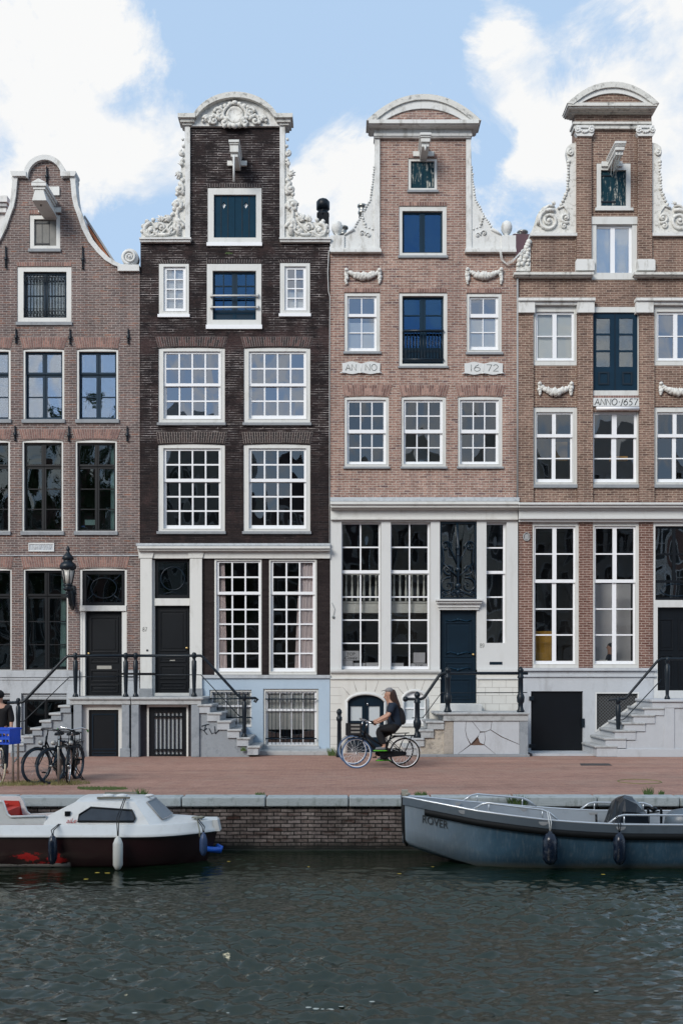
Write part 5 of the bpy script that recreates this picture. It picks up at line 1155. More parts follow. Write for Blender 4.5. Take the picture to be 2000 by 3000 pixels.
for k, P in enumerate(plates):
    gx_, gy_ = sum(p[0] for p in P) / len(P), sum(p[1] for p in P) / len(P); P = [(gx_ + (a - gx_) * 1.010, gy_ + (b_ - gy_) * 1.010) for a, b_ in P]
    mb.pprism(P, YS + .018 + .003 * (k % 3), YS + .06, YS)
mb.build('cracked_panel', 'dstone', C.root)
MB().pbox(1327, 2112.5, 1521, 2210, YS + .065, YS + .2, YS).build('rubble_core', paint('broken_brick_core', (.13, .08, .06), .95, .4, 7), C.root)
MB().box(SP(1521), SP(1546), YS, -.03, 0, SZ(2112)).build('stoop_pier', 'bluestone', C.root, bevel=.008)
MB().box(SP(1300), SP(1521), YS + .2, -.03, 0, SZ(2112)).build('stoop_wall', 'bluestone', C.root)
MB().box(SP(1220), SP(1550), YS - .03, YS + .1, 0, SZ(2210)).build('plinth', 'sillgrey', C.root, bevel=.01)
MB().pprism([(1300, 2113), (1327, 2113), (1327, 2209), (1300, 2209)], YS + .03, YS + .1, YS).build('bare_render', paint('bare_render', (.36, .33, .29), .95, .3, 5, .8, (.12, .11, .1), 2, 1.0), C.root)
railing(C, [(1221.5, 2026, 2161), (1310.7, 1953, 2087), (1524, 1953, 2087)], [(1188, 2048), (1232, 2048), (1242, 2043), (1288, 1976), (1297, 1972.5), (1545, 1972.5)], [(1206, 2103), (1238, 2103), (1292, 2030), (1543, 2029)], .040, fancy=1, end=(1187, 2048))
# --- D
stoop_steps(D, [(1880, 1944, 2072, 2096), (1848, 1917, 2093, 2120), (1821, 1889, 2116, 2143), (1793, 1861, 2138, 2168), (1766, 1833, 2161, 2192), (1740, 1806, 2184, 2217)], -1, 'dstone')
under(D, [(1930, 2072), (2110, 2072), (2110, 2226), (1760, 2226), (1790, 2200), (1800, 2195), (1833, 2195), (1833, 2170), (1861, 2170), (1861, 2145), (1889, 2145), (1889, 2121), (1917, 2121), (1917, 2097), (1930, 2097)], 'dstone', y0=YS + .03)
MB().box(SP(1905), SP(2115), YS - .06, -.03, SZ(2057), SZ(2049)).build('landing', 'dstone', D.root, bevel=.02)
MB().box(SP(1910), SP(2112), YS - .01, -.03, SZ(2074), SZ(2057.3)).build('landing_slab', 'dstone', D.root, bevel=.008)
MB().box(SP(1945), SP(1974), YS, YS + .1, 0, SZ(2074)).box(SP(1806), SP(2112), YS - .01, YS + .1, 0, SZ(2194)).build('stoop_pier', 'dstone', D.root, bevel=.008)
railing(D, [(1809.5, 2043, 2170), (1953, 1924, 2049)], [(1784, 2054), (1784, 2049), (1826, 2048), (1833, 2044), (1925, 1936), (1935, 1930), (2110, 1930)], [(1798, 2109), (1822, 2109), (1830, 2104), (1936, 1991)], .034)

# ================================================================== street things
L = thing('street_lamp', (PX(212, -.2), 0, PZ(1780)), 'green-black cast iron wall lantern on a scrolled bracket between window and door', 'street lamp')
Yl = -.75; X = PX(200, Yl); z = lambda y: PZ(y, Yl)
mb = MB(); mb.lathe([(.02, 0), (.15, .0), (.215, .06), (.225, .13), (.18, .20), (.12, .24), (.12, .29), (.165, .31), (.13, .39), (.05, .48), (.035, .53), (.06, .57), (.03, .62), (.01, .67)], (X, Yl, z(1672)), 16); mb.build('lantern_roof', 'iron', L)
MB().lathe([(.095, 0), (.175, .42)], (X, Yl, z(1714)), 6).build('lantern_glass', 'lampglass', L)
mb = MB()
for k in range(6):
    a = k * math.pi / 3; mb.tube([(X + .10 * math.cos(a), Yl + .10 * math.sin(a), z(1714)), (X + .185 * math.cos(a), Yl + .185 * math.sin(a), z(1671))], .014, 5)
mb.lathe([(.13, 0), (.13, .04)], (X, Yl, z(1716)), 8).lathe([(.09, -.12), (.15, -.08), (.08, -.03), (.12, 0)], (X, Yl, z(1717)), 12); mb.build('lantern_frame', 'iron', L)
mb = MB(); mb.tube([(X, Yl, z(1725)), (X + .02, Yl + .1, z(1745)), (PX(210, -.4), -.45, z(1765)), (PX(214, -.1), -.12, PZ(1785)), (PX(213, 0), -.06, PZ(1730))], [.05, .055, .06, .05, .05], 8)
mb.spiral(PX(207, -.4), PZ(1742, -.4), -.42, .15, 1.6, 0, 1, .035, 20); mb.box(PX(205), PX(221), -.06, 0, PZ(1776), PZ(1716)); mb.build('bracket', 'iron', L)
P_ = thing('bollard', (PX(993.5, -1.5), -1.5, 0), 'slim black cast iron post standing before the arched cellar door', 'bollard')
Hh = PZ(2076, -1.5); MB().lathe([(.085, 0), (.085, .08), (.07, .12), (.06, .30), (.052, Hh - .34), (.075, Hh - .30), (.075, Hh - .22), (.05, Hh - .20), (.055, Hh - .15), (.075, Hh - .10), (.06, Hh - .04), (.02, Hh)], (PX(993.5, -1.5), -1.5, 0), 12).build('post', 'iron', P_)
struct(tag(MB().quadset([(PX(1700, -4.0), -4.0, .004), (PX(1793, -4), -4.0, .004), (PX(1782, -3.4), -3.4, .004), (PX(1697, -3.4), -3.4, .004)], [(0, 1, 2, 3)]).build('drain_cover', paint('dark_iron_cover', (.05, .045, .045), .7, .2, 20)), 'dark square drain cover set in the red paving', 'drain cover'))
mb = MB(); mb.tube([(PX(1872, -7.6) + .42 * math.cos(a), -7.6 + .42 * math.sin(a), .002) for a in [i * math.pi / 16 for i in range(32)]], .012, 5, closed=True)
tag(mb.build('manhole_cover', 'drygrass'), 'round manhole cover ringed by short weeds near the canal edge', 'manhole cover')
def tuft(x, y, z, r, n, mat, label, hgt=.1, name='weed'):
    mb = MB()
    for k in range(n):
        a = random.uniform(0, 6.283); d = r * math.sqrt(random.random()); X, Y = x + d * math.cos(a) * 1.6, y + d * math.sin(a) * .7; h = hgt * random.uniform(.4, 1.1); w_ = .008
        lx, ly = random.uniform(-.6, .6) * h, random.uniform(-.4, .4) * h
        mb.quadset([(X - w_, Y, z), (X + w_, Y, z), (X + lx, Y + ly, z + h)], [(0, 1, 2)])
    return tag(mb.build(name, mat), label, 'weeds')
random.seed(21)
tuft(PX(305, -8.9), -8.9, 0, .28, 400, 'green', 'low green weeds in the paving right of the parked bicycles', .05)
tuft(PX(262, -8.8), -8.8, 0, .14, 160, 'green', 'small patch of green weeds nearest the parked bicycles', .05)
tuft(PX(150, -7.9), -8.0, 0, .5, 500, 'drygrass', 'dry grass growing under the parked bicycles', .09)
tuft(PX(30, -8), -8.2, 0, .35, 250, 'drygrass', 'dry grass around the feet of the steel bicycle rack at the left edge', .10)
tuft(PX(410, -9.9), -9.85, 0, .07, 60, 'green', 'single weed tuft above the white boat cabin', .14)
tuft(PX(762, -9.9), -9.85, 0, .05, 40, 'green', 'tiny weed at the paving edge between the boats', .07)
tuft(PX(1232, -9.9), -9.85, 0, .07, 60, 'green', 'weed tuft at the paving edge behind the metal boat bow', .08)
tuft(PX(1893, -9.7), -9.8, 0, .05, 60, 'green', 'taller weed tuft near the round manhole cover', .16)
tuft(PX(1930, -9.7), -9.8, 0, .03, 40, 'green', 'small weed right of the taller tuft by the manhole', .09)
tuft(PX(978, -1.0), -1.0, 0, .10, 80, 'green', 'weed tuft in the corner beside the black post', .25)
tuft(PX(712, -1.5), YS - .04, SZ(2200), .05, 60, 'green', 'weed growing from the stair wall under the lowest steps', .12)
tuft(PX(1515, -10.2), -10.23, -.14, .10, 120, 'green', 'leafy weed hanging on the quay stones behind the boat rail', .22)
tuft(PX(670), -.02, PZ(745), .07, 60, 'green', 'moss tuft on the black brick below the teal shutters', .05); 
# cardboard boxes behind the shop windows of house C
def carton(x0, y0, x1, y1, lab, txt=None, Y=.24, d=.3):
    o = thing('box', (PX((x0 + x1) / 2), Y, PZ(y1)), lab, 'box')
    b_ = MB().pbox(x0, y0, x1, y1, Y, Y + d).build('carton', paint('white_cardboard', (.72, .73, .76), .8, .05, 5), o)
    if txt:
        for (tx, a, b0, c, e, sh_) in txt: MB().text(tx, PX(a), PX(c), PZ(e), PZ(b0), Y - .002, sh_).build('lettering', 'ink', o)
    return o
carton(1003, 1906, 1052, 1934, 'white carton printed TOP with script below, left shop window', [('TOP', 1015, 1911, 1040, 1920, 0), ('Cuvée', 1009, 1922, 1047, 1931, .4)])
carton(1003, 1935, 1034, 1952, 'white carton with a red print under the TOP carton, left shop window')
carton(1035, 1942, 1070, 1952, 'low white carton with hand hole in the left shop window', None, .28)
carton(1072, 1941, 1108, 1952, 'low white carton at the right end of the left shop window')
carton(1148, 1942, 1183, 1952, 'low white carton at the left end of the right shop window')
carton(1213, 1911, 1247, 1941, 'taller white carton with hand hole in the right shop window', None, .28)
carton(1204, 1943, 1251, 1953, 'white carton with TOP along its edge, right shop window', [('TOP', 1216, 1946, 1240, 1952, 0)])
# ================================================================== bicycles: built in local space, front towards -x, wheels on z=0
def bicycle(label, cat='bicycle', group=None, frame_m='black', tyre_m='rubber', rim_m='steel', guard_m='black', low=True, basket=None, lamp=True, rear_guard=True, stand=True, wheel_steer=0.0, sidewall=None, grip_m='rubber', bar='city', chaincase='black', tyre_r=.020, base=.55, steer=0.0):
    b = thing('bicycle', (0, 0, 0), label, cat, group)
    for s in (-1, 1):
        wx = s * base; mb = MB()
        mb.tube([(wx + .315 * math.cos(a), 0, .35 + .315 * math.sin(a)) for a in [i * math.pi / 18 for i in range(36)]], .012, 6, closed=True)
        for k in range(18):
            a = k * math.pi / 9; mb.tube([(wx + .02 * math.cos(a + .6), .02 * (-1) ** k, .35 + .02 * math.sin(a + .6)), (wx + .31 * math.cos(a), 0, .35 + .31 * math.sin(a))], .0022, 4)
        mb.lathe([(.022, -.04), (.022, .04)], (wx, 0, .35), 10, 'Y'); wl = mb.build('wheel', rim_m, b)
        MB().tube([(wx + .332 * math.cos(a), 0, .35 + .332 * math.sin(a)) for a in [i * math.pi / 20 for i in range(40)]], tyre_r, 8, closed=True).build('tyre', tyre_m if s < 0 or not sidewall else sidewall, wl)
    bx, bz = .08, .30; sx_, sz_ = .25, .80; hx, hz = -.36, .82; d = .55
    mb = MB()
    mb.tube([(hx + .03, 0, .93), (hx, 0, hz), (hx - .02, 0, .72)], .022, 8)
    if low: mb.tube([(hx - .01, 0, .74), (-.15, 0, .50), (bx, 0, bz)], .022, 8); mb.tube([(hx, 0, .84), (-.12, 0, .62), (.14, 0, .46)], .016, 8)
    else: mb.tube([(hx - .01, 0, .74), (bx, 0, bz)], .020, 8); mb.tube([(hx, 0, .84), (.22, 0, .76)], .017, 8)
    mb.tube([(bx, 0, bz), (sx_, 0, sz_)], .019, 8)
    for y in (-.055, .055): mb.tube([(bx, y * .4, bz), (base, y, .35)], .011, 6); mb.tube([(.20, y * .3, .66), (base, y, .35)], .009, 6)
    mb.build('frame', frame_m, b)
    mb = MB()
    for y in (-.05, .05): mb.tube([(hx - .02, y * .8, .73), (hx - .06, y, .60), (-base + .04, y, .42), (-base, y, .35)], [.016, .014, .011, .009], 6)
    mb.tube([(hx - .02, -.045, .73), (hx - .02, .045, .73)], .02, 6); mb.build('fork', frame_m, b)
    mb = MB(); mb.tube([(hx + .03, 0, .92), (hx + .05, 0, 1.04)], .013, 6)
    if bar == 'city': mb.tube([(hx + .24, -.29, 1.02), (hx + .12, -.28, 1.06), (hx - .02, -.20, 1.10), (hx + .04, 0, 1.05), (hx - .02, .20, 1.10), (hx + .12, .28, 1.06), (hx + .24, .29, 1.02)], .012, 6)
    else: mb.tube([(hx + .16, -.31, 1.02), (hx + .06, -.22, 1.05), (hx + .02, 0, 1.05), (hx + .06, .22, 1.05), (hx + .16, .31, 1.02)], .012, 6)
    hb = mb.build('handlebar', 'chrome' if bar == 'city' else 'black', b)
    for y in (-1, 1): MB().tube([(hx + .13, y * .285, 1.055), (hx + .25, y * .29, 1.015)] if bar == 'city' else [(hx + .08, y * .24, 1.045), (hx + .17, y * .315, 1.018)], .017, 7).build('grip', grip_m, hb)
    mb = MB(); mb.tube([(sx_, 0, sz_ - .06), (sx_ + .02, 0, .90)], .012, 6)
    mb.blob((sx_ + .06, 0, .94), (.13, .10, .035), 1); mb.blob((sx_ - .09, 0, .93), (.09, .035, .025), 1); mb.build('saddle', 'black', b)
    mb = MB(); mb.lathe([(.095, -.012), (.095, .012)], (bx, -.04, bz), 16, 'Y'); mb.prism([(bx - .10, bz - .06), (bx - .08, bz + .10), (base - .05, .40), (base + .04, .37), (base + .03, .30)], -.055, -.035); mb.build('chain_case', chaincase, b)
    for s in (-1, 1):
        mb = MB(); ex, ez = bx - s * .10, bz - s * .13; mb.tube([(bx, s * .07, bz), (ex, s * .08, ez)], .011, 6); mb.box(ex - .05, ex + .05, s * .09, s * .18, ez - .012, ez + .012); mb.build('pedal', 'rubber', b)
    def guard(wx, a0, a1, nm, mt):
        n = 16; vs = []
        for k in range(n + 1):
            a = math.radians(a0 + (a1 - a0) * k / n)
            for y, rr in ((-.028, .366), (0, .376), (.028, .366)): vs.append((wx + rr * math.cos(a), y, .35 + rr * math.sin(a)))
        fs = []
        for k in range(n): fs += [(3 * k, 3 * k + 3, 3 * k + 4, 3 * k + 1), (3 * k + 1, 3 * k + 4, 3 * k + 5, 3 * k + 2)]
        MB().quadset(vs, fs, True).build(nm, mt, b)
    if guard_m:
        guard(-base, 35, 170, 'mudguard', guard_m)
        if rear_guard: guard(base, 5, 150, 'mudguard', rear_guard if isinstance(rear_guard, str) else guard_m)
    mb = MB()
    for y in (-.07, .07): mb.tube([(.22, y, .74), (.80, y, .76)], .008, 5); mb.tube([(.72, y, .76), (base, y * .8, .36)], .007, 5)
    for k in range(5): mb.tube([(.34 + k * .1, -.07, .75), (.34 + k * .1, .07, .75)], .006, 5)
    mb.build('rear_rack', 'black', b)
    if lamp: MB().lathe([(.0, 0), (.05, .0), (.045, -.05), (.02, -.08)], (hx - .09, 0, .80), 12, 'X').build('headlight', 'lampglass', b)
    if stand: MB().tube([(.18, -.05, .30), (.26, -.22, .01)], .010, 5).tube([(.26, -.22, .012), (.30, -.24, .012)], .014, 5).build('kickstand', 'black', b)
    if basket == 'rack':
        mb = MB(); x0, x1, y0, y1, z0, z1 = -.82, -.46, -.20, .20, .74, 1.02
        for z_ in (z0, (z0 + z1) / 2, z1): mb.tube([(x0, y0, z_), (x1, y0, z_), (x1, y1, z_), (x0, y1, z_)], .009 if z_ != (z0 + z1) / 2 else .006, 5, closed=True)
        for k in range(5): mb.tube([(x0 + .09 * k, y0, z0), (x0 + .09 * k, y1, z0)], .006, 5)
        for x_, y_ in ((x0, y0), (x1, y0), (x0, y1), (x1, y1), (x0, 0)): mb.tube([(x_, y_, z0), (x_, y_, z1)], .007, 5)
        mb.tube([(hx - .05, 0, .72), (x0 + .1, 0, z0)], .01, 5); mb.build('front_rack', 'black', b)
    if steer:
        c = Vector((hx + .02, 0, 0)); Rm = Matrix.Rotation(steer, 4, 'Z')
        for ch_ in b.children:
            nm = ch_.name.split('.')[0]
            front = nm in ('fork', 'handlebar', 'headlight', 'front_rack') or (nm in ('wheel', 'mudguard') and sum(v.co.x for v in ch_.data.vertices) < 0)
            if front: ch_.rotation_euler = (0, 0, steer); ch_.location = c - (Rm @ c)
    return b
def place(o, x, y, yaw, z=0, lean=0):
    o.location = (x, y, z); o.rotation_euler = (lean, 0, yaw)
# parked ones
def dirv(yaw): return (-math.cos(yaw), -math.sin(yaw))
def park(b, px, Y, yaw, lean=0):
    fx, fy = dirv(yaw); X = PX(px, Y); place(b, X - fx * .55, Y - fy * .55, yaw, 0, lean)
Yb = -8.05
b1 = bicycle('black city bicycle with flat bars, left one of the three parked together', tyre_m='blueblack', bar='flat', tyre_r=.030, guard_m='black', steer=math.radians(-28), group='bicycles parked at the steel rack'); park(b1, 118, Yb, math.radians(84), .05)
b2 = bicycle('dark blue bicycle with wide tyres, middle of the three parked together', frame_m='bluepaint', tyre_m='blueblack', bar='flat', tyre_r=.030, guard_m='black', low=False, steer=math.radians(-27), group='bicycles parked at the steel rack'); park(b2, 163, Yb, math.radians(83), -.02)
b3 = bicycle('black bicycle with front rack and green grip, right one of the three parked together', tyre_m='rubber', bar='city', basket='rack', rim_m='chrome', sidewall=None, grip_m=paint('green_grip', (.05, .35, .06), .5), group='bicycles parked at the steel rack'); park(b3, 200, Yb, math.radians(99), .05)
b4 = bicycle('bicycle with cream tyres and front crate, cut off by the left edge', tyre_m=paint('cream_tyre', (.55, .52, .40), .7), sidewall=None, basket=None, bar='city'); park(b4, 3, -7.9, math.radians(122), .03)
cr = thing('crate', (PX(16, -8.3), -8.3, .96), 'bright blue plastic crate on the front of the leftmost bicycle', 'crate')
cm = paint('blue_plastic', (.008, .07, .50), .45, .2, 6); X0, X1, Yc0, Yc1, Z0, Z1 = PX(-22, -8.3), PX(53, -8.3), -8.5, -8.15, PZ(2179, -8.3), PZ(2133, -8.3)
hs = [[(X0 + (X1 - X0) * (i + .12) / 6, Z0 + (Z1 - Z0) * (j + .2) / 2.6), (X0 + (X1 - X0) * (i + .88) / 6, Z0 + (Z1 - Z0) * (j + .2) / 2.6), (X0 + (X1 - X0) * (i + .88) / 6, Z0 + (Z1 - Z0) * (j + .8) / 2.6), (X0 + (X1 - X0) * (i + .12) / 6, Z0 + (Z1 - Z0) * (j + .8) / 2.6)] for i in range(6) for j in range(2)]
R4 = [(X0, Z0), (X1, Z0), (X1, Z1), (X0, Z1)]
mb = MB().slab(R4, hs, Yc0, Yc0 + .015).slab(R4, hs, Yc1 - .015, Yc1).box(X0, X1, Yc0 + .016, Yc1 - .016, Z0, Z0 + .012).box(X0, X0 + .014, Yc0 + .016, Yc1 - .016, Z0 + .013, Z1).box(X1 - .014, X1, Yc0 + .016, Yc1 - .016, Z0 + .013, Z1)
mb.box(X0 - .015, X1 + .015, Yc0 - .015, Yc0 - .001, Z1 - .03, Z1 + .005).box(X0 - .015, X1 + .015, Yc1 + .001, Yc1 + .015, Z1 - .03, Z1 + .005); mb.build('shell', cm, cr); cr.rotation_euler.z = -.30
for k, (xa, xb, ztop, lab) in enumerate(((39, 54, 2156, 'steel tube bicycle rack at the left edge beside the blue crate'), (172, 178, 2156, 'steel tube bicycle rack between the parked bicycles'))):
    Ya, Yb2 = -8.1, -7.55; rk = thing('bicycle_rack', (PX(xa, Ya), Ya, 0), lab, 'bicycle rack', 'steel bicycle racks'); xa_, xb_ = PX(xa, Ya), PX(xb, Yb2); zt = .92
    MB().tube([(xa_, Ya, 0), (xa_, Ya, zt - .1), (xa_ * .9 + xb_ * .1, Ya + .06, zt), (xa_ * .1 + xb_ * .9, Yb2 - .06, zt), (xb_, Yb2, zt - .1), (xb_, Yb2, 0)], .024, 8).tube([(xa_, Ya, .42), (xb_, Yb2, .48)], .018, 8).build('hoop', 'steel', rk)

# ================================================================== people
def skin(parts, name, mat, parent, sub=2, label=None):
    """parts: list of chains [(x,y,z,r),...]; chains share joints by position"""
    me = bpy.data.meshes.new(name); V = []; E = []; R = []
    def idx(p):
        for i, q in enumerate(V):
            if (Vector(q) - Vector(p[:3])).length < 1e-4: return i
        V.append(p[:3]); R.append(p[3] if hasattr(p[3], '__len__') else (p[3], p[3])); return len(V) - 1
    for ch in parts:
        ids = [idx(p) for p in ch]; E += [(a, b) for a, b in zip(ids, ids[1:])]
    me.from_pydata(V, E, []); o = bpy.data.objects.new('tmp', me); col.objects.link(o)
    m = o.modifiers.new('s', 'SKIN'); m.use_smooth_shade = True
    for i, sv in enumerate(me.skin_vertices[0].data): sv.radius = R[i]; sv.use_root = (i == 0)
    ss = o.modifiers.new('u', 'SUBSURF'); ss.levels = sub; ss.render_levels = sub
    bpy.context.view_layer.update()
    dg = bpy.context.evaluated_depsgraph_get(); nm = bpy.data.meshes.new_from_object(o.evaluated_get(dg)); nm.name = name
    bpy.data.objects.remove(o)
    for p in nm.polygons: p.use_smooth = True
    nm.materials.clear(); nm.materials.append(M[mat] if isinstance(mat, str) else mat)
    o = bpy.data.objects.new(name, nm); col.objects.link(o); o.parent = parent
    if label: o['label'] = label
    return o
M['skin'] = paint('skin', (.42, .24, .17), .55, .06, 10); M['hair'] = paint('brown_hair', (.032, .013, .009), .6, .4, 25, streak=.2)
M['navycloth'] = paint('navy_cloth', (.004, .013, .030), .85, .3, 6); M['blackcloth'] = paint('black_cloth', (.006, .006, .008), .9, .3, 6)
def cyclist(label, shirt, hair='hair', cap=True, longhair=True, sole=(.10, .50, .03)):
    """faces -x on a bicycle whose middle is the origin"""
    p = thing('person', (0, 0, 0), label, 'person')
    hip = (.33, 0, .96); ch = (.285, 0, 1.30); nk = (.235, 0, 1.52); y = .09; ys = .17
    hd = (.195, 0, 1.70)
    body = [[(*hip, .09), (.32, 0, 1.10, (.09, .09)), (*ch, (.11, .10)), (.25, 0, 1.46, (.09, .07)), (*nk, .055), (.21, 0, 1.60, .052), (.192, 0, 1.68, (.085, .095)), (.195, 0, 1.765, (.088, .1)), (.2, 0, 1.81, .06)]]
    legs = {}
    for s, kn, an, toe in ((-1, (-.06, .90), (.09, .50), (-.12, .455)), (1, (.02, .74), (.16, .27), (-.05, .215))):
        body.append([(*hip, .09), (.27, s * y, .93, .075), (kn[0], s * .10, kn[1], .055), ((kn[0] + an[0]) / 2, s * .10, (kn[1] + an[1]) / 2, .058), (an[0], s * .11, an[1], .038), (toe[0] + .12, s * .11, toe[1] + .01, .036), (toe[0], s * .11, toe[1], .028)])
        legs[s] = (kn, an, toe)
    hands = {}
    for s in (-1, 1):
        el = (.16, s * .27, 1.215); wr = (-.06, s * .29, 1.105); hn = (-.125, s * .285, 1.075)
        body.append([(.25, 0, 1.46, (.09, .07)), (.27, s * ys, 1.455, .055), (.22, s * .235, 1.33, .050), (*el, .042), (.05, s * .285, 1.16, .036), (*wr, .026), (*hn, .030)])
        for k in range(4):
            fx = -.14 + k * .006; fy = s * (.262 + k * .014) ; r_ = .0095
            bx_, by_ = -.125 - .028 + .016 * k, s * (.283)
            body.append([(*hn, .030), (-.15 + .017 * k, s * .292, 1.085, .011), (-.158 + .017 * k, s * .312, 1.062, .010), (-.150 + .017 * k, s * .305, 1.040, .0085)])
        body.append([(*hn, .030), (-.12, s * .258, 1.070, .0115), (-.135, s * .252, 1.045, .009)])
    bd = skin(body, 'body', 'skin', p)
    MB().blob((.105, 0, 1.70), (.022, .013, .022), 1).build('nose', 'skin', p)
    for s in (-1, 1): MB().blob((.20, s * .092, 1.71), (.022, .012, .032), 1).build('ear', 'skin', p)
    MB().blob((.117, -.034, 1.728), (.012, .014, .009)).blob((.117, .034, 1.728), (.012, .014, .009)).blob((.116, 0, 1.660), (.010, .026, .007)).build('eyes_and_mouth', 'hair', p)
    sh = [[(.35, 0, .90, .165), (.335, 0, 1.06, .165), (*ch, (.165, .145)), (.25, 0, 1.45, (.135, .115)), (.24, 0, 1.50, .075)]]
    for s in (-1, 1): sh.append([(.25, 0, 1.45, (.135, .115)), (.27, s * ys, 1.455, .078), (.22, s * .238, 1.33, .068), (.185, s * .262, 1.265, .062)])
    skin(sh, 'shirt', shirt, p)
    tr = [[(*hip, .145), (.345, 0, 1.02, .145)]]
    for s in (-1, 1):
        kn, an, toe = legs[s]; tr.append([(*hip, .145), (.27, s * y, .93, .115), (kn[0], s * .10, kn[1], .080), ((kn[0] + an[0]) / 2, s * .10, (kn[1] + an[1]) / 2, .074), (an[0] - .01, s * .11, an[1] + .05, .062)])
    skin(tr, 'trousers', 'blackcloth', p)
    for s in (-1, 1):
        kn, an, toe = legs[s]
        f_ = skin([[(an[0] + .03, s * .11, an[1] - .035, .045), (toe[0] + .12, s * .11, toe[1] + .008, .046), (toe[0] - .01, s * .11, toe[1], .034)]], 'shoe', paint('grey_shoe', (.12, .13, .14), .6), p)
        MB().box(toe[0] - .05, an[0] + .08, s * .11 - .042, s * .11 + .042, toe[1] - .046, toe[1] - .030).build('sole', paint('shoe_sole', sole, .5), f_)
    if longhair:
        hh = [[(.215, 0, 1.79, (.08, .105)), (.250, 0, 1.73, (.09, .115)), (.275, 0, 1.62, (.08, .115)), (.325, 0, 1.50, (.06, .11)), (.385, 0, 1.40, (.05, .09)), (.43, 0, 1.30, (.025, .04))]]
        for s in (-1, 1): hh.append([(.262, 0, 1.73, (.075, .095)), (.205, s * .09, 1.68, (.05, .03)), (.225, s * .105, 1.58, (.045, .03)), (.28, s * .10, 1.44, .03)])
        skin(hh, 'hair', hair, p)
    else:
        mb = MB(); mb.blob((.225, 0, 1.765), (.10, .098, .088), 1, .02); mb.build('hair', 'blackcloth', p)
    if cap:
        mb = MB(); mb.blob((.195, 0, 1.788), (.098, .096, .066), 1); mb.build('cap', paint('grey_cap', (.20, .195, .20), .9), p)
        mb = MB(); mb.prism([(.10, 1.785), (.015, 1.765), (.012, 1.772), (.10, 1.797)], -.06, .06); mb.build('cap_visor', 'blackcloth', p)
    return p
Yc = -4.7; Xc = PX(1114.5, Yc)
bk = bicycle('ridden bicycle with blue front tyre, front carrier and white rear mudguard tip, nearer of two', tyre_m=paint('blue_tyre', (.06, .12, .24), .5), sidewall='rubber', rim_m='white', guard_m='navy', rear_guard='white', stand=False, basket=None)
place(bk, Xc, Yc, 0)
cb = thing('crate', (Xc - .60, Yc, .70), 'black front carrier box with grey straps on the nearer ridden bicycle', 'crate')
MB().box(Xc - .80, Xc - .44, Yc - .19, Yc + .19, .77, .79).box(Xc - .80, Xc - .44, Yc - .19, Yc - .175, .79, 1.03).box(Xc - .80, Xc - .44, Yc + .175, Yc + .19, .79, 1.03).box(Xc - .80, Xc - .785, Yc - .175, Yc + .175, .79, 1.03).box(Xc - .455, Xc - .44, Yc - .175, Yc + .175, .79, 1.03).tube([(Xc - .62, Yc, .76), (Xc - .40, Yc, .74)], .02, 6).build('shell', 'blackcloth', cb)
for z_ in (.82, .90, .98): MB().box(Xc - .68, Xc - .48, Yc - .197, Yc - .191, z_, z_ + .04).build('strap', 'steel', cb)
pr = cyclist('woman with long brown hair, grey cap and navy shirt riding, facing left', 'navycloth'); pr.location = (Xc, Yc, 0)
bg = thing('backpack', (Xc + .46, Yc, 1.05), 'black backpack on the back of the nearer cyclist', 'backpack')
o = skin([[(.45, 0, .98, (.085, .13)), (.455, 0, 1.12, (.10, .14)), (.43, 0, 1.30, (.075, .12)), (.40, 0, 1.40, (.03, .08))]], 'bag', 'blackcloth', bg); o.location = (-.46 , 0, -1.05)
for s in (-1, 1): q_ = MB().tube([(.41, s * .08, 1.40), (.33, s * .13, 1.50), (.20, s * .13, 1.42), (.17, s * .14, 1.28), (.30, s * .16, 1.08)], .014, 6).build('strap', 'black', None); q_.parent = bg; q_.location = (-.46, 0, -1.05)
Y2 = -3.75; X2 = PX(1100, Y2)
bk2 = bicycle('ridden bicycle with blue front tyre and low frame, farther of two side by side', tyre_m=paint('blue_tyre', (.06, .12, .24), .5), sidewall='rubber', rim_m='white', guard_m='navy', rear_guard='white', stand=False); place(bk2, X2, Y2, 0)
p2 = cyclist('person in black riding beside and behind the woman with long hair', 'blackcloth', cap=False, longhair=False, sole=(.03, .03, .03)); p2.location = (X2 + .10, Y2, -.09)
# man at the left edge, seen from behind
ms = thing('person', (PX(0, -6.1), -6.1, 0), 'man in dark shirt with rolled sleeves seen from behind at the left edge', 'person')
mx_, my = PX(0, -6.1), -6.1
def off(chs): return [[(p[0], p[1], p[2], p[3]) for p in c] for c in chs]
bodyc = [[(0, 0, .95, .14), (0, 0, 1.12, (.15, .11)), (0, .01, 1.32, (.19, .12)), (0, .0, 1.45, (.15, .09)), (0, -.01, 1.53, .055), (0, -.02, 1.62, (.08, .09)), (0, -.02, 1.70, (.08, .095)), (0, -.02, 1.745, .05)]]
for s in (-1, 1):
    bodyc.append([(0, 0, .95, .14), (s * .10, 0, .86, .09), (s * .11, 0, .48, .06), (s * .11, .01, .10, .04), (s * .12, .10, .045, .04), (s * .12, .17, .035, .03)])
    bodyc.append([(0, .0, 1.45, (.15, .09)), (s * .19, 0, 1.43, .065), (s * .25, .02, 1.18, .048), (s * .255, -.03, .98, .034), (s * .25, -.08, .90, .032)])
    for k in range(4): bodyc.append([(s * .25, -.08, .90, .032), (s * (.235 + .012 * k), -.10, .84, .010), (s * (.235 + .012 * k), -.11, .80, .0085)])
    bodyc.append([(s * .25, -.08, .90, .032), (s * .22, -.06, .86, .011)])
skin(bodyc, 'body', 'skin', ms)
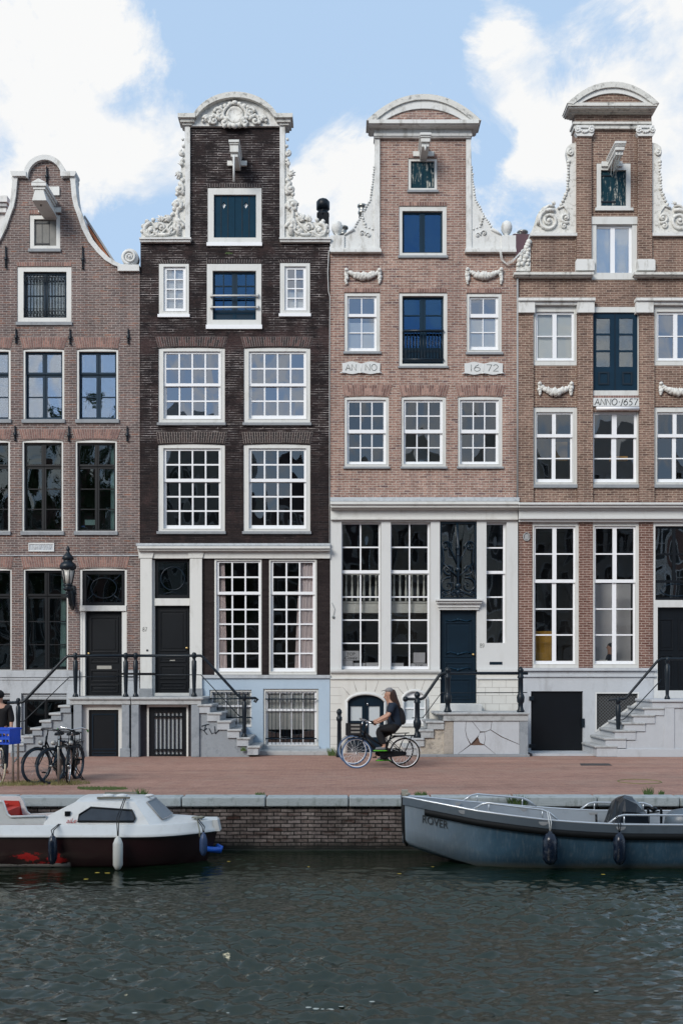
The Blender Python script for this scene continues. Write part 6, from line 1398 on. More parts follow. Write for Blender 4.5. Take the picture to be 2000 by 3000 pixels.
skin([[(0, 0, .90, .165), (0, 0, 1.12, (.175, .135)), (0, .01, 1.32, (.215, .145)), (0, 0, 1.44, (.17, .11)), (0, -.01, 1.49, .07)]] + [[(0, 0, 1.44, (.17, .11)), (s * .20, 0, 1.43, .085), (s * .25, .02, 1.20, .068), (s * .255, 0, 1.10, .06)] for s in (-1, 1)], 'shirt', 'blackcloth', ms)
skin([[(0, 0, .93, .155), (0, 0, 1.0, .15)]] + [[(0, 0, .93, .155), (s * .10, 0, .86, .11), (s * .11, 0, .48, .085), (s * .11, 0, .10, .07)] for s in (-1, 1)], 'trousers', 'navycloth', ms)
MB().blob((0, -.03, 1.715), (.108, .12, .105), 1, .03).build('hair', 'blackcloth', None).parent = ms
# seated diner inside the right window of the last house
sd = thing('person', (PX(1795, .9), .9, PZ(1960)), 'dark haired man in dark shirt sitting inside the right tall window', 'person')
zx = PZ(1935); sx0 = PX(1786, .55)
def rel(ch): return [[(sx0 + a - sd.location.x, 0.55 + b_ - sd.location.y, zx + c - sd.location.z, r) for a, b_, c, r in q] for q in ch]
skin(rel([[(0.05, 0, -.35, .14), (.03, 0, -.05, (.15, .12)), (.0, 0, .16, (.13, .10)), (-.01, 0, .25, .05), (-.02, 0, .34, (.07, .08)), (-.015, 0, .42, (.075, .085)), (-.01, 0, .46, .05)]] + [[(.0, 0, .16, (.13, .10)), (0.0, s * .17, .12, .06), (-.06, s * .22, -.14, .045), (-.26, s * .16, -.20, .034), (-.34, s * .12, -.18, .03)] for s in (-1, 1)]), 'body', 'skin', sd)
skin(rel([[(0.05, 0, -.36, .16), (.03, 0, -.05, (.165, .135)), (.0, 0, .15, (.145, .115)), (-.005, 0, .2, .065)]] + [[(.0, 0, .15, (.145, .115)), (0.0, s * .17, .12, .075), (-.06, s * .22, -.14, .06), (-.2, s * .18, -.19, .05)] for s in (-1, 1)]), 'shirt', 'navycloth', sd)
MB().blob((sx0 + .015, .55, zx + .435), (.09, .09, .075), 1, .05).build('hair', 'blackcloth', sd)
MB().blob((sx0 - .098, .55, zx + .37), (.02, .013, .02), 0).build('nose', 'skin', sd)
tb = thing('table', (PX(1790, .9), .9, PZ(2000)), 'dining table edge inside the right tall window', 'table')
MB().box(PX(1745, .8), PX(1790, .8), .5, 1.1, PZ(1936), PZ(1932)).build('tabletop', 'curtainw', tb)
# ================================================================== boats
random.seed(5)
YC = -11.1
def ZB(py, Y): return PZ(py, Y)
# white cabin cruiser, bow to the right
W_ = thing('motorboat', (-4.5, YC, WATER_Z), 'small white and dark red cabin cruiser with peeling paint, moored left', 'boat')
hbW = lambda x: .72 * max(0.0, 1 - max(0, (x + 3.3) / 1.30) ** 2.2) if x > -3.3 else .72
xsW = [-7.8 + 4.4 * i / 8 for i in range(9)] + [-3.3 + 1.27 * (i + 1) / 10 for i in range(10)]
def loft(secs, caps=True, smooth=True):
    n = len(secs[0]); vs = [p for s in secs for p in s]; fs = []
    for i in range(len(secs) - 1):
        for j in range(n - 1): fs.append((i * n + j, i * n + j + 1, (i + 1) * n + j + 1, (i + 1) * n + j))
    return vs, fs
secs = []
for x in xsW:
    h = max(hbW(x), .01); rake = max(0, (x + 2.8)) * .35; zt = -.42
    wl = h * (.90 if x < -3.3 else .90 - .3 * (x + 3.3)); xx = x
    secs.append([(xx, YC - h, zt), (xx - rake * .25, YC - (h + wl) / 2, zt - .22), (xx - rake * .6, YC - wl, zt - .46), (xx - rake, YC - wl * .45, zt - .68), (xx - rake * 1.1, YC, zt - .75), (xx - rake, YC + wl * .45, zt - .68), (xx - rake * .6, YC + wl, zt - .46), (xx - rake * .25, YC + (h + wl) / 2, zt - .22), (xx, YC + h, zt)])
def hullpaint():
    t = NT('dark_red_hull_paint'); p = t.pos(); s_ = t.add('ShaderNodeSeparateXYZ', {0: p})
    n = t.noise(t.scalev(p, 1.2, 1, 2.4), 2.2, 8, .7)
    zone = t.math('MULTIPLY', t.add('ShaderNodeMapRange', {0: s_.outputs[0], 1: -4.15, 2: -4.45}).outputs[0], t.add('ShaderNodeMapRange', {0: s_.outputs[2], 1: -.52, 2: -.74}).outputs[0])
    zone = t.math('MULTIPLY', zone, t.add('ShaderNodeMapRange', {0: s_.outputs[0], 1: -5.6, 2: -5.2}).outputs[0])
    k = t.math('ADD', zone, t.math('MULTIPLY', t.math('SUBTRACT', n, .5), 2.6))
    c = t.mix(t.ramp(t.math('MULTIPLY', k, t.ramp(zone, .02, .2)), .84, .90), c4((.020, .006, .008)), c4((.45, .02, .02)))
    k2 = t.math('ADD', t.add('ShaderNodeMapRange', {0: s_.outputs[2], 1: -.80, 2: -.87}).outputs[0], t.math('MULTIPLY', t.math('SUBTRACT', n, .5), 2.2))
    zz = t.math('MULTIPLY', t.ramp(k2, .70, .8), t.ramp(zone, .35, .5)); c = t.mix(zz, c, c4((.42, .40, .38)))
    bs = t.add('ShaderNodeBsdfPrincipled', {'Base Color': c, 'Roughness': .35}); t.link(bs.outputs[0], t.out.inputs[0]); return t.m
v, f = loft(secs); MB().quadset(v, f, True).build('hull', hullpaint(), W_)
gel = paint('old_white_gelcoat', (.64, .66, .66), .4, .04, 2, .25, (.40, .38, .34), 2.5, .1)
# rub rail + topside band + deck
mb = MB(); se = []
for x in xsW:
    h = max(hbW(x), .015); ext = .02
    se.append([(x + (.03 if x > -2.2 else 0), YC - h - ext, -.425), (x + (.03 if x > -2.2 else 0), YC - h - ext, -.385), (x, YC - h * .98 + .0, -.37), (x, YC - h * .94, -.255), (x, YC - h * .90, -.245)])
v, f = loft(se); mb.quadset(v, f, True); v, f = loft([[(a, 2 * YC - b, c) for a, b, c in s[::-1]] for s in se]); mb.quadset(v, f, True)
fd = [(x) for x in xsW if x >= -3.75] ; dk = [[(x, YC - max(hbW(x), .015) * .90, -.245), (x, YC, -.205), (x, YC + max(hbW(x), .015) * .90, -.245)] for x in fd]
v, f = loft(dk); mb.quadset(v, f, True)
mb.prism([(-2.06, -.425), (-1.98, -.425), (-2.02, -.24), (-2.10, -.24)], YC - .12, YC + .12)
mb.build('deck_moulding', gel, W_)
MB().quadset(*loft([[(x, YC - max(hbW(x), .015) - .024, -.445), (x, YC - max(hbW(x), .015) - .024, -.427)] for x in xsW])).build('rub_strip', 'black', W_)
# cabin: outline in metres (x, z), inward slope with height
Yn_ = YC - .63
def cx(px): return PX(px, Yn_)
def czz(py): return PZ(py, Yn_)
zl = -.25; ztop = czz(2353)
def ysd(z): return YC - .63 + .17 * max(0, (z - zl)) / (ztop - zl)
prof = [(cx(128), zl), (cx(134), czz(2393)), (cx(214), ztop), (cx(388), ztop), (cx(440), czz(2420)), (cx(446), zl)]
def side(P, sgn): return [(x, ysd(z) if sgn < 0 else 2 * YC - ysd(z), z) for x, z in P]
a, b_ = side(prof, -1), side(prof, 1)
mb = MB(); hl = [(cx(228), czz(2406)), (cx(231), czz(2388)), (cx(262), czz(2368)), (cx(384), czz(2376)), (cx(395), czz(2398)), (cx(392), czz(2406))]
n = len(prof)
mb.quadset(a, [list(range(n))]); mb.quadset(b_[::-1], [list(range(n))])
# rounded roof: cambered strips from near edge to far edge
rx0, rx1 = cx(214), cx(388)
def roofrow(f):   # f 0..1 across
    y = ysd(ztop) * (1 - f) + (2 * YC - ysd(ztop)) * f; cam_ = math.sin(math.pi * f) ** .5 if 0 < f < 1 else 0
    return [(rx0 + .02 * cam_, y, ztop + .045 * cam_), (rx0 + .35, y, ztop + .06 * cam_), (rx1 - .25, y, ztop + .045 * cam_), (rx1 + .16 * cam_, y, ztop + .03 * cam_), (cx(440) + .26 * cam_, y + (.0), czz(2420) + .03 * cam_), (cx(446) + .28 * cam_, y, zl)]
rows_ = [roofrow(i / 10) for i in range(11)]
# front lower points follow the wider base
for i, r in enumerate(rows_):
    f_ = i / 10
    for k, zk in ((4, czz(2420)), (5, zl)):
        yk = ysd(zk) * (1 - f_) + (2 * YC - ysd(zk)) * f_; r[k] = (r[k][0], yk, r[k][2])
v, f = loft(rows_); mb.quadset(v, f, True)
mb.quadset([a[0], a[1], a[2], b_[2], b_[1], b_[0]], [(0, 1, 2, 3, 4, 5)])
cab = mb.build('cabin', gel, W_)
w_ = [(x, ysd(z) - .024, z) for x, z in hl]; MB().tube(w_, .016, 6, closed=True).build('window_frame', 'black', cab)
MB().quadset([(x, ysd(z) - .022, z) for x, z in hl], [list(range(6))]).build('window', paint('blue_grey_acrylic', (.035, .05, .07), .5, .25, 8, spec=.15), cab)
# windscreen quad lying on the front slope
def fr_pt(f, g):   # f across, g down from the roof edge
    r = roofrow(f); r2 = r[3]; r4 = (r[4][0], ysd(czz(2420)) * (1 - f) + (2 * YC - ysd(czz(2420))) * f, r[4][2])
    p = Vector(r2) * (1 - g) + Vector(r4) * g; return p + Vector((.014, 0, .012))
ws = []
for i in range(7):
    f_ = .16 + .68 * i / 6; ws.append([tuple(fr_pt(f_, .14)), tuple(fr_pt(f_, .88))])
v, f = loft(ws); MB().quadset(v, f, True).build('windscreen', paint('hazy_windscreen', (.22, .25, .28), .5, .12, 5, spec=.2), cab)
MB().tube([ws[0][0], ws[0][1]], .012, 5).tube([w[1] for w in ws], .012, 5).tube([w[0] for w in ws], .012, 5).tube([ws[-1][0], ws[-1][1]], .012, 5).build('windscreen_frame', 'zinc', cab)
MB().box(cx(275), cx(372), YC - .42, YC - .38, ztop + .04, ztop + .07).box(cx(275), cx(372), YC + .1, YC + .14, ztop + .06, ztop + .09).build('grab_rail', paint('weathered_teak', (.17, .16, .13), .8, .2, 12), cab)
MB().blob((cx(300), YC - .2, ztop + .07), (.10, .07, .03), 1).blob((cx(340), YC - .2, ztop + .07), (.10, .07, .03), 1).blob((cx(420), YC - .1, ztop + .06), (.08, .05, .025), 1).build('roof_vent', gel, cab)
mbx = MB(); mbx.box(-.05 + cx(197), cx(203), ysd(czz(2387)) - .03, ysd(czz(2387)) + .02, czz(2392), czz(2379)); mbx.build('side_light', 'black', cab)
yl = ysd(czz(2404)) - .03
MB().text('aiLe', cx(195), cx(225), czz(2411), czz(2398), yl, .5).build('lettering', paint('red_lettering', (.45, .02, .02), .5), cab)
# cockpit: near coaming, red interior, far coaming with stern arch
mb = MB(); yn = YC - .60
mb.prism([(cx(-60), czz(2346)), (cx(8), czz(2350)), (cx(20), czz(2387)), (cx(31), czz(2395)), (cx(128), czz(2392)), (cx(134), czz(2393)), (cx(134), zl), (cx(-60), zl)], yn, yn + .05)
mb.tube([(cx(-60), yn, czz(2346)), (cx(8), yn, czz(2349)), (cx(20), yn, czz(2386)), (cx(31), yn, czz(2394)), (cx(134), yn, czz(2392))], .022, 6); mb.build('cockpit_coaming', gel, W_)
Yf = YC + .62; fx = lambda p: PX(p, Yf); fz = lambda p: PZ(p, Yf)
mb = MB(); mb.prism([(fx(-60), fz(2331)), (fx(62), fz(2332)), (fx(70), fz(2342)), (fx(82), fz(2376)), (fx(92), fz(2384)), (fx(160), fz(2380)), (fx(160), fz(2390)), (fx(84), fz(2394)), (fx(70), fz(2384)), (fx(60), fz(2346)), (fx(-60), fz(2342))], Yf - .05, Yf)
mb.build('far_coaming', gel, W_)
mb = MB(); red = paint('red_cockpit_lining', (.45, .03, .02), .55, .1, 3)
mb.prism([(fx(-60), fz(2342)), (fx(60), fz(2345)), (fx(70), fz(2384)), (fx(84), fz(2394)), (fx(160), fz(2391)), (fx(160), -.55), (fx(-60), -.55)], Yf - .07, Yf - .055); mb.box(fx(-60), cx(128), yn + .06, Yf - .08, -.6, -.57)
mb.box(fx(14), fx(34), YC + .1, YC + .5, -.5, fz(2350)); mb.build('cockpit_lining', red, W_)
MB().box(fx(-60), cx(-10), yn + .2, Yf - .1, -.5, -.1).build('seat', red, W_)
def fender(x, Y, ztop_, zbot, r, mat, label, ropetop, ropemat='black'):
    o = thing('fender', (x, Y, zbot), label, 'boat fender'); h = ztop_ - zbot
    o2 = MB().lathe([(.01, 0), (r * .55, .02), (r, .09), (r, h - .12), (r * .6, h - .04), (r * .28, h - .02), (r * .28, h)], (x, Y, zbot), 14).build('body', mat, o)
    mb = MB(); 
    for dx in (-.012, .012): mb.tube([(x + dx * .4, Y, ztop_ - .01), (x + dx * 1.5, Y - .01, (ztop_ + ropetop[2]) / 2), (ropetop[0] + dx, ropetop[1], ropetop[2])], .008, 5)
    mb.build('rope', ropemat, o); return o
Yg_ = YC - .86; G = lambda x: PX(x, Yg_); Gz = lambda z: PZ(z, Yg_)
bf = paint('blue_black_vinyl', (.004, .010, .025), .25, .3, 8, .2, (.3, .32, .33), 3); wf = paint('dirty_white_vinyl', (.62, .62, .58), .45, .06, 4, .5, (.30, .28, .2), 2); blf = paint('faded_blue_vinyl', (.03, .06, .14), .45, .2, 6)
fender(G(155), Yg_, Gz(2444), Gz(2533), .07, bf, 'dark blue fender on the white boat beside the red paint patch', (G(163), YC - .60, Gz(2420)))
fender(G(346), Yg_, Gz(2449), Gz(2550), .078, wf, 'dirty white fender hanging amidships on the white boat', (G(351), YC - .48, ztop + .06), 'black')
fender(G(590), YC - .62, PZ(2438, YC - .62), PZ(2508, YC - .62), .062, blf, 'faded blue fender near the bow of the white boat', (PX(577, YC - .3), YC - .3, -.19))
nf = thing('bow_fender', (-2.15, YC, -.62), 'bright blue rubber bow fender under the nose of the white boat', 'bow fender')
MB().tube([(PX(600, YC), YC - .2, PZ(2478, YC)), (PX(622, YC), YC - .08, PZ(2487, YC)), (PX(644, YC), YC, PZ(2491, YC)), (PX(646, YC), YC + .03, PZ(2485, YC)), (PX(634, YC), YC + .06, PZ(2477, YC))], [.04, .05, .055, .05, .03], 8).build('tube', paint('bright_blue_rubber', (.01, .10, .50), .4, .1, 6), nf)
rc = MB().blob((PX(577, YC - .2), YC - .2, -.19), (.09, .06, .03), 0, .3).blob((PX(590, YC - .2), YC - .2, -.185), (.07, .05, .03), 0, .3).tube([(PX(577, YC - .3), YC - .3, -.18), (PX(584, YC - .62), YC - .60, -.33), (PX(586, YC - .62), YC - .62, -.44)], .012, 5).build('mooring_rope', paint('old_rope', (.22, .22, .18), .9, .2, 20)); tag(rc, 'bundle of old mooring rope on the bow deck of the white boat', 'rope')

# metal sloop, bow to the left
R_ = thing('sloop', (4, YC, WATER_Z), 'open grey aluminium sloop marked ROVER with black rubbing strake', 'boat')
def alu(name, base, rough, blue=1.0):
    t = NT(name); p = t.pos(); s_ = t.add('ShaderNodeSeparateXYZ', {0: p})
    n = t.noise(t.scalev(p, 1, 1, .7), 1.1, 7, .62, .6); n2 = t.noise(t.scalev(p, 6, 6, 1.0), 5, 5, .6)
    c = t.mix(t.ramp(n, .35, .68), c4(base), c4(tuple(x * 2.3 for x in base)))
    c = t.mix(t.math('MULTIPLY', t.ramp(n2, .5, .75), .25), c, c4((.30, .33, .34)))
    scum = t.add('ShaderNodeMapRange', {0: t.math('ADD', s_.outputs[2], t.math('MULTIPLY', n2, .05)), 1: -.80, 2: -.88}).outputs[0]
    c = t.mix(t.math('MULTIPLY', scum, .55), c, c4((.20, .19, .13)))
    bow_light = t.add('ShaderNodeMapRange', {0: s_.outputs[0], 1: 2.4, 2: 1.0}).outputs[0]; c = t.mix(t.math('MULTIPLY', bow_light, .45), c, c4((.40, .43, .46)))  # side light painted in: hull colour grows paler towards the bow
    bs = t.add('ShaderNodeBsdfPrincipled', {'Base Color': c, 'Roughness': rough, 'Metallic': .2}); t.link(bs.outputs[0], t.out.inputs[0]); return t.m
M['alu'] = alu('weathered_blue_grey_hull_metal', (.026, .058, .090), .40); M['alul'] = paint('light_painted_metal', (.34, .38, .42), .45, .12, 3, .3, metal=.3); M['rail'] = paint('satin_tube', (.62, .65, .68), .28, .05, 10, metal=.6)
def hbR(x):
    u = (x - .99) / 2.6
    return .80 * (1 - (1 - min(1, max(0, u))) ** 2.1) + .012
def sheer(x):
    Y = YC - hbR(x); px_ = 1000 + x * S(Y)
    pts = [(1180, 2334), (1195, 2336), (1260, 2349), (1400, 2376), (1500, 2390), (1600, 2402), (1700, 2410), (1830, 2416), (2000, 2417), (3500, 2417)]
    for (a_, za), (b2, zb) in zip(pts, pts[1:]):
        if px_ <= b2: break
    return PZ(za + (zb - za) * (px_ - a_) / (b2 - a_), Y)
xr = [1.0 + .0 * i for i in range(1)] + [1.0 + 2.6 * (i / 22) ** 1.2 for i in range(1, 23)] + [3.9 + .5 * i for i in range(12)]
def keel(x): return -.62 - .50 * min(1, max(0, (x - 1.0) / 1.5)) ** .8
sec = []; band = []; strake = []; inner = []; rimN = []; rimF = []
for x in xr:
    h = hbR(x); z = sheer(x); zk = keel(x); wl = h * .93
    zc = max(zk + .10, -.98) if x > 1.3 else zk + .08
    sec.append([(x, YC - h, z), (x, YC - h * .985, z - .30), (x, YC - wl, (z - .3 + zc) / 2), (x, YC - wl * .88, zc), (x, YC, zk), (x, YC + wl * .88, zc), (x, YC + wl, (z - .3 + zc) / 2), (x, YC + h * .985, z - .30), (x, YC + h, z)])
    band.append([(x, YC - h - .030, z - .01), (x, YC - h - .030, z - .13)])
    strake.append([(x, YC - h, z - .125), (x, YC - h - .055, z - .14), (x, YC - h - .055, z - .225), (x, YC - h * .99, z - .24)])
    hi = max(.005, h - .03)
    inner.append([(x, YC - hi, z - .005), (x, YC - hi * .9, -.60), (x, YC + hi * .9, -.60), (x, YC + hi, z - .005)])
    rimN.append((x, YC - h - .01, z)); rimF.append((x, YC + h + .0, z))
v, f = loft(sec); MB().quadset(v, f, True).build('hull', 'alu', R_)
v, f = loft(band); MB().quadset(v, f, True).build('gunwale_band', paint('band_metal', (.12, .15, .18), .4, .12, 4, .3, metal=.4), R_)
v, f = loft([s for s, x in zip(strake, xr) if x > 1.32]); MB().quadset(v, f, True).build('rubbing_strake', 'rubber', R_)
v, f = loft(inner); MB().quadset(v, f, False).build('inner_shell', 'alul', R_)
MB().tube(rimN, .020, 7).tube(rimF, .020, 7).build('gunwale', 'rail', R_)
stx = 1.0; mb = MB(); mb.tube([(PX(1182, YC), YC, PZ(2322, YC)), (PX(1183, YC), YC, PZ(2400, YC)), (PX(1186, YC), YC, PZ(2462, YC)), (PX(1192, YC), YC, PZ(2478, YC))], [.045, .045, .04, .02], 8); mb.build('stem_post', 'rubber', R_)
MB().box(PX(1176, YC), PX(1194, YC), YC - .05, YC + .05, PZ(2330, YC), PZ(2314, YC)).blob((PX(1192, YC), YC - .02, PZ(2326, YC)), (.06, .05, .035), 0, .2).build('mooring_bitt', paint('old_rope', (.34, .33, .28), .9, .3, 20), R_)
yl = YC - hbR(1.6) - .012
tx = MB(); M_t = MB().text('ROVER', 0, 1, 0, 1, 0)
# lay the name on the curved bow plate
x0t, x1t = PX(1238, YC - .3), PX(1313, YC - .52)
vs = []
for (u, d_, w2) in M_t.v:
    x = x0t + (x1t - x0t) * u; h = hbR(x); zt_ = sheer(x) - .235 - .02 * u; vs.append((x, YC - h - .012 + (d_ * 1.0 if d_ < 0 else 0), zt_ - .125 + .125 * w2))
tx.quadset(vs, M_t.f); tx.build('lettering', 'ink', R_)
def hand(px0, px1, ht, near=True, mat='rail', dz=0, b0=14, b1=25):
    Yv = YC - .78 if near else YC + .78
    a0, a1 = PX(px0, Yv), PX(px1, Yv); za = sheer(a0) + .01; zb = sheer(a1) + .01
    pts = [(a0, Yv, za), (a0 + .14, Yv, sheer(a0 + .14) + ht * .8), (a0 + .24, Yv, sheer(a0 + .24) + ht)] + [(a0 + .24 + (a1 - a0 - .48) * k / 4, Yv, sheer(a0 + .24 + (a1 - a0 - .48) * k / 4) + ht) for k in range(1, 4)] + [(a1 - .24, Yv, sheer(a1 - .24) + ht), (a1 - .12, Yv, sheer(a1 - .12) + ht * .7), (a1, Yv, zb)]
    # keep the rail on the hull edge where the boat narrows
    pts = [(x, YC + (-hbR(x) if near else hbR(x)), z_) for x, _, z_ in pts]
    mb = MB(); mb.tube(pts, .017, 7)
    mb.tube([pts[2], (pts[2][0], pts[2][1], sheer(pts[2][0]))], .012, 6).tube([pts[-3], (pts[-3][0], pts[-3][1], sheer(pts[-3][0]))], .012, 6)
    mb.build('grab_rail', mat, R_)
hand(1390, 1632, .15); hand(1780, 2300, .15); hand(1352, 1570, .14, near=False); hand(1700, 1925, .14, near=False)
MB().box(PX(1300, YC), PX(1480, YC), YC - .42, YC + .42, -.34, -.30).build('bow_deck', 'alul', R_) if False else None
tp = thing('tarpaulin', (PX(1835, YC), YC, -.5), 'crumpled dark plastic tarpaulin over the helm of the metal boat', 'tarpaulin')
Yt = YC + .15; tz = lambda p: PZ(p, Yt); txx = lambda p: PX(p, Yt)
prof_t = [(1782, 2425, 0), (1795, 2380, .3), (1806, 2342, .6), (1822, 2330, .5), (1850, 2340, .3), (1876, 2362, .2), (1886, 2384, .1), (1880, 2425, 0)]
vs = []; rows_n = 7
for r in range(rows_n):
    fy = r / (rows_n - 1) * 2 - 1
    for (a_, z_, k) in prof_t:
        zz = PZ(2425, Yt) + (tz(z_) - PZ(2425, Yt)) * (1 - abs(fy) ** 3 * .35) + random.uniform(-.035, .035); vs.append((txx(a_) + random.uniform(-.05, .05), Yt + fy * .38 + random.uniform(-.04, .04), zz))
n = len(prof_t); fs = [(i * n + j, i * n + j + 1, (i + 1) * n + j + 1, (i + 1) * n + j) for i in range(rows_n - 1) for j in range(n - 1)] + [list(range(n)), [(rows_n - 1) * n + j for j in range(n)]]
o = MB().quadset(vs, fs, False).build('sheet', paint('black_plastic_sheet', (.006, .009, .014), .28, .3, 5, spec=.5), tp)
MB().box(txx(1800), txx(1872), Yt - .3, Yt + .3, -.6, -.2).build('helm_console', 'alul', R_)
om = thing('outboard_motor', (PX(1990, YC), YC, -.5), 'grey domed motor cowl behind the tarpaulin in the metal boat', 'motor')
MB().lathe([(.26, 0), (.30, .12), (.28, .28), (.2, .36), (.05, .40)], (PX(2008, YC + .1), YC + .1, -.48), 18, sc=(1.2, .9)).build('cowl', paint('grey_cowl', (.10, .13, .16), .35), om)
mb = MB()
for p_ in (1903, 1941): mb.tube([(PX(p_, YC), YC + .1, -.55), (PX(p_, YC), YC + .1, PZ(2378, YC)), (PX(p_ - 4, YC), YC + .05, PZ(2372, YC))], .022, 6)
mb.tube([(PX(1903, YC), YC + .1, PZ(2384, YC)), (PX(1935, YC), YC + .1, PZ(2380, YC))], .014, 5).blob((PX(1918, YC), YC + .1, PZ(2372, YC)), (.07, .04, .045), 0, .2).tube([(PX(1745, YC + .6), YC + .6, -.25), (PX(1746, YC + .6), YC + .6, -.5)], .02, 6); mb.build('control_levers', 'black', R_)
mb = MB()
for p_, nr in ((1362, 1), (1590, 1), (1815, 1), (1330, 0), (1530, 0), (1735, 0)):
    Yv = YC + (-.8 if nr else .8); x = PX(p_, Yv); Yv = YC - hbR(x) - .034 if nr else YC + hbR(x) - .04
    mb.prism([(x - .075, sheer(x) - .03)] + [(x + .075 * math.cos(a), sheer(x) - .03 + .06 * math.sin(a)) for a in [math.pi + i * math.pi / 8 for i in range(1, 9)]], Yv - .004, Yv + .004)
mb.build('fairlead_plate', 'zinc', R_)
for p_, zt2, zb2, lab, rm in ((1610, 2436, 2534, 'black fender with white ropes on the side of the metal boat', 'whitestone'), (1813, 2438, 2534, 'black fender with black ropes on the side of the metal boat', 'black')):
    Yv = YC - .97; x = PX(p_, Yv); fender(x, Yv, PZ(zt2, Yv), PZ(zb2, Yv), .115 if p_ < 1700 else .095, bf, lab, (x, YC - .80, sheer(x) + (.14)), rm)
# floating leaves and flecks
random.seed(31)
lm = [paint('yellow_leaf', (.55, .40, .06), .6), paint('pale_leaf', (.55, .55, .48), .6)]
sp_ = [(740, 2542, 0), (670, 2524, 0), (905, 2540, 0), (1170, 2560, 0), (285, 2557, 0), (252, 2576, 0), (316, 2558, 0), (60, 2573, 1), (1265, 2540, 0), (1765, 2562, 0), (85, 2940, 1), (902, 2952, 1), (925, 2956, 1), (945, 2957, 1), (968, 2958, 1), (1000, 2949, 1), (862, 2930, 1), (952, 2892, 1), (1062, 2890, 1), (1100, 2912, 1), (1228, 2891, 1), (300, 2943, 1), (395, 2968, 1), (232, 2884, 1), (335, 2870, 1), (80, 2890, 1), (185, 2986, 1), (668, 2968, 1), (705, 2977, 1), (1660, 2904, 1), (1745, 2904, 1), (1090, 2935, 1)]
for k, (a_, b2, m_) in enumerate(sp_):
    s_ = (b2 - HOR) / 3.0; Y = CY + FP / s_; x = (a_ - 1000) / s_; r = random.uniform(.010, .028) if m_ else random.uniform(.022, .032); q = random.uniform(0, 3)
    ix_, iy_ = int(np.searchsorted(gx, x)), int(np.searchsorted(gy, Y)); zl_ = float(Z_[max(0, iy_ - 3):iy_ + 4, max(0, ix_ - 2):ix_ + 3].max()) + .003   # rests on the ripple under it
    vs = [(x + r * 1.5 * math.cos(q + i * math.pi / 3) * random.uniform(.7, 1.2), Y + r * math.sin(q + i * math.pi / 3), zl_) for i in range(6)]
    o = MB().quadset(vs, [list(range(6))]).build('floating_leaf', lm[m_])
    tag(o, 'small yellow leaf floating on the dark canal water' if not m_ else 'pale fleck of leaf floating on the open water', 'leaf', 'yellow leaves drifting near the boats' if not m_ else 'pale leaves drifting in the foreground')

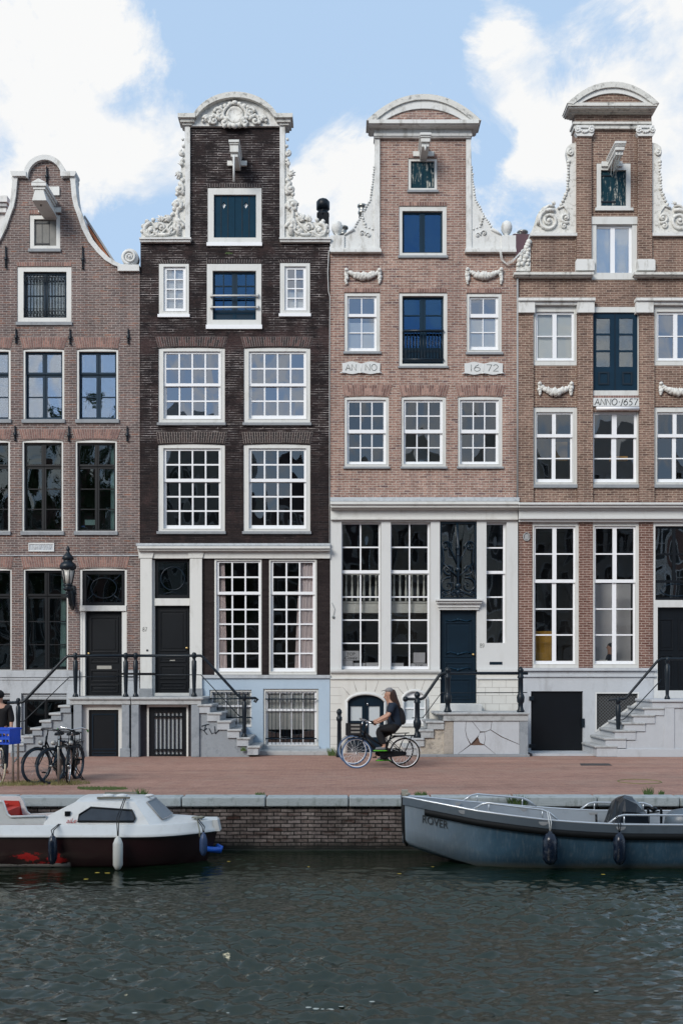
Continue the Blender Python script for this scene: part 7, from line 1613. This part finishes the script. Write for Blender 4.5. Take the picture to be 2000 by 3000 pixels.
# ================================================================== far bank behind the viewer (seen in panes and water)
random.seed(77)
xo = -34
for k in range(9):
    wd = random.choice([6.5, 7.2, 8]); hh = random.uniform(15.0, 19.5); c_ = [(.42, .40, .34), (.50, .48, .44), (.20, .12, .10), (.36, .36, .33), (.10, .08, .08), (.46, .43, .36)][k % 6]
    hs_ = thing('town_house', (xo + wd / 2, -38, 0), 'town house on the near bank behind the viewer, seen only mirrored in the panes', 'house', 'town houses mirrored in the windows')
    g = [(xo, 0), (xo + wd - .1, 0), (xo + wd - .1, hh - 3), (xo + wd - 1.6, hh - 1.6), (xo + wd / 2 + .8, hh), (xo + wd / 2 - .8, hh), (xo + 1.6, hh - 1.6), (xo, hh - 3)]
    holes = []
    for fl in range(5 if hh > 17.5 else 4):
        for q in range(3): a_ = xo + .7 + q * (wd - .6) / 3; z_ = .9 + fl * 3.1; holes.append([(a_, z_), (a_ + 1.15, z_), (a_ + 1.15, z_ + 2.1), (a_, z_ + 2.1)])
    MB().slab(g, holes, -38.3, -38).build('wall', paint('render_%d' % k, c_, .8, .1, 1), hs_)
    MB().box(xo, xo + wd - .1, -46, -38.35, 0, hh - 3.2).build('interior', paint('dim_panes', (.07, .08, .085), .5), hs_)
    mb = MB()
    for h in holes:
        x0_, z0_, x1_, z1_ = h[0][0], h[0][1], h[2][0], h[2][1]
        mb.slab([(x0_ - .12, z0_ - .12), (x1_ + .12, z0_ - .12), (x1_ + .12, z1_ + .12), (x0_ - .12, z1_ + .12)], [[(x0_ + .05, z0_ + .05), (x1_ - .05, z0_ + .05), (x1_ - .05, z1_ - .05), (x0_ + .05, z1_ - .05)]], -37.99, -37.93)
        mb.box((x0_ + x1_) / 2 - .03, (x0_ + x1_) / 2 + .03, -38.05, -37.97, z0_ + .05, z1_ - .05).box(x0_ + .05, x1_ - .05, -38.05, -37.975, z0_ + 1.2, z0_ + 1.27)
    mb.build('window_frames', 'cream', hs_)
    xo += wd
def tree(x, y, h, r, seed, lab):
    random.seed(seed); T = thing('tree', (x, y, 0), lab, 'tree', 'trees mirrored in the windows')
    mb = MB(); mb.tube([(x, y, 0), (x + .1, y, h * .3), (x, y + .1, h * .55), (x - .1, y, h * .8)], [.24, .19, .13, .05], 8)
    for k in range(9):
        a = k * 2.4; z = h * (.32 + .05 * k); mb.tube([(x, y, z), (x + r * .4 * math.cos(a), y + r * .4 * math.sin(a), z + h * .12), (x + r * .8 * math.cos(a), y + r * .8 * math.sin(a), z + h * .2)], [.09, .06, .02], 5)
    mb.build('trunk', paint('bark', (.09, .07, .05), .9), T)
    mb = MB(); vs = []; fs = []
    cl = [(random.uniform(-1, 1), random.uniform(-1, 1), random.uniform(-1, 1)) for _ in range(60)]
    for cxx, cyy, czv in cl:
        if cxx * cxx + cyy * cyy + czv * czv > 1.1: continue
        for _ in range(130):
            p = Vector((x + cxx * r + random.gauss(0, .35), y + cyy * r + random.gauss(0, .35), h * .68 + czv * h * .3 + random.gauss(0, .3))); d1 = Vector((random.gauss(0, 1), random.gauss(0, 1), random.gauss(0, 1))).normalized() * .13; d2 = Vector((random.gauss(0, 1), random.gauss(0, 1), random.gauss(0, .6))).normalized() * .10
            b = len(vs); vs += [p - d1, p + d2, p + d1, p - d2]; fs.append((b, b + 1, b + 2, b + 3))
    mb.quadset(vs, fs); mb.build('crown', paint('tree_leaves', (.05, .09, .025), .7, .5, 3), T)
tree(-14.5, -31.5, 20, 3.6, 1, 'leafy tree on the near bank mirrored in the leftmost house'); tree(-20, -31.5, 17, 3.2, 2, 'leafy tree on the near bank mirrored left of the frame'); tree(-7.0, -31.8, 9.0, 1.8, 3, 'smaller leafy tree on the near bank mirrored in lower panes')
